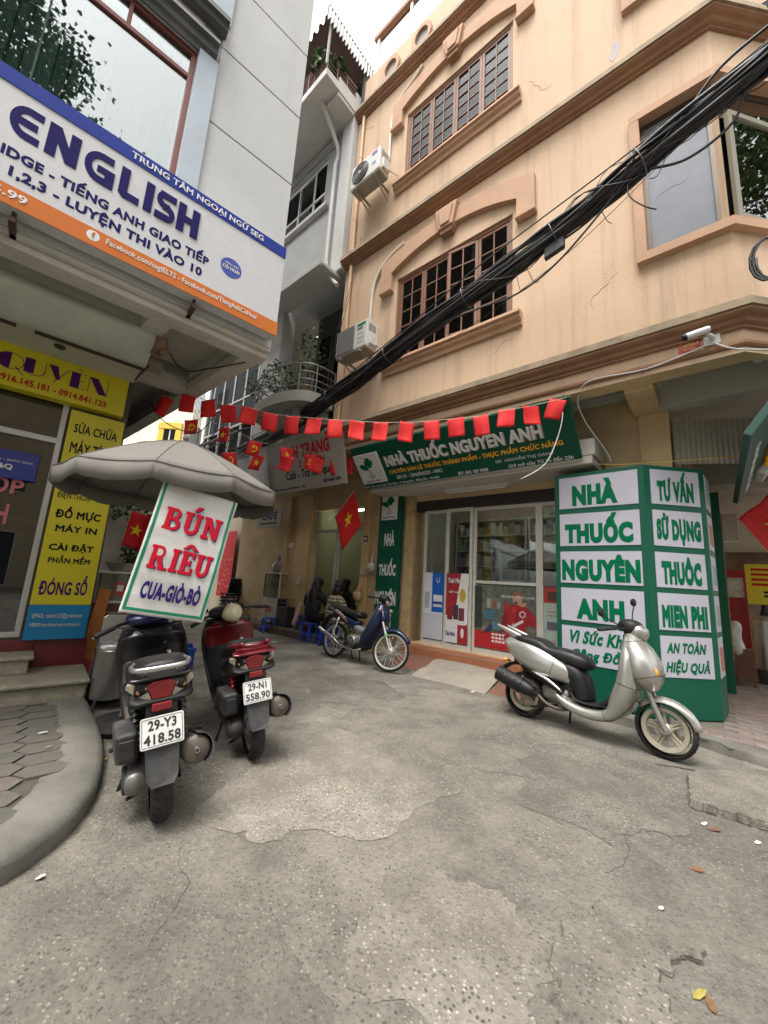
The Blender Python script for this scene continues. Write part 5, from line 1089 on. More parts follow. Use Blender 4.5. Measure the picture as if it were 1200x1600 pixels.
        b = MB(); b.prism([(-.07, .63), (.07, .63), (.075, .42), (-.075, .42)], 0, .012); b.map(lambda x, y, z: (-.215 + y - (.63 - z) * .28, -x, z)); obj('plate_bracket', b, blackpl, root, bevel=.004)
        plate(root, (-.285, 0, .51), -.2, ('29-Y3', '418.58') if kind == 'black' else ('29-N1', '558.90'))
        b = MB(); b.prism([(-.078, .47), (.078, .47), (.07, .3), (.05, .265), (-.05, .265), (-.07, .3)], 0, .007); b.map(lambda x, y, z: (-.245 + y + x * x * 5 - (.47 - z) * .18, -x, z)); obj('rear_mudguard', b, greypl, root, bevel=.003)
        b = MB(); b.sweep([(.12, .5, .07, .03, 3), (-.1, .5, .08, .02, 3), (-.21, .46, .075, .012, 3)], 4, 16); obj('inner_fender', b, blackpl, root, smooth=180)
    # engine, transmission (left), muffler (right), shocks
    b = MB(); b.sweep([(.5, .26, .05, .05, 2.6), (.4, .27, .075, .075, 2.8), (.2, .25, .06, .07, 2.8), (.05, .235, .055, .075, 2.6), (-.06, .225, .045, .05, 2.4)], 5, 20, y0=.115); tr = obj('transmission_case', b, alum if kind != 'red' else greypl, root, smooth=180)
    b = MB(); b.lathe([(0, 0), (.06, 0), (.068, -.008), (.068, -.02)], 20, (.02, .172, .23), 'y'); obj('clutch_cover', b, greypl, tr, smooth=40)
    b = MB(); b.box(-.07, .2, .1, .2, .33, .49); b.map(lambda x, y, z: (x + (z - .4) * -.25, y + (.02 if x > 0 else 0), z)); ab = obj('air_box', b, greypl, root, bevel=.022, seg=3)
    b = MB(); b.box(-.085, -.074, .115, .185, .36, .46); b.map(lambda x, y, z: (x + (z - .4) * -.25, y, z)); obj('cover_rib', b, greypl, ab, bevel=.006)
    b = MB(); b.sweep([(.46, .3, .08, .06, 2.8), (.34, .32, .1, .09, 2.8), (.22, .3, .09, .07, 2.6)], 4, 18); obj('engine_block', b, alum, root, smooth=180)
    mm = blackpl if kind == 'silver' else mat('rusty muffler steel', (.1, .085, .07), .55, .6, var=.3, grime=.6, gcol=(.16, .1, .06), gs=12)
    b = MB(); mx0, mx1 = (-.22, .2) if kind == 'silver' else (-.2, .2)
    d = Vector((mx1 - mx0, 0, -.12)); o_ = Vector((mx0, -.155, .385 if kind == 'silver' else .37))
    prof = [(.0, 0), (.05, .0), (.066, .012), (.07, .04), (.07, .3), (.05, .38), (.02, .44), (0, .44)]
    b.lathe(prof, 22, (0, 0, 0), 'x'); ang = atan2(.12, mx1 - mx0); b.map(lambda x, y, z: (o_.x + x * cos(ang) + z * sin(ang), o_.y + y, o_.z - x * sin(ang) + z * cos(ang)))
    mu = obj('muffler', b, mm, root, smooth=40)
    b = MB(); b.lathe([(.012, -.022), (.012, .01), (.008, .01), (.008, -.022), (.012, -.022)], 14, (0, 0, 0), 'x'); b.map(lambda x, y, z: (o_.x + x, o_.y + y, o_.z + z)); obj('exhaust_tip', b, steel, mu, smooth=40)
    b = MB(); b.lathe([(.076, -.015), (.08, -.015), (.082, .14), (.081, .27), (.076, .27), (.076, -.015)], 18, (0, 0, 0), 'x', 1.6, 4.2); b.map(lambda x, y, z: (o_.x + x * cos(ang) + z * sin(ang), o_.y + y, o_.z - x * sin(ang) + z * cos(ang))); obj('heat_shield', b, blackpl if kind == 'silver' else greypl, mu, smooth=40)
    if kind == 'silver':
        for k in range(3):
            b = MB(); b.box(-.13 + k * .07, -.085 + k * .07, -.231, -.227, .385 - k * .02, .4 - k * .02); obj('vent_slot', b, steel, mu)
    b = MB(); b.tube(catmull([(.2, -.155, .265), (.3, -.15, .2), (.42, -.1, .18), (.5, -.04, .22), (.46, 0, .3)], 5), .016, 10); obj('exhaust_pipe', b, mat('rusty muffler steel', (.1, .085, .07)), root, smooth=180)
    for s_ in ((1,) if kind == 'silver' else (1, -1)):
        b = MB(); n = 60
        b.tube([(.02 + .08 * i / n + .021 * cos(i * 1.0), s_ * .115 + .021 * sin(i * 1.0), .28 + .27 * i / n) for i in range(n + 1)], .005, 5); b.tube([(.02, s_ * .115, .26), (.1, s_ * .115, .57)], .011, 8)
        obj('rear_shock', b, mat('red spring', (.35, .02, .02), .4) if kind == 'red' else mat('grey spring', (.1, .1, .1), .4, .5), root, smooth=180)
    # headset, bars, mirrors
    b = MB()
    if kind == 'silver':
        b.sweep([(.9, 1.0, .05, .03, 2.4), (.94, 1.03, .1, .06, 2.5), (1.0, 1.02, .115, .075, 2.5), (1.05, .99, .09, .065, 2.4), (1.085, .965, .04, .03, 2.2)], 5, 24); hp = blackpl
        b2 = MB(); b2.sweep([(1.01, 1.01, .1, .07, 2.5), (1.07, .98, .1, .065, 2.5), (1.105, .95, .06, .03, 2.3)], 4, 22); b2.map(fn); obj('headlight_cowl', b2, paint, root, smooth=180)
        b2 = MB(); b2.ell((1.085, 0, .965), (.035, .08, .05), 16, 8); b2.map(fn); obj('headlight', b2, clearlens, root, smooth=180)
    else:
        b.sweep([(.86, .98, .08, .02, 2.6), (.89, 1.0, .14, .045, 2.6), (.96, 1.015, .17, .06, 2.6), (1.03, .99, .13, .055, 2.5), (1.08, .95, .05, .02, 2.3)], 5, 24); hp = paint2 if kind == 'black' else blackpl
    b.map(fn); hd = obj('headset', b, hp, root, smooth=180)
    if kind != 'silver':
        b = MB(); b.prism(circle(0, 0, .5, 20), 0, .006); b.map(lambda x, y, z: (.885 + y - z * .06 + .015 + x * x * .1, x * .2, 1.012 + z * .06)); b.map(lambda x, y, z: (x - .02, y, z + .012)); b.map(fn); obj('instrument_panel', b, mat('dark glass', (.01, .01, .012), .06, coat=1), hd, smooth=40)
    for s_ in (-1, 1):
        b = MB(); b.tube(catmull([(.96, s_ * .08, 1.0), (.93, s_ * .2, 1.0), (.88, s_ * .28, .985)], 4), .012, 8); b.map(fn); obj('handlebar', b, blackpl, root, smooth=180)
        b = MB(); b.tube([(.9, s_ * .245, .992), (.885, s_ * .27, .987), (.835, s_ * .36, .97), (.83, s_ * .368, .968)], [.016, .018, .018, .012], 12); b.map(fn); obj('handgrip', b, rubber, root, smooth=60)
        b = MB(); b.tube(catmull([(.945, s_ * .22, .985), (.945, s_ * .28, .975), (.905, s_ * .37, .95)], 4), [.007, .007, .006, .006, .006, .006, .006, .005, .008], 8); b.map(fn); obj('brake_lever', b, steel, root, smooth=180)
        if kind == 'silver': mirror(root, (.95, s_ * .16, 1.02), ((.95, .24, 1.24) if s_ > 0 else (.86, -.3, 1.09)), fn)
    # control cables, plate bolts
    for s_, y_ in ((1, .05), (-1, -.05), (1, .02)):
        b = MB(); b.tube(catmull([(.93, s_ * .2, .985), (1.0, y_ * 1.5, 1.0), (1.05, y_, .88), (WB - .16, y_ * .8, .6)] if kind == 'silver' else [(.93, s_ * .22, .98), (.86, s_ * .12, .95), (.9, y_, .86)], 5), .004, 5); b.map(fn); obj('control_cable', b, blackpl, root, smooth=180)
    # stands
    b = MB(); b.tube([(.42, .12, .2), (.38, .2, .02 + .0)], .01, 8); b.tube([(.38, .2, .012), (.35, .22, .008)], .014, 8); obj('side_stand', b, blackpl, root, smooth=60)
    b = MB(); b.tube([(.3, .1, .18), (.08, .1, .12), (.05, .15, .12)], .009, 8); b.tube([(.3, -.1, .18), (.1, -.1, .13)], .009, 8); obj('centre_stand', b, blackpl, root, smooth=60)
    for s_ in (-1, 1):
        b = MB(); b.tube([(.2, s_ * .16, .33), (.17, s_ * .23, .34)], .013, 8); obj('footpeg', b, rubber, root, smooth=60)
    if kind != 'silver':      # short, narrow tail and low bars
        narrow = {'tail_light', 'indicator', 'bulb', 'tail_top', 'lamp_housing', 'grab_rail', 'tail_cover', 'seat', 'panel_seam'}; back = narrow | {'reflector', 'plate_bracket', 'inner_fender'}; bars = {'headset', 'instrument_panel', 'handlebar', 'handgrip', 'brake_lever', 'control_cable', 'ignition_lock'}; plates = {'license_plate', 'plate_border', 'lettering'}
        for o in root.children_recursive:
            nm = o.name.split('.')[0]
            for v in o.data.vertices:
                if nm in back and v.co.x < .0: v.co.x *= .66
                if nm in narrow and v.co.x < .2: v.co.y *= .8 if v.co.x < .05 else .8 + .2 * (v.co.x - .05) / .15
                if nm in plates: v.co.x += .075
                if nm == 'rear_mudguard': v.co.x += .02
                if nm in bars: v.co.z -= .065
                if nm in ('inner_leg_shield', 'front_cover') and v.co.z > .8: v.co.z -= .065 * min(1, (v.co.z - .8) / .1)
    return root

def underbone(name, label, loc, yaw, lean, steer):
    root = thing(name, label, 'motorbike', 'W', loc, (radians(lean), 0, radians(yaw)), group='parked motorbikes'); OFF[root.name] = (0, 0, 0)
    navy = mat('navy paint', (.004, .011, .05), .3, .1, coat=.35, grime=.2, gcol=(.1, .1, .1), gs=4)
    rimw = mat('pale rim', (.5, .5, .48), .35, .5, grime=.2, gcol=(.4, .38, .33), gs=9)
    WB, R = 1.24, .285; fn = steer_fn(steer, WB - .2, .7, 26)
    make_wheel(root, 0, R, R, .075, 'wire', rimw, nm='rear_wheel')
    make_wheel(root, WB, R, R, .066, 'wire', rimw, fn, nm='front_wheel')
    b = MB(); b.lathe([(0, -.04), (.05, -.045), (.062, -.03), (.062, .03), (.05, .045), (0, .04)], 24, (WB, 0, R), 'y'); b.map(fn); obj('hub_drum', b, alum, root, smooth=40)
    for s_ in (-1, 1):
        b = MB(); b.tube([(WB - .2, s_ * .07, .68), (WB - .1, s_ * .07, .48)], .022, 10); b.tube([(WB - .1, s_ * .07, .48), (WB - .0, s_ * .065, R)], .016, 10); b.map(fn); obj('fork_leg', b, steel, root, smooth=60)
        b = MB(); b.tube([(WB - .115, s_ * .072, .52), (WB - .1, s_ * .072, .485)], .025, 10); b.map(fn); obj('fork_reflector', b, mat('lime tape', (.2, .6, .15), .4), root, smooth=60)
    b = MB(); n = 14
    for i in range(n + 1):
        a = radians(150 - 120 * i / n); rr = R + .035; hw = .055 * (.7 + .3 * sin(pi * i / n))
        for k in range(9): t = -1 + k / 4; b.v.append((WB + (rr - .05 * abs(t) ** 2.4) * cos(a), hw * t, R + .01 + (rr - .05 * abs(t) ** 2.4) * sin(a)))
    for i in range(n):
        for k in range(8): b.f.append((i * 9 + k, (i + 1) * 9 + k, (i + 1) * 9 + k + 1, i * 9 + k + 1))
    b.map(fn); fe = obj('front_fender', b, navy, root, smooth=180); fe.modifiers.new('solid', 'SOLIDIFY').thickness = .004
    b = MB(); b.sweep([(.95, .95, .06, .04, 2.4), (.98, .87, .11, .075, 2.5), (.98, .74, .16, .07, 2.6), (.93, .58, .19, .06, 2.6), (.84, .4, .2, .04, 2.6), (.77, .26, .15, .012, 2.4)], 6, 26)
    b.map(lambda x, y, z: (x - abs(y) * .35, y, z)); obj('leg_shield', b, navy, root, smooth=180)
    b = MB(); b.sweep([(1.0, .84, .08, .05, 2.5), (1.05, .74, .1, .055, 2.5), (1.06, .64, .08, .03, 2.4)], 4, 20); obj('front_cover', b, navy, root, smooth=180)
    for u_ in (.3, .72): obj('panel_seam', seam([(1.0, .84, .08, .05, 2.5), (1.05, .74, .1, .055, 2.5), (1.06, .64, .08, .03, 2.4)], u_, 4, 20), mat('panel gap', (.004, .004, .004), .8), root)
    b = MB(); b.sweep([(.88, .72, .06, .04, 2.6), (.78, .56, .06, .05, 2.6), (.62, .5, .06, .05, 2.6), (.48, .55, .08, .06, 2.6)], 5, 18); obj('frame_cover', b, mat('grey plastic cover', (.2, .2, .21), .45), root, smooth=180)
    b = MB(); b.sweep([(.56, .62, .06, .03, 2.6), (.42, .6, .11, .07, 2.6), (.2, .66, .12, .075, 2.6), (-.02, .73, .1, .06, 2.6), (-.2, .8, .06, .03, 2.4)], 6, 22); sc = obj('side_cover', b, navy, root, smooth=180)
    for s_ in (-1, 1):
        b = MB(); b.sweep([(.36, .6, .003, .006, 2.5), (.16, .7, .003, .012, 2.5), (-.02, .76, .003, .004, 2.5)], 4, 8, y0=s_ * .121); obj('stripe_decal', b, mat('copper decal', (.45, .18, .08), .35), sc, smooth=180)
        b = MB(); b.sweep([(.3, .66, .003, .003, 2.5), (.1, .755, .003, .006, 2.5), (-.08, .79, .003, .003, 2.5)], 4, 8, y0=s_ * .118); obj('stripe_decal', b, mat('white decal', (.7, .7, .7), .35), sc, smooth=180)
    b = MB(); b.sweep([(.6, .72, .08, .03, 2.6), (.54, .735, .12, .055, 2.8), (.38, .745, .13, .05, 3), (.2, .775, .125, .045, 3), (.0, .82, .11, .04, 3), (-.14, .85, .08, .025, 2.6)], 5, 22); obj('seat', b, seatm, root, smooth=180)
    b = MB(); b.tube(catmull([(.02, .12, .77), (-.12, .12, .84), (-.24, .06, .87), (-.24, -.06, .87), (-.12, -.12, .84), (.02, -.12, .77)], 4), .011, 8); obj('grab_rail', b, blackpl, root, smooth=180)
    b = MB(); b.ell((-.22, 0, .78), (.05, .07, .05), 14, 8); obj('tail_light', b, redlens, root, smooth=180)
    b = MB(); b.sweep([(.06, .62, .05, .02, 3), (-.14, .68, .055, .02, 3), (-.28, .58, .06, .012, 3), (-.36, .42, .055, .006, 3)], 4, 16); obj('rear_mudguard', b, blackpl, root, smooth=180)
    b = MB(); b.sweep([(.34, .34, .05, .06, 2.6), (.46, .35, .1, .085, 2.6), (.6, .36, .09, .07, 2.6), (.72, .38, .06, .05, 2.6)], 4, 20); en = obj('engine_block', b, alum, root, smooth=180)
    b = MB(); b.lathe([(0, -.118), (.05, -.118), (.07, -.1), (.075, -.07)], 24, (.5, 0, .34), 'y'); obj('clutch_cover', b, alum, en, smooth=40)
    b = MB(); b.lathe([(.045, -.122), (.052, -.122), (.052, -.116), (.045, -.116), (.045, -.122)], 24, (.5, 0, .34), 'y'); obj('cover_ring', b, blackpl, en, smooth=40)
    b = MB(); b.sweep([(.8, .3, .06, .05, 2.6), (.66, .26, .08, .06, 2.6), (.5, .24, .08, .04, 2.6)], 4, 18); obj('lower_cover', b, blackpl, root, smooth=180)
    for u_ in (.34, .62): obj('panel_seam', seam([(.8, .3, .06, .05, 2.6), (.66, .26, .08, .06, 2.6), (.5, .24, .08, .04, 2.6)], u_, 4, 18), mat('panel gap', (.004, .004, .004), .8), root)
    b = MB(); b.tube([(-.28, -.14, .45), (-.26, -.14, .44), (.12, -.14, .3), (.18, -.14, .27), (.3, -.13, .225), (.62, -.1, .2), (.72, -.04, .26)], [.02, .036, .04, .036, .018, .016, .016], 16); mu = obj('muffler', b, chrome, root, smooth=50)
    b = MB(); b.tube([(-.1, -.165, .4), (.1, -.165, .325)], [.022, .022], 10); obj('heat_shield', b, steel, mu, smooth=50)
    for s_ in (-1, 1):
        b = MB(); n = 60; b.tube([(.03 + .1 * i / n + .022 * cos(i * 1.1), s_ * .11 + .022 * sin(i * 1.1), .33 + .3 * i / n) for i in range(n + 1)], .005, 5); b.tube([(.02, s_ * .11, .29), (.14, s_ * .11, .66)], .012, 8); obj('rear_shock', b, steel, root, smooth=180)
        b = MB(); b.tube([(0, s_ * .07, R), (.3, s_ * .07, .34)], .014, 8); obj('swing_arm', b, blackpl, root, smooth=60)
        b = MB(); b.tube([(.55, s_ * .1, .24), (.55, s_ * .2, .25)], .014, 8); obj('footpeg', b, rubber, root, smooth=60)
        b = MB(); b.tube(catmull([(.95, s_ * .05, 1.0), (.92, s_ * .18, 1.0), (.86, s_ * .28, .98)], 4), .012, 8); b.map(fn); obj('handlebar', b, blackpl, root, smooth=180)
        b = MB(); b.tube([(.875, s_ * .25, .985), (.83, s_ * .34, .965)], .018, 12); b.map(fn); obj('handgrip', b, rubber, root, smooth=60)
        b = MB(); b.ell((1.03, s_ * .13, .86), (.03, .035, .03), 12, 8); obj('indicator', b, clearlens, root, smooth=180)
    b = MB(); b.sweep([(.88, 1.0, .06, .03, 2.4), (.93, 1.03, .1, .06, 2.5), (.99, 1.02, .1, .07, 2.5), (1.04, .98, .06, .05, 2.4)], 5, 20); b.map(fn); hd = obj('headset', b, blackpl, root, smooth=180)
    b = MB(); b.ell((1.03, 0, .985), (.035, .075, .06), 14, 8); b.map(fn); obj('headlight', b, clearlens, hd, smooth=180)
    b = MB(); b.tube([(.5, .1, .24), (.46, .2, .02)], .01, 8); obj('side_stand', b, blackpl, root, smooth=60)
    b = MB(); b.tube([(.32, .1, .22), (.34, .12, .06), (.38, .14, .05)], .01, 8); b.tube([(.32, -.1, .22), (.34, -.12, .06), (.38, -.14, .05)], .01, 8); obj('centre_stand', b, blackpl, root, smooth=60)
    return root
# ------------------------------------------------------------------ signs
signgreen = mat('sign green', (.003, .075, .042), .5, spec=.25, var=.08, vs=3, grime=.15, gcol=(.03, .1, .07), gs=2)
boxgreen = mat('box green', (.003, .085, .045), .45, spec=.3, grime=.12, gcol=(.03, .12, .08), gs=2)
letgreen = mat('letter green', (.0, .13, .055), .45, spec=.1)
white_p = mat('white panel', (.46, .45, .52), .45, var=.04, vs=5)
white_l = mat('white letter', (.66, .66, .65), .45)
orange_l = mat('orange letter', (.85, .42, .01), .45)
steel_e = mat('sign edge', (.5, .5, .5), .4, .4)
def cross_leaf(cx, cz, s, y, parent, m):
    """a cross with a leaf and a small mortar below"""
    strokes([rect(cx - .02 * s, cx + .2 * s, cz + .1 * s, cz + .5 * s), rect(cx - .11 * s, cx + .3 * s, cz + .2 * s, cz + .4 * s)], y, m, parent, 'logo_cross')
    lf_ = [(cx - .42 * s, cz + .22 * s), (cx - .25 * s, cz + .3 * s), (cx - .05 * s, cz + .2 * s), (cx + .02 * s, cz + .0 * s), (cx - .18 * s, cz + .02 * s), (cx - .34 * s, cz + .1 * s)]
    strokes([lf_, [(cx - .02 * s, cz + .02 * s), (cx + .02 * s, cz + .03 * s), (cx + .1 * s, cz - .2 * s), (cx + .06 * s, cz - .22 * s)], ring_pts(cx + .06 * s, cz - .2 * s, .13 * s, .095 * s, pi, 2 * pi, 8)], y, m, parent, 'logo_leaf')
PS = thing('pharmacy_sign', 'long dark green pharmacy sign with raised white lettering over the doors', 'sign', 'P', (-2.95, 5.0, 2.93), (atan2(.5, .6), 0, 0))
b = MB(); b.box(-1.8, 1.8, 0, .05, 0, .79); obj('board', b, signgreen, PS, bevel=.004)
b = MB(); b.box(-1.78, -1.24, -.04, 0, .11, .66); lg = obj('logo_box', b, white_l, PS, bevel=.008); cross_leaf(-1.53, .36, .45, -.041, PS, letgreen); lettering('nguyên Anh', -1.68, -1.36, .13, .18, -.042, mat('dark print', (.03, .03, .03), .5), PS, .015)
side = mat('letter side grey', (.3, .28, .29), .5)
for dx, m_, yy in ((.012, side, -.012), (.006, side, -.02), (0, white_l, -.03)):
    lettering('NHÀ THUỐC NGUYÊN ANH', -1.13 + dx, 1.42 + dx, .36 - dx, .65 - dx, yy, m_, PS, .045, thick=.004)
lettering('CHUYÊN BÁN LẺ THUỐC THÀNH PHẨM - THỰC PHẨM CHỨC NĂNG', -1.15, 1.63, .2, .325, -.006, orange_l, PS, .035)
lettering('GPS: 03 - 12046/ĐKKDD - HNO', -1.04, -.15, .11, .175, -.003, white_l, PS, .004)
lettering('DS:  NGUYỄN THỊ OANH', .72, 1.49, .105, .175, -.003, white_l, PS, .004)
lettering('ĐT: 093 183 9988', .1, .58, .015, .07, -.003, white_l, PS, .03)
lettering('Giờ mở cửa: Từ 7h đến 22h', .88, 1.71, .015, .08, -.003, white_l, PS, .025)
lettering('Đ/C: Số 6 (57) Ngõ Cẩm Văn - P. Hàng Bột - Đống Đa - Hà Nội', -1.79, -.24, .01, .07, -.003, white_l, PS, .015)
CN_ = thing('canopy_slab', 'dirty white canopy slab behind the green pharmacy sign', 'canopy', 'P', (-2.95, 5.35, 2.86))
b = MB(); b.box(-4.72, -1.05, 5.06, 5.69, 2.88, 2.98); b.box(-1.3, -1.02, 5.06, 5.69, 2.985, 3.2); obj('slab', b, mat('canopy plaster', (.5, .47, .42), .85, var=.12, vs=3, grime=.4, gcol=(.3, .26, .2), gs=3), CN_, bevel=.01)
t = thing('tube_lamp', 'unlit white tube lamp fixed under the pharmacy canopy', 'lamp', 'P', (-2.9, 5.5, 2.8)); b = MB(); b.box(-3.4, -2.3, 5.48, 5.52, 2.84, 2.88); obj('batten', b, white_l, t); b = MB(); b.tube([(-3.36, 5.5, 2.825), (-2.34, 5.5, 2.825)], .013, 10); obj('tube', b, mat('lamp tube', (.75, .75, .73), .3), t, smooth=60)
VS = thing('vertical_pharmacy_sign', 'tall narrow green sign with white cross logo left of the glass doors', 'sign', 'P', (-4.6, 5.55, .45))
b = MB(); b.box(-4.86, -4.33, 5.52, 5.6, .42, 3.02); obj('board', b, signgreen, VS, bevel=.006)
b = MB(); b.box(-4.8, -4.42, 5.505, 5.52, 2.44, 2.93); obj('logo_box', b, white_l, VS, bevel=.004); cross_leaf(-4.63, 2.68, .42, 5.504, VS, letgreen); lettering('nguyên Anh', -4.77, -4.46, 2.46, 2.51, 5.503, mat('dark print', (.03, .03, .03)), VS, .015)
for tx, x0, x1, z0, z1 in (('NHÀ', -4.7, -4.46, 1.95, 2.24), ('THUỐC', -4.79, -4.39, 1.4, 1.72), ('NGUYÊN', -4.84, -4.36, .88, 1.18), ('ANH', -4.7, -4.44, .5, .74)):
    lettering(tx, x0, x1, z0, z1, 5.517, white_l, VS, .045)
# lit-box kiosk panel wrapped round the pier
BX = thing('sign_box', 'large green box sign with white lettered panels wrapped round the corner pier', 'sign', 'P', (-.8, 5.4, .09))
ch0, ch1 = (-.52, 5.09), (-.02, 5.59)
b = MB(); b.slab([(-1.52, 5.14), (-.545, 5.09), (-.03, 5.6), (.02, 6.1), (-1.52, 6.1)], .09, 2.79); obj('cabinet', b, boxgreen, BX, bevel=.006)
zr = [(2.34, 2.74), (1.87, 2.27), (1.42, 1.8), (.975, 1.36), (.5, .915)]
def face1(x, y, z): t_ = (x + 1.52) / .975; return (x, 5.14 - .05 * t_ + y, z)
cl = sqrt(.515 ** 2 + .51 ** 2)
def face2(x, y, z): t_ = x / cl; return (-.545 + .515 * t_ - y * .7, 5.09 + .51 * t_ + y * .72, z)
def face3(x, y, z): t_ = x / .5; return (-.03 + .05 * t_ - y, 5.6 + .5 * t_, z)
lt1 = [[('NHÀ', .18, .76, .07, .86, 0)], [('THUỐC', .07, .92, .07, .97, 0)], [('NGUYÊN', .02, .98, .07, .9, 0)], [('ANH', .2, .78, .08, .7, 0)], [('Vì Sức Khỏe', .07, .9, .54, .93, .22), ('Cộng Đồng', .1, .84, .06, .46, .22)]]
lt2 = [[('TƯ VẤN', .12, .87, .08, .97, 0)], [('SỬ DỤNG', .06, .96, .03, .93, 0)], [('THUÔC', .11, .9, .08, .9, 0)], [('MIEN PHI', .06, .95, .07, .68, 0)], [('AN TOÀN', .1, .84, .58, .9, .2), ('HIỆU QUẢ', .06, .9, .06, .45, .2)]]
for fn_, (xa, xb), lts in ((face1, (.06, .92), lt1), (face2, (.08, .66), lt2)):
    for (z0, z1), ll in zip(zr, lts):
        x0, x1 = (xa - 1.52, xb - 1.52) if fn_ is face1 else (xa, xb)
        b = MB(); b.box(x0, x1, -.008, .004, z0, z1); b.map(fn_); pn = obj('white_panel', b, white_p, BX)
        for tx, fx0, fx1, fz0, fz1, sh_ in ll:
            vs, fs = text_mb(tx, .075 if not sh_ else .05); ax, bx = min(v[0] for v in vs), max(v[0] for v in vs); az, bz = min(v[1] for v in vs), max(v[1] for v in vs); w_, h_ = x1 - x0, z1 - z0
            b = MB(); b.add([(x0 + w_ * (fx0 + (fx1 - fx0) * (v[0] - ax) / (bx - ax)) + sh_ * h_ * (fz1 - fz0) * (v[1] - az) / (bz - az), -.011 - v[2] * .02, z0 + h_ * (fz0 + (fz1 - fz0) * (v[1] - az) / (bz - az))) for v in vs], fs); b.map(fn_); obj('lettering', b, letgreen, pn, recalc=False)
for i, (z0, z1) in enumerate(zr):
    b = MB(); b.box(.06, .4, -.006, .004, z0, z1); b.map(face3); pn = obj('white_panel', b, white_p, BX)
    for k in range(2):
        b = MB(); b.box(.1 + .14 * k, .22 + .14 * k, -.009, -.005, z0 + .06, z1 - .1); b.map(face3); obj('product_print', b, mat('product print %d' % (i % 3), [(.25, .32, .3), (.4, .15, .12), (.2, .3, .45)][i % 3], .5, var=.6, vs=18), pn)

# posters on the pharmacy glass
def poster(name, label, x0, x1, z0, z1, y, m, shapes):
    t = thing(name, label, 'poster', 'P', ((x0 + x1) / 2, y, z0)); b = MB(); b.box(x0, x1, y, y + .002, z0, z1); obj('sheet', b, m, t)
    for i, (pts, c) in enumerate(shapes): b = MB(); b.prism([(x0 + (x1 - x0) * u_, z0 + (z1 - z0) * v_) for u_, v_ in pts], y - .0012 - i * .0004, y); obj('print_shape', b, mat('print' + str(c), c, .45, var=.1, vs=12), t)
    return t
R_ = rect
pz = poster('door_poster', 'white and blue poster on the left sliding door', -3.9, -3.51, .4, 1.5, 5.735, mat('poster white', (.62, .64, .68), .5), [(R_(.42, 1, .4, 1), (.01, .1, .42)), (R_(0, 1, 0, .38), (.5, .52, .57)), (R_(.5, .95, .48, .66), (.6, .62, .66)), (R_(.05, .3, .45, .7), (.35, .37, .42)), (R_(.5, .95, .52, .56), (.02, .05, .3)), (ring_pts(.72, .93, .09, .07, pi, 2 * pi, 8), (.7, .7, .7))])
pz = poster('door_poster', 'red and white medicine poster on the middle sliding door', -3.43, -3.03, .4, 1.5, 5.695, mat('poster pale', (.66, .64, .63), .5), [([(0, .38), (.42, .38), (.68, 1), (0, 1)], (.3, .02, .03)), (R_(.56, 1, 0, .27), (.3, .02, .03)), (R_(0, .52, 0, .25), (.6, .6, .6)), (circle(.76, .68, .11, 18, 1.4), (.6, .48, .12)), (circle(.76, .68, .085, 18, 1.4), (.45, .3, .06)), (R_(.08, .32, .3, .5), (.2, .02, .03)), (R_(.36, .58, .33, .54), (.05, .03, .04)), (R_(.6, .85, .31, .5), (.15, .03, .05)), (R_(.05, .9, .26, .32), (.62, .6, .6)), (circle(.78, .15, .07, 12), (.65, .62, .6))])
lettering('Thái Minh', -3.4, -3.13, 1.34, 1.42, 5.688, white_l, pz, .03); lettering('VIỆT NAM', -3.38, -3.17, 1.17, 1.22, 5.688, white_l, pz, .03); lettering('Thái Minh', -3.42, -3.25, .5, .57, 5.688, mat('navy print', (.02, .04, .2), .5), pz, .03)
redp = (.4, .015, .02); skin_ = (.42, .24, .17)
pz = poster('window_poster', 'dark shop window poster of a man in a red jacket over a red banner', -2.93, -1.98, .4, 1.34, 5.742, mat('poster scene', (.1, .11, .085), .45, var=.8, vs=11), [(R_(0, 1, 0, .26), redp), ([(.46, .27), (.47, .5), (.53, .64), (.64, .72), (.82, .73), (.9, .66), (1, .56), (1, .4), (.86, .42), (.84, .26)], (.3, .012, .016)), ([(.46, .27), (.47, .5), (.53, .64), (.56, .5), (.54, .3)], (.2, .01, .012)), ([(.66, .3), (.7, .6), (.73, .6), (.7, .3)], (.17, .01, .012)), ([(.82, .5), (.98, .46), (.98, .44), (.82, .47)], (.2, .01, .012)), ([(.62, .66), (.7, .7), (.69, .6), (.63, .58)], (.42, .03, .03)), ([(.6, .34), (.64, .44), (.72, .42), (.7, .34)], (.36, .2, .14)), (circle(.72, .8, .085, 14, .9), skin_), ([(.62, .82), (.65, .92), (.76, .93), (.81, .86), (.72, .87)], (.2, .1, .05)), ([(.74, .74), (.86, .76), (.84, .7), (.76, .7)], skin_), (R_(.5, .58, .6, .74), (.33, .02, .02)), (R_(.05, .3, .28, .34), (.2, .18, .14)), (R_(.2, .45, .62, .8), (.13, .16, .12)), (R_(.22, .28, .64, .78), (.3, .28, .2)), (R_(.32, .38, .64, .76), (.2, .08, .06)), (R_(.4, .44, .64, .74), (.26, .26, .28)), (circle(.7, .745, .03, 8), (.12, .07, .05)), (ring_pts(.8, .58, .05, .035, 0, 2 * pi, 14), (.6, .6, .6)), ([(.58, .36), (.8, .5), (.82, .47), (.6, .33)], (.6, .58, .56)), (R_(.32, .52, .05, .2), (.45, .02, .02)), (R_(.0, .13, .3, .98), (.03, .04, .03)), (R_(.18, .35, .45, .6), (.06, .13, .17)), (R_(.3, .45, .3, .42), (.08, .16, .2)), ([(.14, .22), (.3, .42), (.32, .3), (.24, .26)], (.03, .04, .1))])
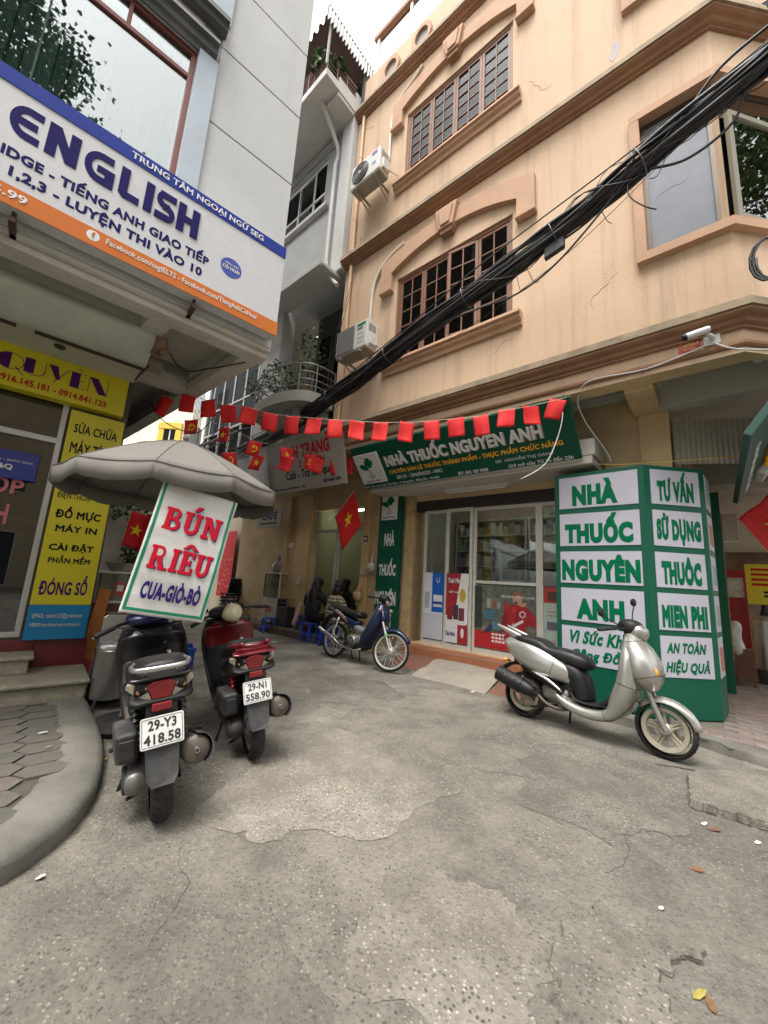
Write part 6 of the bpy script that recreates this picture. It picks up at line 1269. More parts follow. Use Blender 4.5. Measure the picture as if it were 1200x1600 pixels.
lettering('VIỆC ĐANG GẤP MÀ LẠI ĐA', -2.5, -2.0, 1.16, 1.22, 5.736, white_l, pz, .01); lettering('GL', -2.32, -2.2, .46, .55, 5.736, white_l, pz, .04)
for i in range(3):
    for k in range(4): b = MB(); b.box(-2.64 + k * .055, -2.6 + k * .055, 5.733, 5.736, .5 + i * .05, .53 + i * .05); obj('print_shape', b, white_l, pz)
pz = poster('window_poster', 'narrow poster column of medicine pictures beside the green box sign', -1.87, -1.53, .45, 1.36, 5.742, mat('poster mint', (.34, .42, .36), .5, var=.3, vs=8), [(R_(0, 1, .76, 1), (.35, .03, .02)), (R_(.15, .55, .79, .93), (.08, .03, .02)), (R_(.1, .9, .62, .64), (.3, .25, .15)), (R_(.1, .9, .56, .58), (.3, .25, .15)), (R_(.12, .5, .36, .48), (.1, .1, .12)), (R_(.55, .9, .34, .5), (.6, .6, .58)), (circle(.35, .14, .09, 10), skin_), (circle(.7, .12, .1, 10), skin_)])

# language-centre banner
ES = thing('language_centre_sign', 'big white English school sign with blue top band and orange bottom band', 'sign', 'L', (-1, 3.4, 3.59))
sheetm = mat('ribbed white vinyl', (.52, .52, .53), .5, var=.06, vs=14, grime=.1, gcol=(.5, .5, .5), gs=3)
blu = mat('sign blue', (.02, .04, .26), .6, spec=.1); org = mat('sign orange', (.55, .16, .04), .6, spec=.1); purp = mat('letter indigo', (.02, .017, .1), .7, spec=.05)
b = MB(); b.box(-3.6, 1.37, 3.35, 3.47, 3.59, 4.57); obj('sign_body', b, sheetm, ES, bevel=.004)
for i in range(120): pass
b = MB(); b.box(-3.6, 1.372, 3.343, 3.35, 4.455, 4.572); obj('blue_band', b, blu, ES); b = MB(); b.box(-3.6, 1.372, 3.343, 3.35, 3.588, 3.728); obj('orange_band', b, org, ES)
lettering('TRUNG TÂM NGOẠI NGỮ SEG', .03, 1.13, 4.468, 4.56, 3.34, white_l, ES, .03)
# wide rounded capitals drawn stroke by stroke
def wide_caps():
    out = []; h = .26; z0 = 4.105; t_ = .058
    x = -.6; w = .13
    out += [ring_pts(x + .09, z0 + h / 2, h / 2, h / 2 - t_, pi * .5, pi * 1.5, 12, .7), rect(x + .09, x + .16, z0, z0 + t_), rect(x + .09, x + .16, z0 + h - t_, z0 + h), rect(x + .03, x + .14, z0 + h / 2 - t_ / 2, z0 + h / 2 + t_ / 2)]
    x = -.41; out += [rect(x, x + t_, z0, z0 + h), rect(x + .12, x + .12 + t_, z0, z0 + h), [(x, z0 + h), (x + t_ * 1.1, z0 + h), (x + .12 + t_, z0), (x + .12 - .005, z0)]]
    x = -.2; out += [ring_pts(x + .1, z0 + h / 2, h / 2, h / 2 - t_, pi * .5, pi * 1.5, 12, .75), rect(x + .1, x + .17, z0, z0 + t_), rect(x + .1, x + .17, z0 + h - t_, z0 + h), rect(x + .13, x + .13 + t_, z0, z0 + h * .5), rect(x + .08, x + .13 + t_, z0 + h * .36, z0 + h * .56)]
    x = .02; out += [rect(x, x + t_, z0 + .03, z0 + h), [(x, z0 + .035), (x + .03, z0), (x + .14, z0), (x + .14, z0 + t_), (x, z0 + t_)]]
    x = .19; out += [rect(x, x + t_, z0, z0 + h)]
    x = .27; out += [rect(x + .02, x + .14, z0 + h - t_, z0 + h), ring_pts(x + .055, z0 + h * .72, h * .28, h * .28 - t_ * .9, pi * .5, pi * 1.5, 10, .75), rect(x + .05, x + .1, z0 + h * .39, z0 + h * .61), ring_pts(x + .09, z0 + h * .28, h * .28, h * .28 - t_ * .9, -pi * .5, pi * .5, 10, .75), rect(x, x + .095, z0, z0 + t_)]
    x = .43; out += [rect(x, x + t_, z0, z0 + h), rect(x + .11, x + .11 + t_, z0, z0 + h), rect(x, x + .12, z0 + h * .39, z0 + h * .61)]
    return out
strokes([[(px * 1.0 - .03, pz_ + .0) for px, pz_ in q] for q in wide_caps()], 3.348, purp, ES)
lettering('CAMBRIDGE - TIẾNG ANH GIAO TIẾP', -.95, .69, 3.925, 4.045, 3.348, purp, ES, .045)
lettering('LỚP 1,2,3 - LUYỆN THI VÀO 10', -.8, .65, 3.775, 3.9, 3.348, purp, ES, .045)
lettering('5.99', -.62, -.45, 3.635, 3.695, 3.341, white_l, ES, .03)
strokes([circle(-.09, 3.668, .04, 18)], 3.343, white_l, ES, 'icon_disc'); lettering('f', -.1, -.08, 3.645, 3.695, 3.339, org, ES, .03)
lettering('Facebook.com/segIELTS - Facebook.com/TiengAnhCoHoai', -.01, 1.16, 3.638, 3.7, 3.341, white_l, ES, .02)
strokes([circle(.88, 4.03, .095, 26)], 3.349, mat('badge blue', (.02, .045, .3), .4), ES, 'round_badge'); lettering('TIẾNG ANH', .82, .94, 4.05, 4.08, 3.347, white_l, ES, .02); lettering('CÔ HOÀI', .805, .955, 4.0, 4.045, 3.347, white_l, ES, .04)

# yellow shop signs
yel = mat('sign yellow', (.63, .55, .012), .45, var=.05, vs=3, grime=.15, gcol=(.4, .34, .03), gs=2); cyan = mat('sign cyan', (.0, .19, .4), .45); blk = mat('letter black', (.012, .012, .02), .5, spec=.1); redl = mat('letter red', (.5, .02, .02), .45, spec=.1); vio = mat('letter violet', (.07, .015, .12), .45, spec=.1)
YS = thing('shop_name_sign', 'horizontal yellow shop sign with violet art deco lettering above the window', 'sign', 'L', (-.5, 5.1, 2.93))
b = MB(); b.box(-3, .44, 5.05, 5.19, 2.93, 3.355); obj('board', b, yel, YS, bevel=.004)
def deco(x, w, kind, z0=3.1, h=.17):
    t_ = .075; th = .006; o = []
    if kind == 'Q': o = [[(x + w * .5 + w * .5 * cos(a), z0 + h / 2 + h / 2 * sin(a)) for a in [pi * .5 + pi * i / 14 for i in range(15)]], ring_pts(x + w * .5, z0 + h / 2, h / 2, h / 2 - th, -pi / 2, pi / 2, 14, w / h), [(x + w * .7, z0 + .03), (x + w * .72, z0 + .04), (x + w * 1.05, z0 - .03), (x + w * 1.03, z0 - .035)]]
    if kind == 'U': o = [rect(x, x + t_, z0 + .02, z0 + h), rect(x + w - th, x + w, z0 + .05, z0 + h), ring_pts(x + w / 2, z0 + .06, .06, .054, pi, 2 * pi, 10, w / .12)]
    if kind == 'Y': o = [[(x, z0 + h), (x + t_, z0 + h), (x + w * .62, z0 + .03), (x + w * .42, z0 + .03)], [(x + w - .008, z0 + h), (x + w, z0 + h), (x + w * .35, z0 - .01), (x + w * .33, z0)]]
    if kind == 'E': o = [rect(x, x + t_, z0, z0 + h), rect(x + t_, x + w, z0, z0 + th), rect(x + t_, x + w, z0 + h - th, z0 + h), rect(x + t_, x + w * .9, z0 + h * .48, z0 + h * .48 + th), [(x + w * .3, z0 + h + .02), (x + w * .5, z0 + h + .045), (x + w * .75, z0 + h + .02), (x + w * .5, z0 + h + .035)]]
    if kind == 'N': o = [rect(x, x + th, z0, z0 + h), rect(x + w - th, x + w, z0, z0 + h), [(x, z0 + h), (x + t_, z0 + h), (x + w, z0), (x + w - t_, z0)]]
    return o
for k, x, w in (('Q', -.62, .2), ('U', -.42, .16), ('Y', -.245, .17), ('E', -.06, .125), ('N', .09, .17)): strokes(deco(x, w, k), 5.049, vio, YS)
lettering('TEL: 0916.145.181 - 0914.841.123', -.75, .27, 2.975, 3.045, 5.046, redl, YS, .03)
YV = thing('shop_service_sign', 'tall yellow shop sign with black lettering and a cyan foot', 'sign', 'L', (.23, 5.15, .54))
b = MB(); b.box(.0, .475, 5.1, 5.165, .872, 2.88); obj('board', b, yel, YV, bevel=.004); b = MB(); b.box(.0, .475, 5.1, 5.165, .54, .87); obj('cyan_foot', b, cyan, YV, bevel=.004)
for tx, x0, x1, z0, z1, m_, bd in (('SỬA CHỮA', .05, .43, 2.64, 2.77, blk, .02), ('MÁY TÍNH', .05, .43, 2.42, 2.57, blk, .02), ('MÁY IN', .05, .43, 2.2, 2.33, blk, .02), ('ĐIỆN THOẠI - FAX', .03, .44, 1.92, 2.02, blk, .01), ('ĐỔ MỰC', .045, .42, 1.715, 1.86, blk, .04), ('MÁY IN', .07, .41, 1.595, 1.68, blk, .03), ('CÀI ĐẶT', .05, .41, 1.39, 1.49, blk, .04), ('PHẦN MỀM', .065, .4, 1.28, 1.365, blk, .03), ('ĐÓNG SỔ', .04, .42, .965, 1.17, vio, .03), ('EMAIL: vietini123@gmail.com', .04, .42, .735, .79, white_l, .005), ('WEBSITE: http://photohungan.wordpress.com', .03, .42, .655, .7, white_l, .005)):
    lettering(tx, x0, x1, z0, z1, 5.097, m_, YV, bd)

# cafe signs
CS = thing('cafe_sign', 'grey cafe signboard with red lettering over the cafe front', 'sign', 'P', (-6.25, 4.72, 3.02), (.2, 0, 0))
cgrey = mat('cafe board', (.38, .36, .31), .6, var=.06, vs=3)
b = MB(); b.box(-1.22, 1.22, 0, .06, 0, 1.08); obj('board', b, cgrey, CS, bevel=.005)
lettering('ÁNH TRANG', -.66, .85, .66, 1.0, -.004, redl, CS, .05); lettering('S       EN', -.1, .7, .46, .62, -.004, redl, CS, .04); lettering('Café - Trà hoa quả', -.55, .9, .2, .44, -.004, blk, CS, .02); lettering('61 Ngõ Cẩm Văn, Quận Đống Đa - HN', -1.05, .05, .05, .11, -.004, blk, CS, .01); lettering('083 8683 838', .62, 1.1, .08, .15, -.004, blk, CS, .01)
strokes([ring_pts(-.95, .62, .17, .15, 0, 2 * pi, 20), circle(-.95, .62, .07, 10)], -.0005, mat('lilac print', (.3, .2, .32), .5), CS, 'print_emblem')
CS2 = thing('small_cafe_sign', 'small plain cafe sign with dark capitals left of the cafe posts', 'sign', 'P', (-8.2, 5.3, 2.45))
b = MB(); b.box(-8.75, -7.75, 5.28, 5.33, 2.42, 2.86); obj('board', b, mat('pale board', (.34, .3, .25), .6), CS2, bevel=.005); lettering('CAFÉ', -8.55, -7.9, 2.6, 2.83, 5.277, vio, CS2, .04); strokes([rect(-8.6 + k * .09, -8.54 + k * .09, 2.49, 2.54) for k in range(8)], 5.279, blk, CS2, 'print_line')
redb = mat('red banner cloth', (.42, .008, .012), .7, var=.1, vs=3)
for x0, x1, lab in ((-11.95, -11.15, 'red festive banner left of the dark doorway'), (-9.6, -8.6, 'red festive banner with round emblem right of the dark doorway')):
    t = thing('festive_banner', lab, 'banner', 'P', ((x0 + x1) / 2, 6.1, .6)); b = MB(); b.box(x0, x1, 6.08, 6.09, .55, 2.55); obj('cloth', b, redb, t)
    if x0 > -10: strokes([ring_pts(-9.15, 2.0, .26, .23, 0, 2 * pi, 22)], 6.078, mat('gold print', (.5, .3, .15), .5), t, 'print_emblem')
    r_ = random.Random(int(x0 * 10)); strokes([circle(r_.uniform(x0 + .08, x1 - .08), r_.uniform(.65, 1.7), r_.uniform(.015, .03), 7) for _ in range(26)], 6.079, mat('pale print', (.55, .3, .25), .5), t, 'print_dots', .00005)
# street banner under the parasol
BN = thing('noodle_banner', 'white green edged noodle stall banner hanging from the parasol', 'banner', 'W', (-1.565, 2.42, 1.02), (0, radians(8.5), atan2(.3, .39))); OFF[BN.name] = (0, 0, 0)
bw_, bh_ = .495, .86
def wob(x, y, z): return (x, y + .007 * sin(z * 9 + x * 4) + .0035 * sin(x * 17 + z * 7) + .0015 * sin(z * 41 + x * 6), z)
cloth = mat('banner canvas', (.6, .59, .56), .75, var=.06, vs=9, bump=.5, bs=11, grime=.25, gcol=(.45, .43, .4), gs=5)
def grid(x0, x1, z0, z1, y, nx, nz):
    b = MB(); b.add([(x0 + (x1 - x0) * i / nx, y, z0 + (z1 - z0) * j / nz) for j in range(nz + 1) for i in range(nx + 1)], [(j * (nx + 1) + i, j * (nx + 1) + i + 1, (j + 1) * (nx + 1) + i + 1, (j + 1) * (nx + 1) + i) for j in range(nz) for i in range(nx)]); return b
o = obj('cloth', grid(0, bw_, 0, bh_, 0, 30, 50).map(wob), cloth, BN, smooth=180, recalc=False); o.modifiers.new('s', 'SOLIDIFY').thickness = .002; o.modifiers['s'].offset = 1
grn = mat('green tape', (.0, .2, .1), .5)
for x0, x1, z0, z1 in ((.012, .03, .02, bh_), (bw_ - .03, bw_ - .012, .02, bh_), (.03, bw_ - .03, .02, .038)):
    obj('green_edge', grid(x0, x1, z0, z1, -.0035, 16 if x1 - x0 > .1 else 1, 40 if z1 - z0 > .1 else 1).map(wob), grn, BN, smooth=180, recalc=False)
def slab_glyph(ch):
    s_, f = .22, .13
    if ch == 'B': return [rect(.07, .07 + s_, 0, 1), rect(0, .42, 0, f), rect(0, .42, 1 - f, 1), rect(.2, .42, .46, .58), ring_pts(.4, .755, .245, .12, -pi / 2, pi / 2, 10, 1.05), ring_pts(.42, .29, .29, .15, -pi / 2, pi / 2, 10, 1.05)], .74
    if ch == 'U': return [rect(.08, .08 + s_, .3, 1), rect(.56, .72, .3, 1), rect(0, .38, 1 - f, 1), rect(.47, .8, 1 - f, 1), ring_pts(.4, .33, .33, .17, pi, 2 * pi, 14, .97)], .8
    if ch == 'N': return [rect(.08, .24, 0, 1), rect(.6, .76, 0, 1), [(.04, 1), (.3, 1), (.76, 0), (.58, 0)], rect(0, .34, 0, f), rect(.5, .86, 1 - f, 1), rect(0, .2, 1 - f, 1)], .86
    if ch == 'R': return [rect(.07, .07 + s_, 0, 1), rect(0, .4, 0, f), rect(0, .42, 1 - f, 1), rect(.2, .42, .44, .56), ring_pts(.42, .72, .28, .15, -pi / 2, pi / 2, 10, 1.0), [(.34, .5), (.56, .5), (.82, 0), (.56, 0)], rect(.5, .9, 0, f * .9)], .9
    if ch == 'I': return [rect(.08, .08 + s_, 0, 1), rect(0, .38, 0, f), rect(0, .38, 1 - f, 1)], .38
    if ch == 'E': return [rect(.07, .07 + s_, 0, 1), rect(0, .66, 0, f), rect(0, .64, 1 - f, 1), rect(.2, .5, .45, .57), rect(.56, .68, 0, .3), rect(.54, .66, .72, 1), rect(.44, .53, .38, .64)], .68
    return [], .2
def slab_word(w, x0, x1, z0, z1, acc):
    gl = [slab_glyph(c) for c in w]; tot = sum(g[1] for g in gl) + .1 * (len(w) - 1); k = (x1 - x0) / tot; out = []; x = x0; h = z1 - z0
    for i, (ps, gw_) in enumerate(gl):
        for q in ps: out.append([(x + a * k, z0 + c * h) for a, c in q])
        for ci, kind in acc:
            if ci == i:
                m_ = x + gw_ * k * .5
                if kind == 'a': out.append([(m_ - .01, z1 + .012), (m_ + .012, z1 + .012), (m_ + .045, z1 + .05), (m_ + .012, z1 + .05)])
                else: out += [[(m_ - .05, z1 + .012), (m_ - .02, z1 + .012), (m_ + .01, z1 + .05), (m_ - .012, z1 + .05)], [(m_ + .05, z1 + .012), (m_ + .02, z1 + .012), (m_ - .01, z1 + .05), (m_ + .012, z1 + .05)]]
        x += (gw_ + .1) * k
    return out
banred = mat('banner red', (.55, .012, .03), .5, spec=.1); banblue = mat('banner blue', (.03, .015, .13), .5, spec=.1)
for dx, dz, y, m_ in ((.007, -.004, -.009, banblue), (0, 0, -.013, banred)):
    for w_, x0, x1, z0, z1, acc in (('BUN', .07, .43, .55, .7, [(1, 'a')]), ('RIEU', .06, .435, .29, .44, [(2, 'c')])):
        strokes([[(a + dx, c + dz) for a, c in q] for q in slab_word(w_, x0, x1, z0, z1, acc)], y, m_, BN, 'lettering', .0002)
lettering('CUA-GIÒ-BÒ', .075, .43, .1, .235, -.011, banblue, BN, .05)
# ------------------------------------------------------------------ parasol, wires, flags, fittings
canv = mat('grey parasol canvas', (.165, .153, .137), .85, var=.06, vs=3, bump=.12, bs=40, grime=.12, gcol=(.2, .18, .155), gs=2)
UM = thing('parasol', 'large grey street parasol over the noodle stall', 'parasol', 'W', (-2.02, 3.39, 0)); UC = (-1.75, 3.2); UR, UZ, UA = .82, 1.98, 2.38; NR = 10
def rimpt(k, t): # t 0 apex .. 1 rim; k in rib units
    a = 2 * pi * k / NR; f = k - math.floor(k); sag = 1 - .05 * sin(pi * f); r = UR * t * (1 - .045 * sin(pi * f)); return (UC[0] + r * cos(a), UC[1] + r * sin(a), UA - (UA - UZ) * t ** 1.3 - .022 * sin(pi * f) * t * (1 - .3 * t))
b = MB(); SUBK, NT = 6, 10; n = NR * SUBK
for j in range(NT + 1):
    for i in range(n): b.v.append(rimpt(i / SUBK, j / NT))
for j in range(NT):
    for i in range(n): b.f.append((j * n + i, j * n + (i + 1) % n, (j + 1) * n + (i + 1) % n, (j + 1) * n + i))
o = obj('canopy', b, canv, UM, smooth=9); o.modifiers.new('s', 'SOLIDIFY').thickness = .002
sm_ = mat('canvas seam', (.1, .095, .085), .85)
b = MB(); b.tube([rimpt(i / SUBK, 1.004) for i in range(n)], .0035, 5, closed=True); obj('rim_seam', b, sm_, UM)
for k in range(NR): b = MB(); b.tube([(p_[0], p_[1], p_[2] + .0015) for p_ in [rimpt(k, .04 + .96 * t / 8) for t in range(9)]], .003, 5); obj('panel_seam', b, sm_, UM)
for k in range(NR):
    b = MB(); m_ = 12; r_ = random.Random(k)
    for i in range(m_ + 1):
        p = rimpt(k + i / m_ * .9999, 1.0); q = Vector((p[0] - UC[0], p[1] - UC[1], 0)); q.normalize(); dr = .135 - .02 * (abs(i / m_ - .5) * 2) ** 3 + .004 * r_.uniform(-1, 1); fl = .006 * sin(i * .9 + k * 2)
        b.v += [(p[0] + q.x * .003, p[1] + q.y * .003, p[2] + .002), (p[0] + q.x * (.003 + fl * .5), p[1] + q.y * (.003 + fl * .5), p[2] - dr * .5), (p[0] + q.x * (.0 + fl), p[1] + q.y * (.0 + fl), p[2] - dr)]
    for i in range(m_): b.f += [(3 * i, 3 * i + 3, 3 * i + 4, 3 * i + 1), (3 * i + 1, 3 * i + 4, 3 * i + 5, 3 * i + 2)]
    o = obj('valance', b, canv, UM, smooth=25); o.modifiers.new('s', 'SOLIDIFY').thickness = .002
    b = MB(); b.tube([rimpt(k, t / 6)[:2] + (rimpt(k, t / 6)[2] - .012,) for t in range(7)], .006, 6); rb = obj('rib', b, mat('rib steel', (.2, .2, .2), .4, .7), UM, smooth=60)
    a = rimpt(k, .55); b = MB(); b.tube([(a[0], a[1], a[2] - .015), (UC[0] - .02, UC[1] + .01, 1.95)], .005, 5); obj('strut', b, mat('rib steel', (.2, .2, .2)), rb, smooth=60)
b = MB(); b.tube([(-2.02, 3.39, .05), (UC[0], UC[1], UA + .03)], .018, 10); obj('pole', b, mat('pole steel', (.3, .3, .3), .4, .6), UM, smooth=60)
b = MB(); b.lathe([(.0, .1), (.1, .1), (.19, .085), (.225, .045), (.2, 0), (0, 0)], 28, (-2.02, 3.39, .001)); obj('base', b, rubber, UM, smooth=40)
b = MB(); b.ell((UC[0], UC[1], UA + .03), (.025, .025, .03), 12, 8); obj('finial', b, canv, UM, smooth=180)

# overhead cables
cabm = [mat('cable black %d' % i, c, .55, var=.2, vs=6) for i, c in enumerate([(.012, .012, .013), (.02, .02, .022), (.03, .028, .028)])]
CP = [(3.6, 1.6, 6.0), (3.14, 2.2, 5.88), (2.99, 2.5, 5.82), (2.29, 3.1, 5.48), (1.77, 3.6, 5.23), (1.09, 4.2, 5.0), (.21, 5.0, 4.72), (-.55, 5.8, 4.52), (-1.59, 7.0, 4.36), (-2.47, 8.0, 4.27), (-3.85, 9.5, 4.32), (-6.5, 12.5, 4.5)]
CPs = [Vector(p) for p in catmull(CP, 8)]
CB = thing('cable_bundle', 'thick black bundle of overhead telecom cables crossing the peach facade', 'cables', 'W', (.2, 5, 4.6))
r_ = random.Random(11)
for k in range(34):
    ph, ph2, rad = r_.uniform(0, 2 * pi), r_.uniform(0, 2 * pi), sqrt(r_.random()) * .115; tw = r_.uniform(-.5, .5); rr = r_.choice([.009, .011, .013, .016, .02, .026]); pts = []
    for i, p in enumerate(CPs):
        t = CPs[min(i + 1, len(CPs) - 1)] - CPs[max(i - 1, 0)]; t.normalize(); s_ = t.cross(Vector((0, 0, 1))); s_.normalize(); u_ = s_.cross(t); a = ph + tw * i * .12; q = rad * (1 + .25 * sin(i * .5 + ph2))
        pts.append(p + s_ * cos(a) * q * .8 + u_ * (sin(a) * q * 1.1))
    b = MB(); b.tube(pts, rr, 6); obj('cable', b, cabm[k % 3], CB, smooth=180)
for i in range(6, len(CPs) - 6, 9):
    p = CPs[i]; t = (CPs[i + 1] - CPs[i - 1]).normalized(); s_ = t.cross(Vector((0, 0, 1))).normalized(); u_ = s_.cross(t); b = MB(); b.tube([p + (s_ * cos(a) + u_ * sin(a)) * .135 for a in [2 * pi * k / 16 for k in range(16)]], .007, 5, closed=True); obj('cable_tie', b, mat('tie wire', (.12, .12, .12), .4, .5), CB, smooth=180)
b = MB(); b.box(-.11, .1, -.03, .03, -.09, .05); q_ = (CPs[36] - CPs[34]); az_ = atan2(q_.y, q_.x); c_ = CPs[33] + Vector((0, 0, -.16)); b.map(lambda x, y, z: (c_.x + x * cos(az_) - y * sin(az_), c_.y + x * sin(az_) + y * cos(az_), c_.z + z + x * -.25)); obj('splice_box', b, cabm[0], CB, bevel=.01)
for k in range(26):      # stray strands weaving round the bundle
    i0 = r_.randrange(4, len(CPs) - 26); n_ = r_.randrange(10, 22); ph = r_.uniform(0, 6); rad = r_.uniform(.1, .2); pts = []
    for i in range(i0, i0 + n_):
        p = CPs[i]; t = (CPs[i + 1] - CPs[i - 1]).normalized(); s_ = t.cross(Vector((0, 0, 1))).normalized(); u_ = s_.cross(t); a = ph + (i - i0) * .5 * (1 if k % 2 else -1); e_ = sin(pi * (i - i0) / (n_ - 1))
        pts.append(p + s_ * cos(a) * (.09 + (rad - .09) * e_) * .7 + u_ * (sin(a) * (.09 + (rad - .09) * e_)) - Vector((0, 0, .05 * e_ * (k % 3 == 0))))
    b = MB(); b.tube(pts, r_.choice([.004, .005, .006]), 5); obj('stray_strand', b, cabm[k % 3], CB, smooth=180)
for k in range(9):
    p = CPs[r_.randrange(14, len(CPs) - 20)]; d_ = r_.uniform(.12, .35); q = Vector((r_.uniform(-.12, .12), r_.uniform(-.1, .1), 0)); b = MB(); b.tube(catmull([p - Vector((0, 0, .1)), p + q * .4 - Vector((0, 0, .12 + d_ * .4)), p + q - Vector((0, 0, .1 + d_)), p + q * 1.6 - Vector((0, 0, .1 + d_ * .9))], 4), .004, 5); obj('cut_end', b, cabm[1], CB, smooth=180)
# thin single lines and slack loops
def P3(x, y, z): return tuple(W3('P', x, y, z))
def loose(label, pts, r, k=6, grp='loose overhead wires', nm='loose_wire'):
    b = MB(); b.tube(catmull(pts, k), r, 6); return obj(nm, b, cabm[0], None, 'W', smooth=180, label=label, cat='wire', group=grp)
loose('single thin wire running just above the thick cable bundle', [(3.3, 2.1, 6.05), (2.35, 3.1, 5.75), (1.0, 4.2, 5.25), (.2, 5.0, 4.95), (-1.6, 7.0, 4.55), (-3.9, 9.5, 4.5)], .008)
loose('slack wire sagging lowest below the cable bundle on the peach facade', [(2.2, 3.15, 5.35), (1.75, 3.6, 4.85), (1.4, 3.95, 4.68), (1.0, 4.25, 4.68), (.6, 4.6, 4.7)], .011)
loose('thin straight wire from the bay window to the cable bundle', [(2.9, 3.05, 5.95), (1.9, 3.6, 5.0), (1.2, 4.15, 4.62), (.7, 4.6, 4.45)], .004)
loose('slack loop of cable sticking up at the upper right end of the bundle', [(2.55, 2.9, 5.7), (2.75, 2.7, 6.0), (3.0, 2.5, 6.15), (3.2, 2.2, 6.1), (3.05, 2.4, 5.9)], .014)
loose('slack wire drooping below the bundle in front of the bay window', [(2.9, 2.6, 5.75), (2.85, 2.7, 5.45), (2.6, 2.9, 5.3), (2.35, 3.05, 5.35)], .012)
loose('short cut wire end dangling under the bundle by the bay window trim', [(2.2, 3.15, 5.35), (2.2, 3.15, 5.15), (2.3, 3.1, 4.98), (2.42, 3.1, 4.95)], .006)
loose('thin wires hanging down the left edge of the peach facade', [P3(-4.95, 4.55, 8.1), P3(-5.05, 4.5, 7.2), P3(-5.2, 4.4, 6.2), P3(-5.4, 4.3, 5.0), P3(-5.45, 4.3, 4.6)], .005)
loose('second thin wire fanning out at the left edge of the peach facade', [P3(-4.85, 4.55, 8.1), P3(-4.98, 4.5, 7.2), P3(-5.15, 4.4, 6.1), P3(-5.3, 4.3, 4.9)], .005)
loose('black wire crossing from the flag string to the shop soffit', [(-3.1, 4.7, 3.4), (-2.9, 4.75, 3.15), (-2.5, 4.8, 3.05), (-2.35, 4.9, 3.35)], .006)
loose('black wire hanging from the soffit behind the parasol', [(-2.5, 5.6, 3.5), (-2.8, 5.5, 3.1), (-3.1, 5.4, 2.7), (-3.2, 5.4, 2.4)], .006)
loose('tangled black wire along the coffered soffit', [tuple(W3('L', .55, 4.0, 3.42)), tuple(W3('L', .8, 4.3, 3.36)), tuple(W3('L', 1.0, 4.1, 3.38)), tuple(W3('L', 1.25, 3.75, 3.42))], .007)
coil = [P3(.55 + .12 * sin(a) + .02 * a / 6, 4.5, 4.42 + .22 * cos(a)) for a in [k * .5 for k in range(36)]]
b = MB(); b.tube(coil, .011, 6); obj('cable_coil', b, cabm[1], None, 'W', smooth=180, label='coil of spare black cable on the ledge of the chamfered corner', cat='cable')

# flag strings
redc = mat('flag red', (.62, .012, .012), .75, var=.05, vs=6); yst = mat('flag yellow', (.85, .6, .02), .6)
ORD = ['first', 'second', 'third', 'fourth', 'fifth', 'sixth', 'seventh', 'eighth', 'ninth', 'tenth', 'eleventh', 'twelfth', 'thirteenth', 'fourteenth', 'fifteenth', 'sixteenth', 'seventeenth', 'eighteenth']
F1 = [(-2.75, 4.48, 3.36), (-2.49, 4.47, 3.41), (-2.24, 4.45, 3.35), (-1.98, 4.44, 3.3), (-1.7, 4.42, 3.27), (-1.44, 4.41, 3.21), (-1.17, 4.39, 3.18), (-.9, 4.37, 3.17), (-.65, 4.36, 3.16), (-.38, 4.34, 3.15), (-.1, 4.33, 3.15), (.21, 4.31, 3.16), (.49, 4.29, 3.19), (.77, 4.27, 3.23), (1.06, 4.25, 3.27), (1.36, 4.23, 3.36), (1.64, 4.22, 3.42), (1.95, 4.2, 3.51)]
b = MB(); b.tube([(-2.93, 4.49, 3.44)] + F1 + [(2.08, 4.17, 3.55)], .003, 5); obj('flag_string', b, mat('pale string', (.6, .58, .5), .8), None, 'W', smooth=180, label='pale string of red flags stretched across the alley in front', cat='string')
def small_flag(p, w, h, yaw, roll, seed, label, grp, emblem=None):
    t = thing('small_flag', label, 'flag', 'W', p, (0, roll, yaw), group=grp); OFF[t.name] = (0, 0, 0); r = random.Random(seed); a1, a2, a3 = r.uniform(.012, .03), r.uniform(0, 6), r.uniform(-.06, .06)
    def cl(x, y, z): return (x * (1 + z * a3 * 3) + a3 * z, y + a1 * sin(x * 24 + a2) * (.25 - z / h) + .02 * sin(z * 12 + a2) * (-z / h), z + .01 * sin(x * 20 + a2) * (-z / h))
    o = obj('cloth', grid(-w / 2, w / 2, -h, .004, 0, 8, 8).map(cl), redc, t, smooth=180, recalc=False); o.modifiers.new('s', 'SOLIDIFY').thickness = .0015
    if emblem == 'star': ss = [star(0, -h * .5, h * .26)]
    elif emblem == 'party': ss = [ring_pts(.0, -h * .5, h * .24, h * .17, -pi * .75, pi * .6, 14), [(-h * .02, -h * .3), (h * .02, -h * .33), (-h * .2, -h * .7), (-h * .24, -h * .67)], [(-h * .14, -h * .3), (h * .06, -h * .42), (h * .03, -h * .5), (-h * .17, -h * .38)]]
    else: return t
    mb = MB()
    for i, q in enumerate(ss): mb.prism(q, -.0125 - i * .0004, -.012)
    mb.map(lambda x, y, z: (x, y - .002, z)); obj('emblem', mb, yst, t)
    return t
for i, p in enumerate(F1):
    small_flag(p, .185 + RND.uniform(-.01, .01), .225 + RND.uniform(-.015, .015), -.06 + RND.uniform(-.45, .45), (RND.uniform(-.13, .13) if i not in (0, 17) else (.5 if i == 0 else .28)), i, '%s red flag from the left on the front flag string' % ORD[i], 'red flags on the front string')
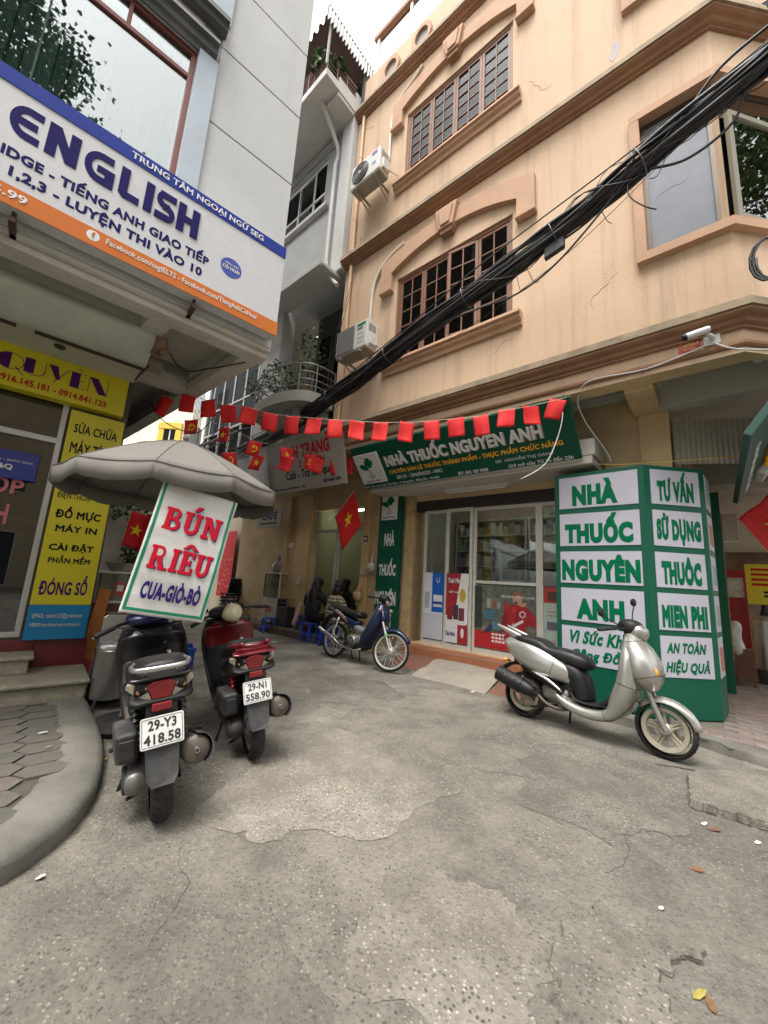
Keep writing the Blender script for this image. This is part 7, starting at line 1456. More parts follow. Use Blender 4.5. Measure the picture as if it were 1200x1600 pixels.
F2 = [(-3.78, 7.0, 4.1, 'party'), (-3.13, 7.0, 3.99, 'star'), (-2.5, 7.0, 3.75, 'party'), (-2.99, 7.0, 3.5, 'party'), (-2.41, 7.0, 3.48, 'star'), (-1.91, 7.0, 3.66, 'star'), (-1.84, 6.9, 3.47, None), (-1.44, 7.0, 3.56, 'party'), (-1.28, 6.9, 3.47, None), (-.96, 7.0, 3.5, 'star'), (-.76, 6.95, 3.51, None), (-4.64, 7.0, 3.61, None), (-3.69, 7.0, 3.45, None)]
order = sorted(range(len(F2)), key=lambda i: F2[i][0])
for n_, i in enumerate(order):
    x, y, z, e = F2[i]; em = {'party': ' with the yellow hammer and sickle', 'star': ' with the yellow star', None: ''}[e]
    small_flag((x, y, z), .25, .29, RND.uniform(-.5, .5), RND.uniform(-.35, .35), 50 + i, '%s red flag from the left on the rear string%s' % (ORD[n_], em), 'red flags on the rear string', e)
b = MB(); pts = sorted([(x, y, z + .01) for x, y, z, e in F2]); b.tube(catmull([(-4.9, 7, 3.75), (-3.8, 7.0, 4.12), (-3.1, 7, 4.0), (-2.5, 7, 3.77), (-1.9, 7, 3.68), (-1.2, 7, 3.58), (-.5, 7, 3.6)], 4), .003, 5); obj('flag_string', b, mat('pale string', (.6, .58, .5)), None, 'W', smooth=180, label='rear flag string hanging in front of the cafe sign', cat='string')
def hung_flag(name, label, pole, w, h, org, yaw, tilt, st, droop):
    """a national flag on a stick: cloth hangs in folds from the pole"""
    t = thing(name, label, 'flag', 'W', org, (0, tilt, yaw), group='national flags'); OFF[t.name] = (0, 0, 0)
    def fd(x, y, z): k = x / w; return (x * (1 - .25 * droop), y + .05 * sin(x * 11) * k, z - droop * x * (.9 + .3 * k))
    o = obj('cloth', grid(0, w, -h, 0, 0, 16, 12).map(fd), redc, t, smooth=180, recalc=False); o.modifiers.new('s', 'SOLIDIFY').thickness = .002
    mb = MB(); mb.prism(star(w * .5, -h * .5, st), -.004, .0); mb.map(fd).map(lambda x, y, z: (x, y - .006, z)); obj('star', mb, yst, t)
    b = MB(); b.tube([(0, 0, -h - pole), (0, 0, .08)], .01, 7); obj('flagpole', b, mat('bamboo', (.4, .33, .2), .6), t, smooth=60)
hung_flag('national_flag', 'red flag with yellow star drooping over the cafe door', .15, .62, .62, (-.62, 7.35, 2.98), -.3, .6, .13, .55)
hung_flag('national_flag', 'red flag with yellow star hanging behind the noodle banner', .1, .3, .55, (-3.95, 6.0, 2.15), .2, .12, .1, .1)
hung_flag('national_flag', 'red flag with yellow star at the right edge beside the side sign', .1, .8, .66, (5.15, 5.5, 2.5), .1, -.75, .13, .1)

# air conditioners
acw = mat('ac white', (.66, .66, .62), .5, grime=.4, gcol=(.38, .35, .28), gs=4); acg = mat('ac grille', (.28, .28, .27), .5, var=.2, vs=30); acm = mat('ac underside', (.32, .29, .24), .7, var=.3, vs=6, grime=.5, gcol=(.12, .1, .07), gs=6)
def aircon(label, x0, z0, fan, w=.76, h=.54, d=.28):
    y0 = 4.2; t = thing('air_conditioner', label, 'air conditioner', 'P', (x0 + w / 2, y0 + d / 2, z0), group='outdoor air conditioners')
    b = MB(); b.box(x0, x0 + w, y0, y0 + d, z0 + .03, z0 + h); obj('casing', b, acw, t, bevel=.018, seg=3)
    b = MB(); b.box(x0 + .01, x0 + w - .01, y0 + .01, y0 + d - .01, z0, z0 + .03); obj('base_pan', b, acm, t, bevel=.006)
    cx, cz = x0 + .25, z0 + h / 2 + .01
    if fan:
        b = MB(); b.lathe([(.01, -.012), (.21, -.012), (.225, -.002), (.225, .0)], 30, (cx, y0, cz), 'y'); obj('fan_recess', b, mat('fan dark', (.03, .03, .03), .6), t, smooth=40)
        for r in (.03, .065, .1, .135, .17, .205): b = MB(); b.tube([(cx + r * cos(2 * pi * k / 28), y0 - .018, cz + r * sin(2 * pi * k / 28)) for k in range(28)], .0045, 5, closed=True); obj('fan_guard', b, acg, t, smooth=180)
        b = MB()
        for k in range(8): a = pi * k / 4; b.tube([(cx + .02 * cos(a), y0 - .016, cz + .02 * sin(a)), (cx + .22 * cos(a), y0 - .014, cz + .22 * sin(a))], .004, 5)
        obj('fan_guard', b, acg, t, smooth=180)
        b = MB(); b.lathe([(0, -.026), (.03, -.024), (.032, -.012)], 16, (cx, y0, cz), 'y'); obj('fan_hub', b, acw, t, smooth=60)
        b = MB(); b.box(x0 + .55, x0 + .68, y0 - .002, y0 + .001, z0 + .42, z0 + .5); obj('label_print', b, mat('violet label', (.12, .08, .35), .4), t); b = MB(); b.box(x0 + .56, x0 + .66, y0 - .002, y0 + .001, z0 + .2, z0 + .27); obj('label_print', b, mat('blue label', (.1, .25, .5), .4), t)
    else:
        b = MB(); b.box(x0 + .03, x0 + .47, y0 - .012, y0 + .001, z0 + .05, z0 + h - .03); gr = obj('grille', b, acg, t, bevel=.004)
        for k in range(22): b = MB(); b.box(x0 + .035, x0 + .465, y0 - .016, y0 - .0125, z0 + .06 + k * .021, z0 + .07 + k * .021); obj('grille_slat', b, acg, gr)
        b = MB(); b.box(x0 + .52, x0 + .72, y0 - .002, y0 + .001, z0 + .45, z0 + .5); lb = obj('label_print', b, mat('green label', (.0, .14, .07), .4), t); lettering('DKE', x0 + .54, x0 + .66, z0 + .38, z0 + .43, y0 - .004, mat('dark print', (.03, .03, .03)), t, .05)
        for k in range(3): b = MB(); b.box(x0 + .54, x0 + .7, y0 - .002, y0 + .001, z0 + .12 + k * .08, z0 + .16 + k * .08); obj('label_print', b, mat('grey print', (.45, .45, .45), .5), t)
    b = MB(); b.box(x0 + w, x0 + w + .05, y0 + .06, y0 + .24, z0 + .08, z0 + .3); b.tube([(x0 + w + .02, y0 + .12, z0 + .12), (x0 + w + .1, y0 + .3, z0 + .1), (x0 + w + .08, 4.64, z0 + .2)], .014, 6); obj('service_cover', b, acw, t, bevel=.008)
    b = MB(); b.box(x0 + w, x0 + w + .012, y0 + .05, y0 + .22, z0 + .34, z0 + .48); obj('handle_plate', b, acm, t, bevel=.004)
    for xx in (x0 + .12, x0 + w - .16):
        b = MB(); b.box(xx, xx + .035, y0 - .02, 4.65, z0 - .035, z0 - .002); b.tube([(xx + .017, y0 + .05, z0 - .03), (xx + .017, 4.64, z0 - .22)], .013, 6); obj('bracket', b, acm, t)
aircon('round fan air conditioner high on the peach wall beside the upper window', -5.02, 8.86, True); aircon('square grille air conditioner beside the lower window of the peach wall', -5.02, 5.2, False)

# security cameras and warning sticker
t = thing('security_camera', 'white bullet security camera on a back plate above the warning sticker', 'camera', 'P', (.1, 4.5, 3.8))
b = MB(); b.box(.07, .2, 4.62, 4.65, 3.78, 3.93); obj('back_plate', b, white_l, t, bevel=.008)
b = MB(); b.tube([(.14, 4.62, 3.85), (.13, 4.56, 3.84), (.1, 4.54, 3.86)], .022, 10); obj('mount', b, white_l, t, smooth=60)
b = MB(); b.tube([(.13, 4.5, 3.89), (.1, 4.5, 3.885), (-.04, 4.48, 3.86), (-.05, 4.48, 3.858)], [.024, .034, .034, .036], 16); obj('body', b, white_l, t, smooth=50); b = MB(); b.tube([(-.045, 4.48, 3.86), (-.085, 4.475, 3.852)], .034, 16); obj('lens_hood', b, blackpl, t, smooth=50)
t = thing('security_camera', 'small white security camera under the soffit at the right edge', 'camera', 'P', (.5, 5.1, 3.7)); b = MB(); b.tube([(.55, 5.15, 3.94), (.55, 5.15, 3.8)], .03, 12); obj('mount', b, white_l, t, smooth=50); b = MB(); b.tube([(.57, 5.14, 3.8), (.47, 5.05, 3.72)], .04, 14); obj('body', b, white_l, t, smooth=50)
t = thing('warning_sticker', 'red camera warning sticker on the band below the cornice', 'sticker', 'P', (-.03, 4.64, 3.79)); b = MB(); b.box(-.13, .05, 4.645, 4.6485, 3.785, 3.935); obj('sheet', b, mat('sticker red', (.5, .06, .05), .5), t); lettering('CAMERA', -.12, .04, 3.84, 3.88, 4.643, mat('sticker yellow', (.8, .6, .2), .5), t, .03); lettering('CÓ CAMERA', -.09, .01, 3.8, 3.825, 4.643, mat('sticker yellow', (.8, .6, .2)), t, .01)
def wire(label, pts, r, m, fr='P'): b = MB(); b.tube(catmull(pts, 6), r, 6); return obj('wall_cable', b, m, None, fr, smooth=180, label=label, cat='cable')
wire('white camera cable looping along the cornice to the pharmacy sign', [(.1, 4.6, 3.78), (-.4, 4.62, 3.7), (-.95, 4.6, 3.72), (-1.12, 4.75, 3.6), (-1.1, 5.0, 3.4), (-.95, 5.3, 3.1), (-.9, 5.4, 2.95)], .009, mat('white cable', (.6, .6, .58), .5))
wire('white camera cable running right round the chamfered corner', [(.16, 4.6, 3.77), (.3, 4.6, 3.66), (.6, 4.75, 3.62), (1.2, 5.3, 3.68)], .009, mat('white cable', (.6, .6, .58)))
wire('yellow wire strung above the green box sign', [(-1.3, 5.3, 3.0), (-.9, 5.2, 2.87), (-.4, 5.3, 2.85), (.3, 5.8, 2.95), (.9, 6.4, 3.05)], .006, mat('yellow wire', (.6, .42, .05), .5))
b = MB(); b.tube(catmull([(1.98, 4.2, 3.5), (2.0, 4.2, 3.3), (1.93, 4.22, 3.0), (1.8, 4.25, 2.72), (1.55, 4.3, 2.55)], 5), .006, 6); obj('knotted_rope', b, mat('pale rope', (.55, .53, .5), .8), None, 'W', smooth=180, label='pale knotted cord dangling from the right end of the front flag string', cat='cord')
# ------------------------------------------------------------------ stall, cafe furniture, people, right-hand street, trees
silver_st = mat('stainless steel', (.46, .45, .43), .3, .85, var=.1, vs=3, grime=.3, gcol=(.22, .2, .17), gs=4)
t = thing('stock_pot', 'tall stainless steel soup pot with lid behind the black scooter', 'pot', 'W', (-2.45, 3.85, 0))
b = MB(); b.lathe([(0, .1), (.14, .1), (.146, .12), (.146, .51), (.152, .52), (.146, .53)], 36, (-2.45, 3.85, 0)); obj('pot_body', b, silver_st, t, smooth=40)
b = MB(); b.lathe([(.154, .532), (.154, .555), (.144, .575), (.05, .595), (0, .597)], 36, (-2.45, 3.85, 0)); b.lathe([(0, .597), (.02, .6), (.022, .625), (0, .63)], 14, (-2.45, 3.85, 0)); obj('lid', b, silver_st, t, smooth=40)
for k in range(3): a = 2 * pi * k / 3 + .4; b = MB(); b.tube([(-2.45 + .13 * cos(a), 3.85 + .13 * sin(a), .1), (-2.45 + .16 * cos(a), 3.85 + .16 * sin(a), 0)], .014, 7); obj('leg', b, mat('stove iron', (.03, .03, .03), .7), t, smooth=50)
t = thing('stall_cabinet', 'street food cabinet with glass case, brown drawer and printed lower panel', 'cabinet', 'W', (-3.1, 4.75, 0), (0, 0, radians(25))); OFF[t.name] = (0, 0, 0)
b = MB(); b.box(-.26, .26, -.18, .18, .06, .6); obj('lower_box', b, mat('printed panel', (.45, .5, .52), .6, var=.5, vs=9, grime=.3, gcol=(.1, .2, .35), gs=8), t, bevel=.006)
b = MB(); b.box(-.25, .25, -.18, .18, .605, .86); dw = obj('drawer', b, mat('brown laminate', (.12, .05, .03), .5, var=.2, vs=6), t, bevel=.006); b = MB(); b.tube([(-.08, -.19, .76), (-.08, -.21, .76), (.08, -.21, .76), (.08, -.19, .76)], .008, 6); obj('drawer_handle', b, silver_st, dw, smooth=50)
for (x0, x1, y0, y1, z0, z1) in ((-.25, -.225, -.18, -.155, .865, 1.2), (.225, .25, -.18, -.155, .865, 1.2), (-.25, -.225, .155, .18, .865, 1.2), (.225, .25, .155, .18, .865, 1.2), (-.25, .25, -.18, .18, 1.2, 1.22), (-.225, .225, -.18, -.16, .865, .89)):
    b = MB(); b.box(x0, x1, y0, y1, z0, z1); obj('case_frame', b, alu, t, bevel=.003)
b = MB(); b.box(-.225, .225, -.17, -.166, .89, 1.2); obj('pane', b, glass('case glass', (.7, .74, .72), .9, .02, .08), t)
b = MB(); b.box(-.02, .08, -.186, -.183, .95, 1.1); st_ = obj('pay_sticker', b, mat('sticker red', (.5, .06, .05)), t); b = MB(); b.box(.0, .06, -.188, -.1865, 1.0, 1.07); obj('sticker_face', b, white_l, st_)
t = thing('wash_basin', 'metal basin on top of the stall cabinet', 'basin', 'W', (-3.1, 4.75, 1.225)); b = MB(); b.lathe([(0, 0), (.12, 0), (.19, .09), (.2, .1), (.185, .1), (.115, .012), (0, .012)], 28, (-3.1, 4.75, 1.225)); obj('bowl', b, silver_st, t, smooth=40)
t = thing('steel_tray', 'upright stainless steel tray leaning behind the soup pot', 'tray', 'W', (-2.55, 4.05, .5), (-.15, 0, radians(30))); OFF[t.name] = (0, 0, 0); b = MB(); b.prism([(-.17, 0), (.17, 0), (.17, .28), (.14, .31), (-.14, .31), (-.17, .28)], 0, .02); obj('tray_plate', b, silver_st, t, bevel=.008)
b = MB(); b.box(-.19, .19, -.02, .02, -.5, -.005); obj('tray_stand', b, mat('stove iron', (.03, .03, .03)), t)
t = thing('leaning_board', 'worn orange board leaning against the red granite base', 'board', 'W', (-3.05, 4.3, .1), (-.2, .1, radians(40))); OFF[t.name] = (0, 0, 0); b = MB(); b.box(-.06, .06, 0, .02, 0, .95); obj('plank', b, mat('orange plank', (.45, .16, .03), .7, var=.4, vs=5), t, bevel=.004); b = MB(); b.box(-.055, .055, -.004, 0, .05, .2); obj('sticker', b, mat('red sticker', (.4, .03, .02), .5, var=.5, vs=12), t)
t = thing('blue_crate', 'blue plastic crate beyond the black scooter', 'crate', 'W', (-2.2, 4.55, 0), (0, 0, .5)); OFF[t.name] = (0, 0, 0)
bluep = mat('blue plastic', (.015, .06, .36), .4, var=.1)
b = MB(); b.box(-.16, .16, -.16, -.145, 0, .45); b.box(-.16, .16, .145, .16, 0, .45); b.box(-.16, -.145, -.145, .145, 0, .45); b.box(.145, .16, -.145, .145, 0, .45); b.box(-.145, .145, -.145, .145, .02, .04); obj('crate_body', b, bluep, t, bevel=.006); b = MB(); b.box(-.17, .17, -.17, -.161, .41, .45); obj('rim', b, bluep, t, bevel=.003)

def stool(label, x, y, z, rz, h=.3, m=None):
    m = m or bluep; t = thing('plastic_stool', label, 'stool', 'W', (x, y, z), (0, 0, rz), group='blue plastic stools'); OFF[t.name] = (0, 0, 0)
    b = MB(); b.box(-.13, .13, -.13, .13, h - .02, h); b.box(-.1, .1, -.1, .1, h, h + .006); obj('seat', b, m, t, bevel=.012, seg=3)
    for sx in (-1, 1):
        for sy in (-1, 1):
            b = MB(); b.add([(sx * .07, sy * .12, h - .02), (sx * .125, sy * .12, h - .02), (sx * .15, sy * .145, 0), (sx * .1, sy * .145, 0), (sx * .07, sy * .1, h - .02), (sx * .125, sy * .07, h - .02), (sx * .15, sy * .1, 0), (sx * .1, sy * .13, 0)], [(0, 1, 2, 3), (4, 7, 6, 5), (0, 4, 5, 1), (1, 5, 6, 2), (2, 6, 7, 3), (3, 7, 4, 0)]); obj('leg', b, m, t)
    for s_ in (-1, 1): b = MB(); b.box(-.125, .125, s_ * .132 - .004, s_ * .132 + .004, h * .35, h * .5); obj('apron', b, m, t); b = MB(); b.box(s_ * .134 - .004, s_ * .134 + .004, -.12, .12, h * .35, h * .5); obj('apron', b, m, t)
    return t
stool('blue plastic stool standing alone on the road before the cafe cart', -2.48, 9.15, 0, .5, .32)
stool('blue plastic stool beside the black cafe crate', -1.78, 9.1, .16, .9); stool('blue plastic stool with a red bag next to the seated women', -1.55, 8.75, .16, .8); stool('blue plastic stool half hidden behind the navy motorbike', -1.02, 8.0, .02, .7, .3)
t = thing('red_bag', 'dark red bag by the blue stool', 'bag', 'W', (-1.48, 8.6, .16)); b = MB(); b.ell((-1.48, 8.6, .27), (.1, .09, .12), 14, 10); obj('bag_body', b, mat('dark red bag', (.2, .01, .02), .6, var=.3, vs=12, bump=.5, bs=20), t, smooth=180); b = MB(); b.tube(catmull([(-1.53, 8.58, .36), (-1.48, 8.58, .44), (-1.43, 8.58, .36)], 4), .008, 6); obj('bag_handle', b, mat('dark red bag', (.2, .01, .02)), t, smooth=180)
# cafe cart
t = thing('cafe_cart', 'small cafe cart with glass food case and printed cafe panel', 'cart', 'P', (-8.1, 5.75, .0)); cy = 5.45
b = MB(); b.box(-8.45, -7.75, cy, cy + .4, .2, .75); obj('cart_box', b, mat('cart black', (.03, .03, .03), .5), t, bevel=.006)
b = MB(); b.box(-8.47, -7.77, cy - .012, cy, .2, .76); pnl = obj('printed_panel', b, mat('cafe print', (.48, .42, .32), .5, var=.55, vs=7, grime=.3, gcol=(.2, .35, .42), gs=5), t); lettering('CAFE', -8.22, -7.98, .42, .54, cy - .015, redl, pnl, .04)
for x in (-8.45, -7.8):
    for y in (cy + .01, cy + .36): b = MB(); b.box(x, x + .03, y, y + .03, .755, 1.32); obj('case_frame', b, alu, t)
b = MB(); b.box(-8.45, -7.77, cy, cy + .4, 1.32, 1.35); obj('case_top', b, alu, t); b = MB(); b.box(-8.42, -7.8, cy + .03, cy + .36, 1.04, 1.05); obj('case_shelf', b, glass('case glass', (.7, .74, .72)), t); b = MB(); b.box(-8.42, -7.8, cy + .015, cy + .02, .76, 1.32); obj('pane', b, glass('case glass', (.7, .74, .72)), t)
for k in range(6): b = MB(); b.ell((-8.36 + k * .1, cy + .2, 1.08), (.04, .05, .03), 10, 6); obj('bread_roll', b, mat('bread', (.5, .28, .08), .7), t, smooth=180)
for s_ in (0, 1):
    b = MB(); b.lathe([(0, -.02), (.09, -.02), (.1, 0), (.09, .02), (0, .02)], 18, (-8.35 + s_ * .5, cy + .05, .1), 'y'); obj('wheel', b, rubber, t, smooth=40)
t = thing('cafe_crate', 'black wire crate standing beside the cafe cart', 'crate', 'P', (-7.5, 5.55, .16)); b = MB(); b.box(-7.7, -7.3, 5.4, 5.7, .16, .6); obj('crate_body', b, mat('cart black', (.03, .03, .03)), t, bevel=.01)
for z in (.68, .76): b = MB(); b.tube([(-7.7, 5.4, z), (-7.3, 5.4, z), (-7.3, 5.7, z), (-7.7, 5.7, z)], .006, 5, closed=True); obj('wire_rail', b, gm, t, smooth=50)
for x in (-7.7, -7.3):
    for y in (5.4, 5.7): b = MB(); b.tube([(x, y, .6), (x, y, .77)], .006, 5); obj('wire_post', b, gm, t, smooth=50)
t = thing('tea_bag', 'clear plastic bag of wares on the cafe case', 'bag', 'P', (-8.15, 5.6, 1.35)); b = MB(); b.ell((-8.15, 5.62, 1.5), (.16, .12, .16), 14, 10); b.map(lambda x, y, z: (x + .02 * sin(z * 40), y, z + .02 * sin(x * 37))); obj('bag_body', b, mat('grey poly bag', (.25, .25, .25), .25, var=.5, vs=10), t, smooth=180); b = MB(); b.tube([(-8.15, 5.62, 1.64), (-8.15, 5.62, 1.76)], [.02, .05], 8); obj('bag_neck', b, mat('grey poly bag', (.25, .25, .25)), t, smooth=180)
# folding chairs
def fold_chair(label, x, y, rz, stack=0, group='black cafe chairs'):
    t = thing('folding_chair', label, 'chair', 'W', (x, y, stack * .09), (0, 0, rz), group=group); OFF[t.name] = (0, 0, 0); ck = mat('chair black', (.012, .012, .013), .45)
    for s_ in (-1, 1):
        b = MB(); b.tube([(s_ * .2, .18, 0), (s_ * .19, -.1, .45), (s_ * .18, -.2, .85)], .013, 8); obj('back_leg', b, ck, t, smooth=60); b = MB(); b.tube([(s_ * .18, -.2, 0), (s_ * .17, .15, .46)], .013, 8); obj('front_leg', b, ck, t, smooth=60)
    b = MB(); b.box(-.19, .19, -.12, .2, .44, .47); obj('seat', b, ck, t, bevel=.01); b = MB(); b.box(-.18, .18, -.21, -.18, .66, .86); obj('backrest', b, ck, t, bevel=.012)
    for z in (.12, .25): b = MB(); b.tube([(-.19, .1 - z * .2, z), (.19, .1 - z * .2, z)], .008, 6); obj('rung', b, ck, t, smooth=60)
fold_chair('black folding chair standing open by the dark doorway', -3.45, 10.9, 2.6)
for k in range(4): fold_chair('black folding chair, %s from the ground in the stack left of the doorway' % ORD[k], -3.95, 10.6, 2.9, k)

# people
def person(label, fr, loc, rz, joints, edges, root_i, coat, hair, hair_pts, extra=None):
    t = thing('person', label, 'person', fr, loc, (0, 0, rz)); OFF[t.name] = (0, 0, 0)
    me = bpy.data.meshes.new('body'); me.from_pydata([j[:3] for j in joints], edges, []); me.materials.append(coat)
    bm = bmesh.new(); bm.from_mesh(me); bm.verts.ensure_lookup_table(); ly = bm.verts.layers.skin.verify()
    for v, j in zip(bm.verts, joints): v[ly].radius = (j[3], j[4] if len(j) > 4 else j[3]); v[ly].use_root = False
    bm.verts[root_i][ly].use_root = True; bm.to_mesh(me); bm.free()
    o = bpy.data.objects.new('body', me); COL.objects.link(o); o.parent = t
    o.modifiers.new('skin', 'SKIN').use_smooth_shade = True; s_ = o.modifiers.new('sub', 'SUBSURF'); s_.levels = 2; s_.render_levels = 2
    b = MB(); n = len(hair_pts)
    for c, r in hair_pts: b.ell(c, r, 16, 10)
    obj('hair', b, hair, t, smooth=180)
    return t
def seated(hh=0.0):
    # x right, y forward; pelvis on a low stool, leaning forward over a table, arms bent in front
    J = [(0, 0, .34, .2, .16), (0, .03, .52, .19, .15), (0, .07, .7, .2, .14), (0, .1, .8, .12, .1), (0, .13, .88, .05), (0, .16, .95, .075, .085), (0, .18, 1.04, .085, .095), (0, .18, 1.1, .06, .07),
         (-.2, .1, .77, .075), (-.27, .16, .58, .065), (-.2, .38, .52, .04), (-.14, .5, .54, .03), (.2, .1, .77, .075), (.27, .16, .58, .065), (.2, .38, .52, .04), (.14, .5, .54, .03),
         (-.1, .08, .32, .09), (-.14, .42, .36, .075), (-.13, .46, .1, .05), (-.13, .56, .03, .04), (.1, .08, .32, .09), (.14, .42, .36, .075), (.13, .46, .1, .05), (.13, .56, .03, .04)]
    E = [(0, 1), (1, 2), (2, 3), (3, 4), (4, 5), (5, 6), (6, 7), (3, 8), (8, 9), (9, 10), (10, 11), (3, 12), (12, 13), (13, 14), (14, 15), (0, 16), (16, 17), (17, 18), (18, 19), (0, 20), (20, 21), (21, 22), (22, 23)]
    return J, E
J, E = seated(); hairk = mat('black hair', (.008, .007, .007), .45, var=.3, vs=30, bump=.4, bs=60); hairb = mat('dark brown hair', (.02, .011, .008), .45, var=.3, vs=30, bump=.4, bs=60)
coatk = mat('black coat', (.014, .014, .017), .8, var=.3, vs=8)
person('woman in a black coat with long black hair sitting with her back to the street', 'P', (-6.42, 5.35, .14), .25, J, E, 0, coatk, hairk, [((0, .16, 1.05), (.112, .125, .125)), ((0, .09, .93), (.125, .1, .2)), ((0, .0, .76), (.12, .09, .22))])
def knit():
    m = bpy.data.materials.new('patterned knit'); m.use_nodes = True; t = m.node_tree; N = t.nodes.new; K = t.links.new; b = t.nodes['Principled BSDF']; b.inputs['Roughness'].default_value = .9
    tc = N('ShaderNodeTexCoord'); s = N('ShaderNodeSeparateXYZ'); K(tc.outputs['Object'], s.inputs[0]); w = N('ShaderNodeTexWave'); w.wave_type = 'BANDS'; w.bands_direction = 'Z'; w.inputs['Scale'].default_value = 4.5; w.inputs['Distortion'].default_value = 0; K(tc.outputs['Object'], w.inputs[0])
    w2 = N('ShaderNodeTexWave'); w2.bands_direction = 'X'; w2.inputs['Scale'].default_value = 12; K(tc.outputs['Object'], w2.inputs[0])
    mu = N('ShaderNodeMath'); mu.operation = 'MULTIPLY'; K(w.outputs['Fac'], mu.inputs[0]); K(w2.outputs['Fac'], mu.inputs[1]); r = N('ShaderNodeValToRGB'); r.color_ramp.elements[0].position = .18; r.color_ramp.elements[0].color = (.5, .42, .3, 1); r.color_ramp.elements[1].position = .26; r.color_ramp.elements[1].color = (.03, .025, .025, 1); K(mu.outputs[0], r.inputs[0]); K(r.outputs[0], b.inputs['Base Color']); return m
person('woman in a cream patterned knit sweater sitting with her back to the street', 'P', (-5.83, 5.35, .1), -.15, J, E, 0, knit(), hairb, [((0, .16, 1.05), (.115, .13, .13)), ((0, .1, .94), (.11, .09, .14))])
person('dark haired diner facing the two seated women inside the cafe doorway', 'P', (-6.2, 6.25, .14), pi - .1, J, E, 0, mat('dark jumper', (.04, .03, .03), .8), hairk, [((0, .15, 1.08), (.1, .105, .1))])
for lab, x, y in (('low stool under the woman in the black coat', -6.42, 5.35), ('low stool under the woman in the knit sweater', -5.83, 5.35)):
    w_ = W3('P', x, y); stool(lab, w_.x, w_.y, .0 if False else .0, AP, .26 + .1)
t = thing('pink_scarf', 'pale pink scarf hanging beside the woman in the black coat', 'scarf', 'P', (-6.75, 5.25, .3)); b = MB(); b.sweep([(-6.62, .75, .04, .02, 2.4), (-6.7, .55, .04, .03, 2.4), (-6.8, .3, .05, .03, 2.4)], 4, 12, y0=5.22); obj('scarf_cloth', b, mat('pink cloth', (.6, .42, .38), .8), t, smooth=180)
t = thing('fruit_bag', 'plastic bag of snacks hanging on the post right of the seated women', 'bag', 'P', (-5.28, 5.5, .9)); b = MB(); b.ell((-5.28, 5.5, 1.0), (.1, .07, .1), 14, 10); obj('bag_body', b, mat('tan poly bag', (.5, .33, .17), .35, var=.5, vs=12), t, smooth=180); b = MB(); b.tube([(-5.28, 5.5, 1.08), (-5.26, 5.54, 1.25)], [.04, .01], 8); obj('bag_neck', b, mat('tan poly bag', (.5, .33, .17)), t, smooth=180)
t = thing('clear_bag', 'clear plastic bag hanging high on the post beside the vertical green sign', 'bag', 'P', (-4.98, 5.5, 1.45)); b = MB(); b.ell((-4.98, 5.5, 1.55), (.09, .06, .1), 14, 10); obj('bag_body', b, mat('clear poly bag', (.45, .4, .37), .25, var=.4, vs=14), t, smooth=180); b = MB(); b.tube([(-4.98, 5.5, 1.63), (-4.97, 5.55, 1.85)], [.04, .008], 8); obj('bag_neck', b, mat('clear poly bag', (.45, .4, .37)), t, smooth=180)

# helmet on the red scooter's bar
t = thing('motorbike_helmet', 'cream helmet hanging on the red scooter handlebar', 'helmet', 'W', (-1.36, 3.72, .87)); b = MB(); b.lathe([(.07, -.05), (.082, 0), (.077, .045), (.052, .08), (.02, .094), (0, .095)], 24); b.map(lambda x, y, z: (x, y * 1.15, z)); Rh = Matrix.Rotation(radians(100), 3, 'Y') @ Matrix.Rotation(.5, 3, 'Z'); b.map(lambda x, y, z: tuple(Rh @ Vector((x, y, z)) + Vector((-1.36, 3.72, .93)))); o = obj('shell', b, mat('cream helmet', (.62, .57, .36), .25, coat=.6), t, smooth=180); o.modifiers.new('s', 'SOLIDIFY').thickness = .012
b = MB(); b.tube(catmull([(-1.4, 3.66, .93), (-1.41, 3.68, 1.0), (-1.38, 3.72, 1.02)], 4), .008, 6); obj('chin_strap', b, blackpl, t, smooth=180)

# right-hand street under the overhang
t = thing('second_green_pier', 'slim green clad pier farther along the right pavement', 'pier', 'P', (-.05, 8.3, .08)); b = MB(); b.box(-.25, .12, 7.4, 7.7, .08, 2.9); obj('cladding', b, boxgreen, t, bevel=.006); b = MB(); b.box(.121, .13, 7.42, 7.68, .5, 2.6); obj('print_strip', b, mat('product print 1', (.4, .15, .12)), t)
SS = thing('side_sign', 'tilted green shop sign hanging over the right pavement', 'sign', 'P', (.3, 5.7, 2.62), (.6, 0, pi / 2)); OFF[SS.name] = (0, 0, 0)
b = MB(); b.box(-1.6, 1.3, 0, .06, 0, .85); obj('board', b, mat('grey green board', (.012, .06, .045), .5, var=.2), SS, bevel=.006); b = MB(); b.box(.55, 1.0, -.08, 0, .3, .75); obj('logo_box', b, white_l, SS, bevel=.006); lettering('NHÀ THUỐC', -1.4, .45, .34, .66, -.03, orange_l, SS, .05, thick=.02); lettering('CHUYÊN BÁN LẺ THUỐC', -1.0, 1.1, .12, .22, -.004, white_l, SS, .02)
t = thing('yellow_sign', 'yellow stall sign with red print at the right edge', 'sign', 'W', (6.95, 7.0, 1.3), (0, 0, -.5)); OFF[t.name] = (0, 0, 0); b = MB(); b.box(-.28, .5, 0, .02, 0, .72); obj('board', b, yel, t, bevel=.004); strokes([rect(-.2, .05, .6 - k * .09, .645 - k * .09) for k in range(4)], -.0005, redl, t, 'print_line'); strokes([rect(-.05, .18, .2 - k * .07, .24 - k * .07) for k in range(2)], -.0005, blk, t, 'print_line'); strokes([[(.1, .42), (.25, .62), (.3, .42)]], -.0005, redl, t, 'print_shape')
b = MB(); b.box(-.02, .02, .021, .05, -1.22, .7); obj('stand', b, gm, t)
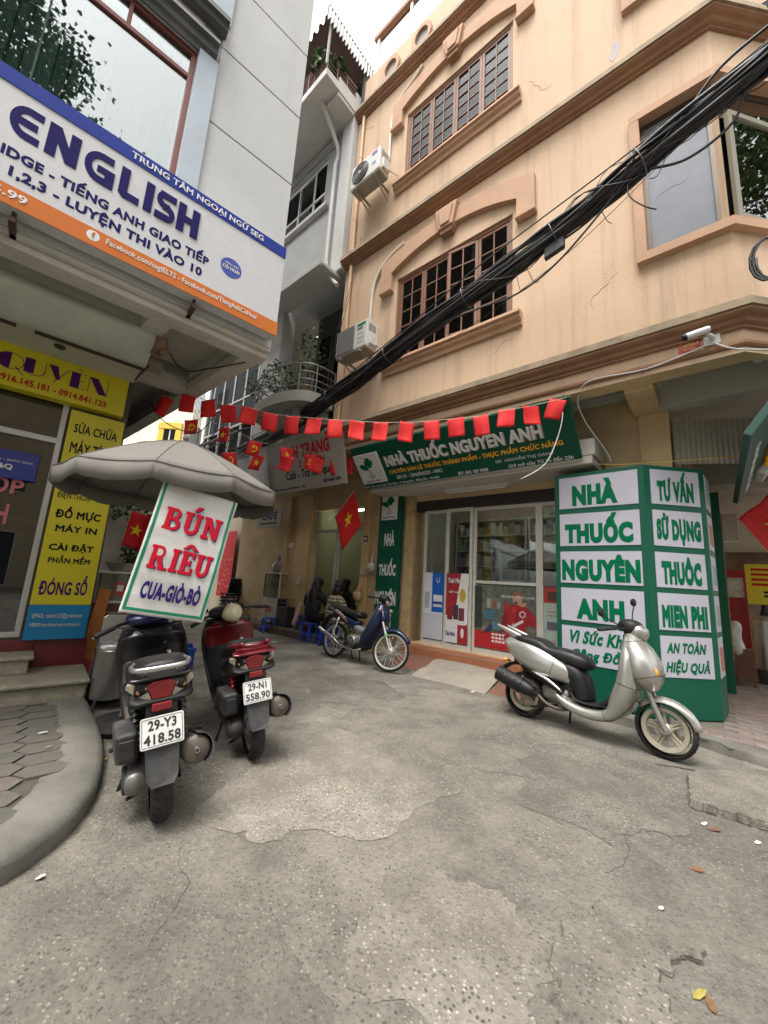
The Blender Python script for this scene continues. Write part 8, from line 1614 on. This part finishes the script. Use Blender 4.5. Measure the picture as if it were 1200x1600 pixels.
t = thing('wall_fan_unit', 'white air conditioner under the soffit far along the right pavement', 'air conditioner', 'P', (.1, 8.6, 2.3)); b = MB(); b.box(-.28, .35, 8.5, 8.8, 2.3, 2.75); obj('casing', b, acw, t, bevel=.01); b = MB(); b.box(-.2, .15, 8.49, 8.5, 2.36, 2.68); obj('grille', b, mat('fan dark', (.03, .03, .03)), t)
WS = thing('side_row', 'ochre shop row along the right pavement with a pale soffit', 'building', 'P', (-.2, 11, 0)); b = MB(); b.box(-.28, -.2, 8.0, 18, 0, 3.9); obj('wall', b, ochre, WS); b = MB(); b.box(-.2, 2.4, 7.8, 18, 3.0, 3.1); obj('soffit', b, soffm, WS); b = MB(); b.box(-.2, 3.5, 17.8, 18, 0, 3.0); obj('end_wall', b, mat('far shop', (.2, .14, .1), .8, var=.5, vs=1.5), WS)
t = thing('wooden_box', 'brown wooden box with a cloth on the right pavement', 'box', 'P', (.22, 8.7, .08)); b = MB(); b.box(.12, .38, 8.2, 8.5, .2, .62); obj('crate_body', b, mat('brown laminate', (.12, .05, .03)), t, bevel=.006); 
for x in (.14, .33): b = MB(); b.box(x, x + .03, 8.22, 8.25, .08, .2); obj('leg', b, mat('brown laminate', (.12, .05, .03)), t)
b = MB(); b.ell((.16, 8.3, .75), (.12, .14, .28), 14, 10); b.map(lambda x, y, z: (x + .03 * sin(z * 14), y + .02 * sin(z * 20), z)); obj('cloth', b, mat('pale cloth', (.45, .44, .38), .8, var=.3, vs=9), t, smooth=180)
t = thing('steel_drum', 'stainless drum beside the wooden box on the right pavement', 'drum', 'P', (.55, 8.7, .08)); b = MB(); b.lathe([(0, 0), (.15, 0), (.15, .75), (.16, .76), (.15, .78), (.05, .82), (0, .82)], 24, (.55, 8.9, .3)); obj('drum_body', b, silver_st, t, smooth=40); b = MB(); b.lathe([(.1, 0), (.12, .0), (.16, .22), (.13, .22)], 12, (.55, 8.9, .08)); obj('stand', b, gm, t, smooth=40)
t = thing('red_shelf', 'red goods shelf behind the steel drum', 'shelf', 'P', (.3, 9.6, .08)); b = MB(); b.box(.0, .42, 9.6, 9.9, .08, 1.9); obj('carcass', b, mat('red goods', (.3, .02, .02), .5, var=.6, vs=6), t, bevel=.01); b = MB(); b.box(.05, .38, 9.585, 9.6, 1.4, 1.75); obj('goods_row', b, mat('pale goods', (.5, .48, .42), .5, var=.5, vs=10), t)
# stall goods on the right pavement: each box its own thing
gr_ = random.Random(61); gcols = [('red', (.3, .03, .03)), ('white', (.5, .5, .47)), ('brown', (.2, .12, .06)), ('yellow', (.5, .38, .05)), ('green', (.05, .16, .08)), ('blue', (.04, .1, .3)), ('orange', (.45, .17, .03)), ('grey', (.22, .22, .22))]
for k, (cn, c) in enumerate(gcols):
    w_, d_, h_ = gr_.uniform(.16, .26), .2, gr_.uniform(.14, .3); x = .55 + (k % 4) * .27; z = .08 if k < 4 else .42; y = 9.9
    t = thing('goods_carton', '%s goods carton stacked on the right pavement behind the steel drum' % cn, 'carton', 'P', (x, y, z), group='cartons of the right hand stall'); b = MB(); b.box(x - w_ / 2, x + w_ / 2, y - d_ / 2, y + d_ / 2, z, z + h_ + (.03 if k < 4 and False else 0)); obj('carton_body', b, mat('carton ' + cn, c, .6, var=.4, vs=9), t, bevel=.006); b = MB(); b.box(x - .03, x + .03, y - d_ / 2 - .003, y - d_ / 2 - .0005, z + .02, z + h_ - .02); obj('carton_label', b, white_p, t)
    if k < 4: b = MB(); b.box(x - .12, x + .12, y - .1, y + .1, z + h_ + .002, .415); obj('carton_tray', b, mat('carton tray', (.12, .08, .05), .7), t)
t = thing('blue_bag', 'blue plastic bag on the right pavement', 'bag', 'P', (1.0, 8.4, .08)); b = MB(); b.ell((1.0, 8.6, .33), (.18, .16, .22), 14, 10); b.map(lambda x, y, z: (x + .02 * sin(z * 30), y, z + .015 * sin(x * 40))); obj('bag_body', b, mat('blue poly bag', (.02, .12, .42), .3, var=.3, vs=9), t, smooth=180); b = MB(); b.tube([(1.0, 8.6, .5), (1.03, 8.6, .66)], [.06, .02], 8); obj('bag_neck', b, mat('blue poly bag', (.02, .12, .42)), t, smooth=180)
JS = [(0, 0, .95, .15, .1), (0, 0, 1.2, .14, .1), (0, 0, 1.4, .16, .1), (0, 0, 1.48, .1, .08), (0, 0, 1.56, .05), (0, 0, 1.64, .075, .09), (0, 0, 1.72, .075, .09), (-.19, 0, 1.44, .055), (-.24, 0, 1.15, .045), (-.23, .08, .9, .035), (.19, 0, 1.44, .055), (.24, 0, 1.15, .045), (.23, .08, .9, .035), (-.09, 0, .88, .1), (-.1, .02, .48, .075), (-.1, 0, .08, .055), (-.1, .12, .04, .04), (.09, 0, .88, .1), (.1, .02, .48, .075), (.1, 0, .08, .055), (.1, .12, .04, .04)]
ES_ = [(0, 1), (1, 2), (2, 3), (3, 4), (4, 5), (5, 6), (3, 7), (7, 8), (8, 9), (3, 10), (10, 11), (11, 12), (0, 13), (13, 14), (14, 15), (15, 16), (0, 17), (17, 18), (18, 19), (19, 20)]
person('person in dark trousers standing behind the yellow sign at the right edge', 'W', (8.0, 8.0, .08), .3, JS, ES_, 0, mat('dark denim', (.03, .032, .04), .85), hairk, [((0, -.01, 1.75), (.095, .11, .1))])

# plants
leafm = [mat('leaf %d' % i, c, .6, var=.3, vs=9, spec=.25) for i, c in enumerate([(.035, .075, .02), (.05, .1, .025), (.025, .055, .02), (.075, .12, .035)])]
def foliage(parent, cx, cy, cz, rx, ry, rz, n, size, seed, name='crown', clumps=0):
    r = random.Random(seed); mbs = [MB() for _ in leafm]; cl = []
    for _ in range(clumps or 0):
        while True:
            p = (r.uniform(-1, 1), r.uniform(-1, 1), r.uniform(-1, 1))
            if sum(q * q for q in p) < 1: break
        cl.append(p)
    for i in range(n):
        if clumps:
            c = cl[r.randrange(len(cl))]; p = (c[0] + r.gauss(0, .16), c[1] + r.gauss(0, .16), c[2] + r.gauss(0, .14))
        else:
            while True:
                p = (r.uniform(-1, 1), r.uniform(-1, 1), r.uniform(-1, 1))
                if sum(q * q for q in p) < 1: break
        o = Vector((cx + p[0] * rx, cy + p[1] * ry, cz + p[2] * rz)); d = Vector((r.gauss(0, 1), r.gauss(0, 1), r.gauss(-.2, .7))).normalized(); s_ = d.cross(Vector((r.gauss(0, 1), r.gauss(0, 1), r.gauss(0, 1)))).normalized(); L_ = size * r.uniform(.6, 1.3); w_ = L_ * .32
        q = d.cross(s_) * w_ * .25
        mbs[r.randrange(len(leafm))].add([o, o + d * L_ * .45 + s_ * w_ + q, o + d * L_, o + d * L_ * .45 - s_ * w_ + q], [(0, 1, 2), (0, 2, 3)])
    for i, q in enumerate(mbs):
        if q.v: obj(name, q, leafm[i], parent, recalc=False, kind='stuff')
bark = mat('bark', (.06, .048, .035), .9, var=.3, vs=12, bump=.5, bs=20)
def plant(name, label, fr, x, y, z, r, h, n, size, seed, pot=True, group=None):
    t = thing(name, label, 'plant', fr, (x, y, z), group=group)
    if pot: b = MB(); b.lathe([(0, 0), (.1, 0), (.14, .2), (.15, .2), (.13, .18), (0, .18)], 18, (x, y, z)); obj('flower_pot', b, mat('clay pot', (.2, .1, .06), .8), t, smooth=40)
    for k in range(4): a = k * 1.7; b = MB(); b.tube([(x, y, z + .15), (x + r * .3 * cos(a), y + r * .3 * sin(a), z + h * .5), (x + r * .7 * cos(a), y + r * .7 * sin(a), z + h)], [.012, .008, .004], 5); obj('stem', b, bark, t, smooth=60)
    foliage(t, x, y, z + .15 + h * .6, r, r, h * .5, n, size, seed)
G_ = 'balcony plants'
plant('balcony_plant', 'leafy shrub on the curved first floor balcony', 'P', -6.75, 4.2, 4.76, .4, .75, 300, .09, 1, group=G_); plant('balcony_plant', 'sparse tall plant at the right of the curved balcony', 'P', -6.0, 4.4, 4.76, .3, 1.5, 140, .1, 2, group=G_); plant('balcony_plant', 'small trailing plant at the left of the curved balcony beside the white column', 'P', -7.6, 4.2, 4.9, .3, .7, 130, .09, 3, False, group=G_)
plant('balcony_plant', 'bright fern on the top floor balcony corner', 'P', -5.75, 3.85, 11.85, .35, .45, 240, .16, 4, group=G_); plant('balcony_plant', 'plant on the top floor balcony next to the white building edge', 'P', -7.2, 3.9, 11.8, .5, .6, 300, .16, 5, group=G_); plant('balcony_plant', 'creeper on the mossy terrace wall', 'P', -5.5, 4.9, 11.9, .3, .9, 200, .1, 6, False, group=G_)
plant('alley_plant', 'leafy plant growing along the alley wall', 'L', 1.9, 10.6, .6, .6, 1.7, 700, .13, 7, True); plant('alley_plant', 'climbing plant over the diamond plaque on the alley wall', 'L', 1.2, 11.3, 2.2, .7, .8, 350, .12, 8, False)
t = thing('alley_motorbike', 'dark parked motorbike deep in the alley behind the stall', 'motorbike', 'L', (1.9, 9.8, 0)); b = MB(); b.tube([(1.9 + .28 * cos(a), 9.6, .28 + .28 * sin(a)) for a in [2 * pi * k / 20 for k in range(20)]], .04, 8, closed=True); obj('wheel', b, rubber, t, smooth=180); b = MB(); b.sweep([(1.7, .5, .1, .1, 2.4), (1.9, .75, .14, .16, 2.4), (2.0, 1.0, .1, .08, 2.4)], 4, 14, y0=9.8); obj('body', b, blackpl, t, smooth=180); b = MB(); b.tube([(1.65, 9.75, 1.05), (2.25, 9.75, 1.1)], .015, 6); obj('handlebar', b, blackpl, t, smooth=60)

# street trees across the road: they show as reflections in the windows
def street_tree(label, x, y, cx, cy, cz, r, seed, n=11000):
    t = thing('street_tree', label, 'tree', 'W', (x, y, 0), group='street trees reflected in the windows')
    b = MB(); b.tube(catmull([(x, y, 0), (x + .1, y, 2.5), ((x + cx) / 2, (y + cy) / 2, cz - r * 1.3), (cx, cy, cz)], 4), [.24, .23, .22, .21, .2, .19, .18, .17, .15, .13, .11, .09, .07], 10); tk = obj('trunk', b, bark, t, smooth=180)
    rr = random.Random(seed)
    for k in range(9):
        a = rr.uniform(0, 2 * pi); e_ = rr.uniform(-.2, .8); b = MB(); s_ = Vector((cx, cy, cz - r * rr.uniform(.2, .9))); d_ = Vector((cos(a), sin(a), e_)) * r * .9; b.tube([s_, s_ + d_ * .5 + Vector((0, 0, .1)), s_ + d_], [.07, .04, .015], 6); obj('limb', b, bark, tk, smooth=180)
    foliage(t, cx, cy, cz, r, r, r * .85, n, .13, seed, 'crown', 60)
street_tree('leafy street tree mirrored in the left building window', -.4, -5.2, -.5, -3.9, 11.4, 1.75, 21)
street_tree('farther street tree mirrored low in the left building window', 3.6, -8.5, 3.6, -6.6, 13.2, 1.8, 22)
street_tree('street tree mirrored in the bay window glass', 9.4, -.6, 8.9, .3, 11.6, 2.2, 23)

# houses across the street, behind the viewer: they close the street and show in the shop glass
def far_house(label, x0, x1, y, h, col, seed):
    t = thing('house_across', label, 'house', 'W', ((x0 + x1) / 2, y, 0), group='houses across the street'); m = mat('facade ' + str(seed), col, .85, var=.1, vs=.8)
    b = MB(); b.box(x0, x1, y - 6, y, 0, h); obj('wall', b, m, t); b = MB(); b.box(x0 - .1, x1 + .1, y - 6, y + .35, h + .002, h + .2); obj('roof_slab', b, m, t)
    n = max(2, int((x1 - x0) / 2.2))
    for k in range(int(h // 3.2)):
        for i in range(n):
            cx = x0 + (i + .5) * (x1 - x0) / n; z = 1.0 + k * 3.2 if k else .1; w_ = .65
            b = MB(); b.box(cx - w_, cx + w_, y, y + .06, z, z + 1.7 if k else 2.5); fr_ = obj('window_frame', b, upvc, t); b = MB(); b.box(cx - w_ + .07, cx + w_ - .07, y + .05, y + .07, z + .07, (z + 1.7 if k else 2.5) - .07); obj('pane', b, mat('far dark glass', (.03, .035, .04), .1), fr_)
far_house('cream house across the street behind the viewer', -13, -4.2, -11, 9.6, (.62, .56, .45), 1)
far_house('grey house across the street behind the viewer', -4.1, 4, -11.4, 11, (.55, .55, .54), 2)
far_house('ochre house across the street behind the viewer', 4.1, 13, -10.8, 9, (.58, .47, .32), 3)
# the parked motorbikes
scooter('parked_scooter', 'black scooter with navy front and silver grab rail parked by the left kerb', (-1.084, 2.312, 0), 90 + 32, -8, 'black', 12)
scooter('parked_scooter', 'black and red scooter with red grab rail parked beside the black scooter', (-.836, 3.066, 0), 90 + 30, -8, 'red', 14)
_s = W3('P', -1.62, 4.33); scooter('parked_scooter', 'silver scooter with cream wheels parked in front of the green box sign', (_s.x, _s.y, 0), math.degrees(AP) - 5, -6, 'silver', -3)
_s = W3('P', -4.98, 4.68); underbone('parked_motorbike', 'navy blue motorbike with wire wheels parked before the vertical green sign', (_s.x, _s.y, 0), math.degrees(AP) - 1, -7, 22)
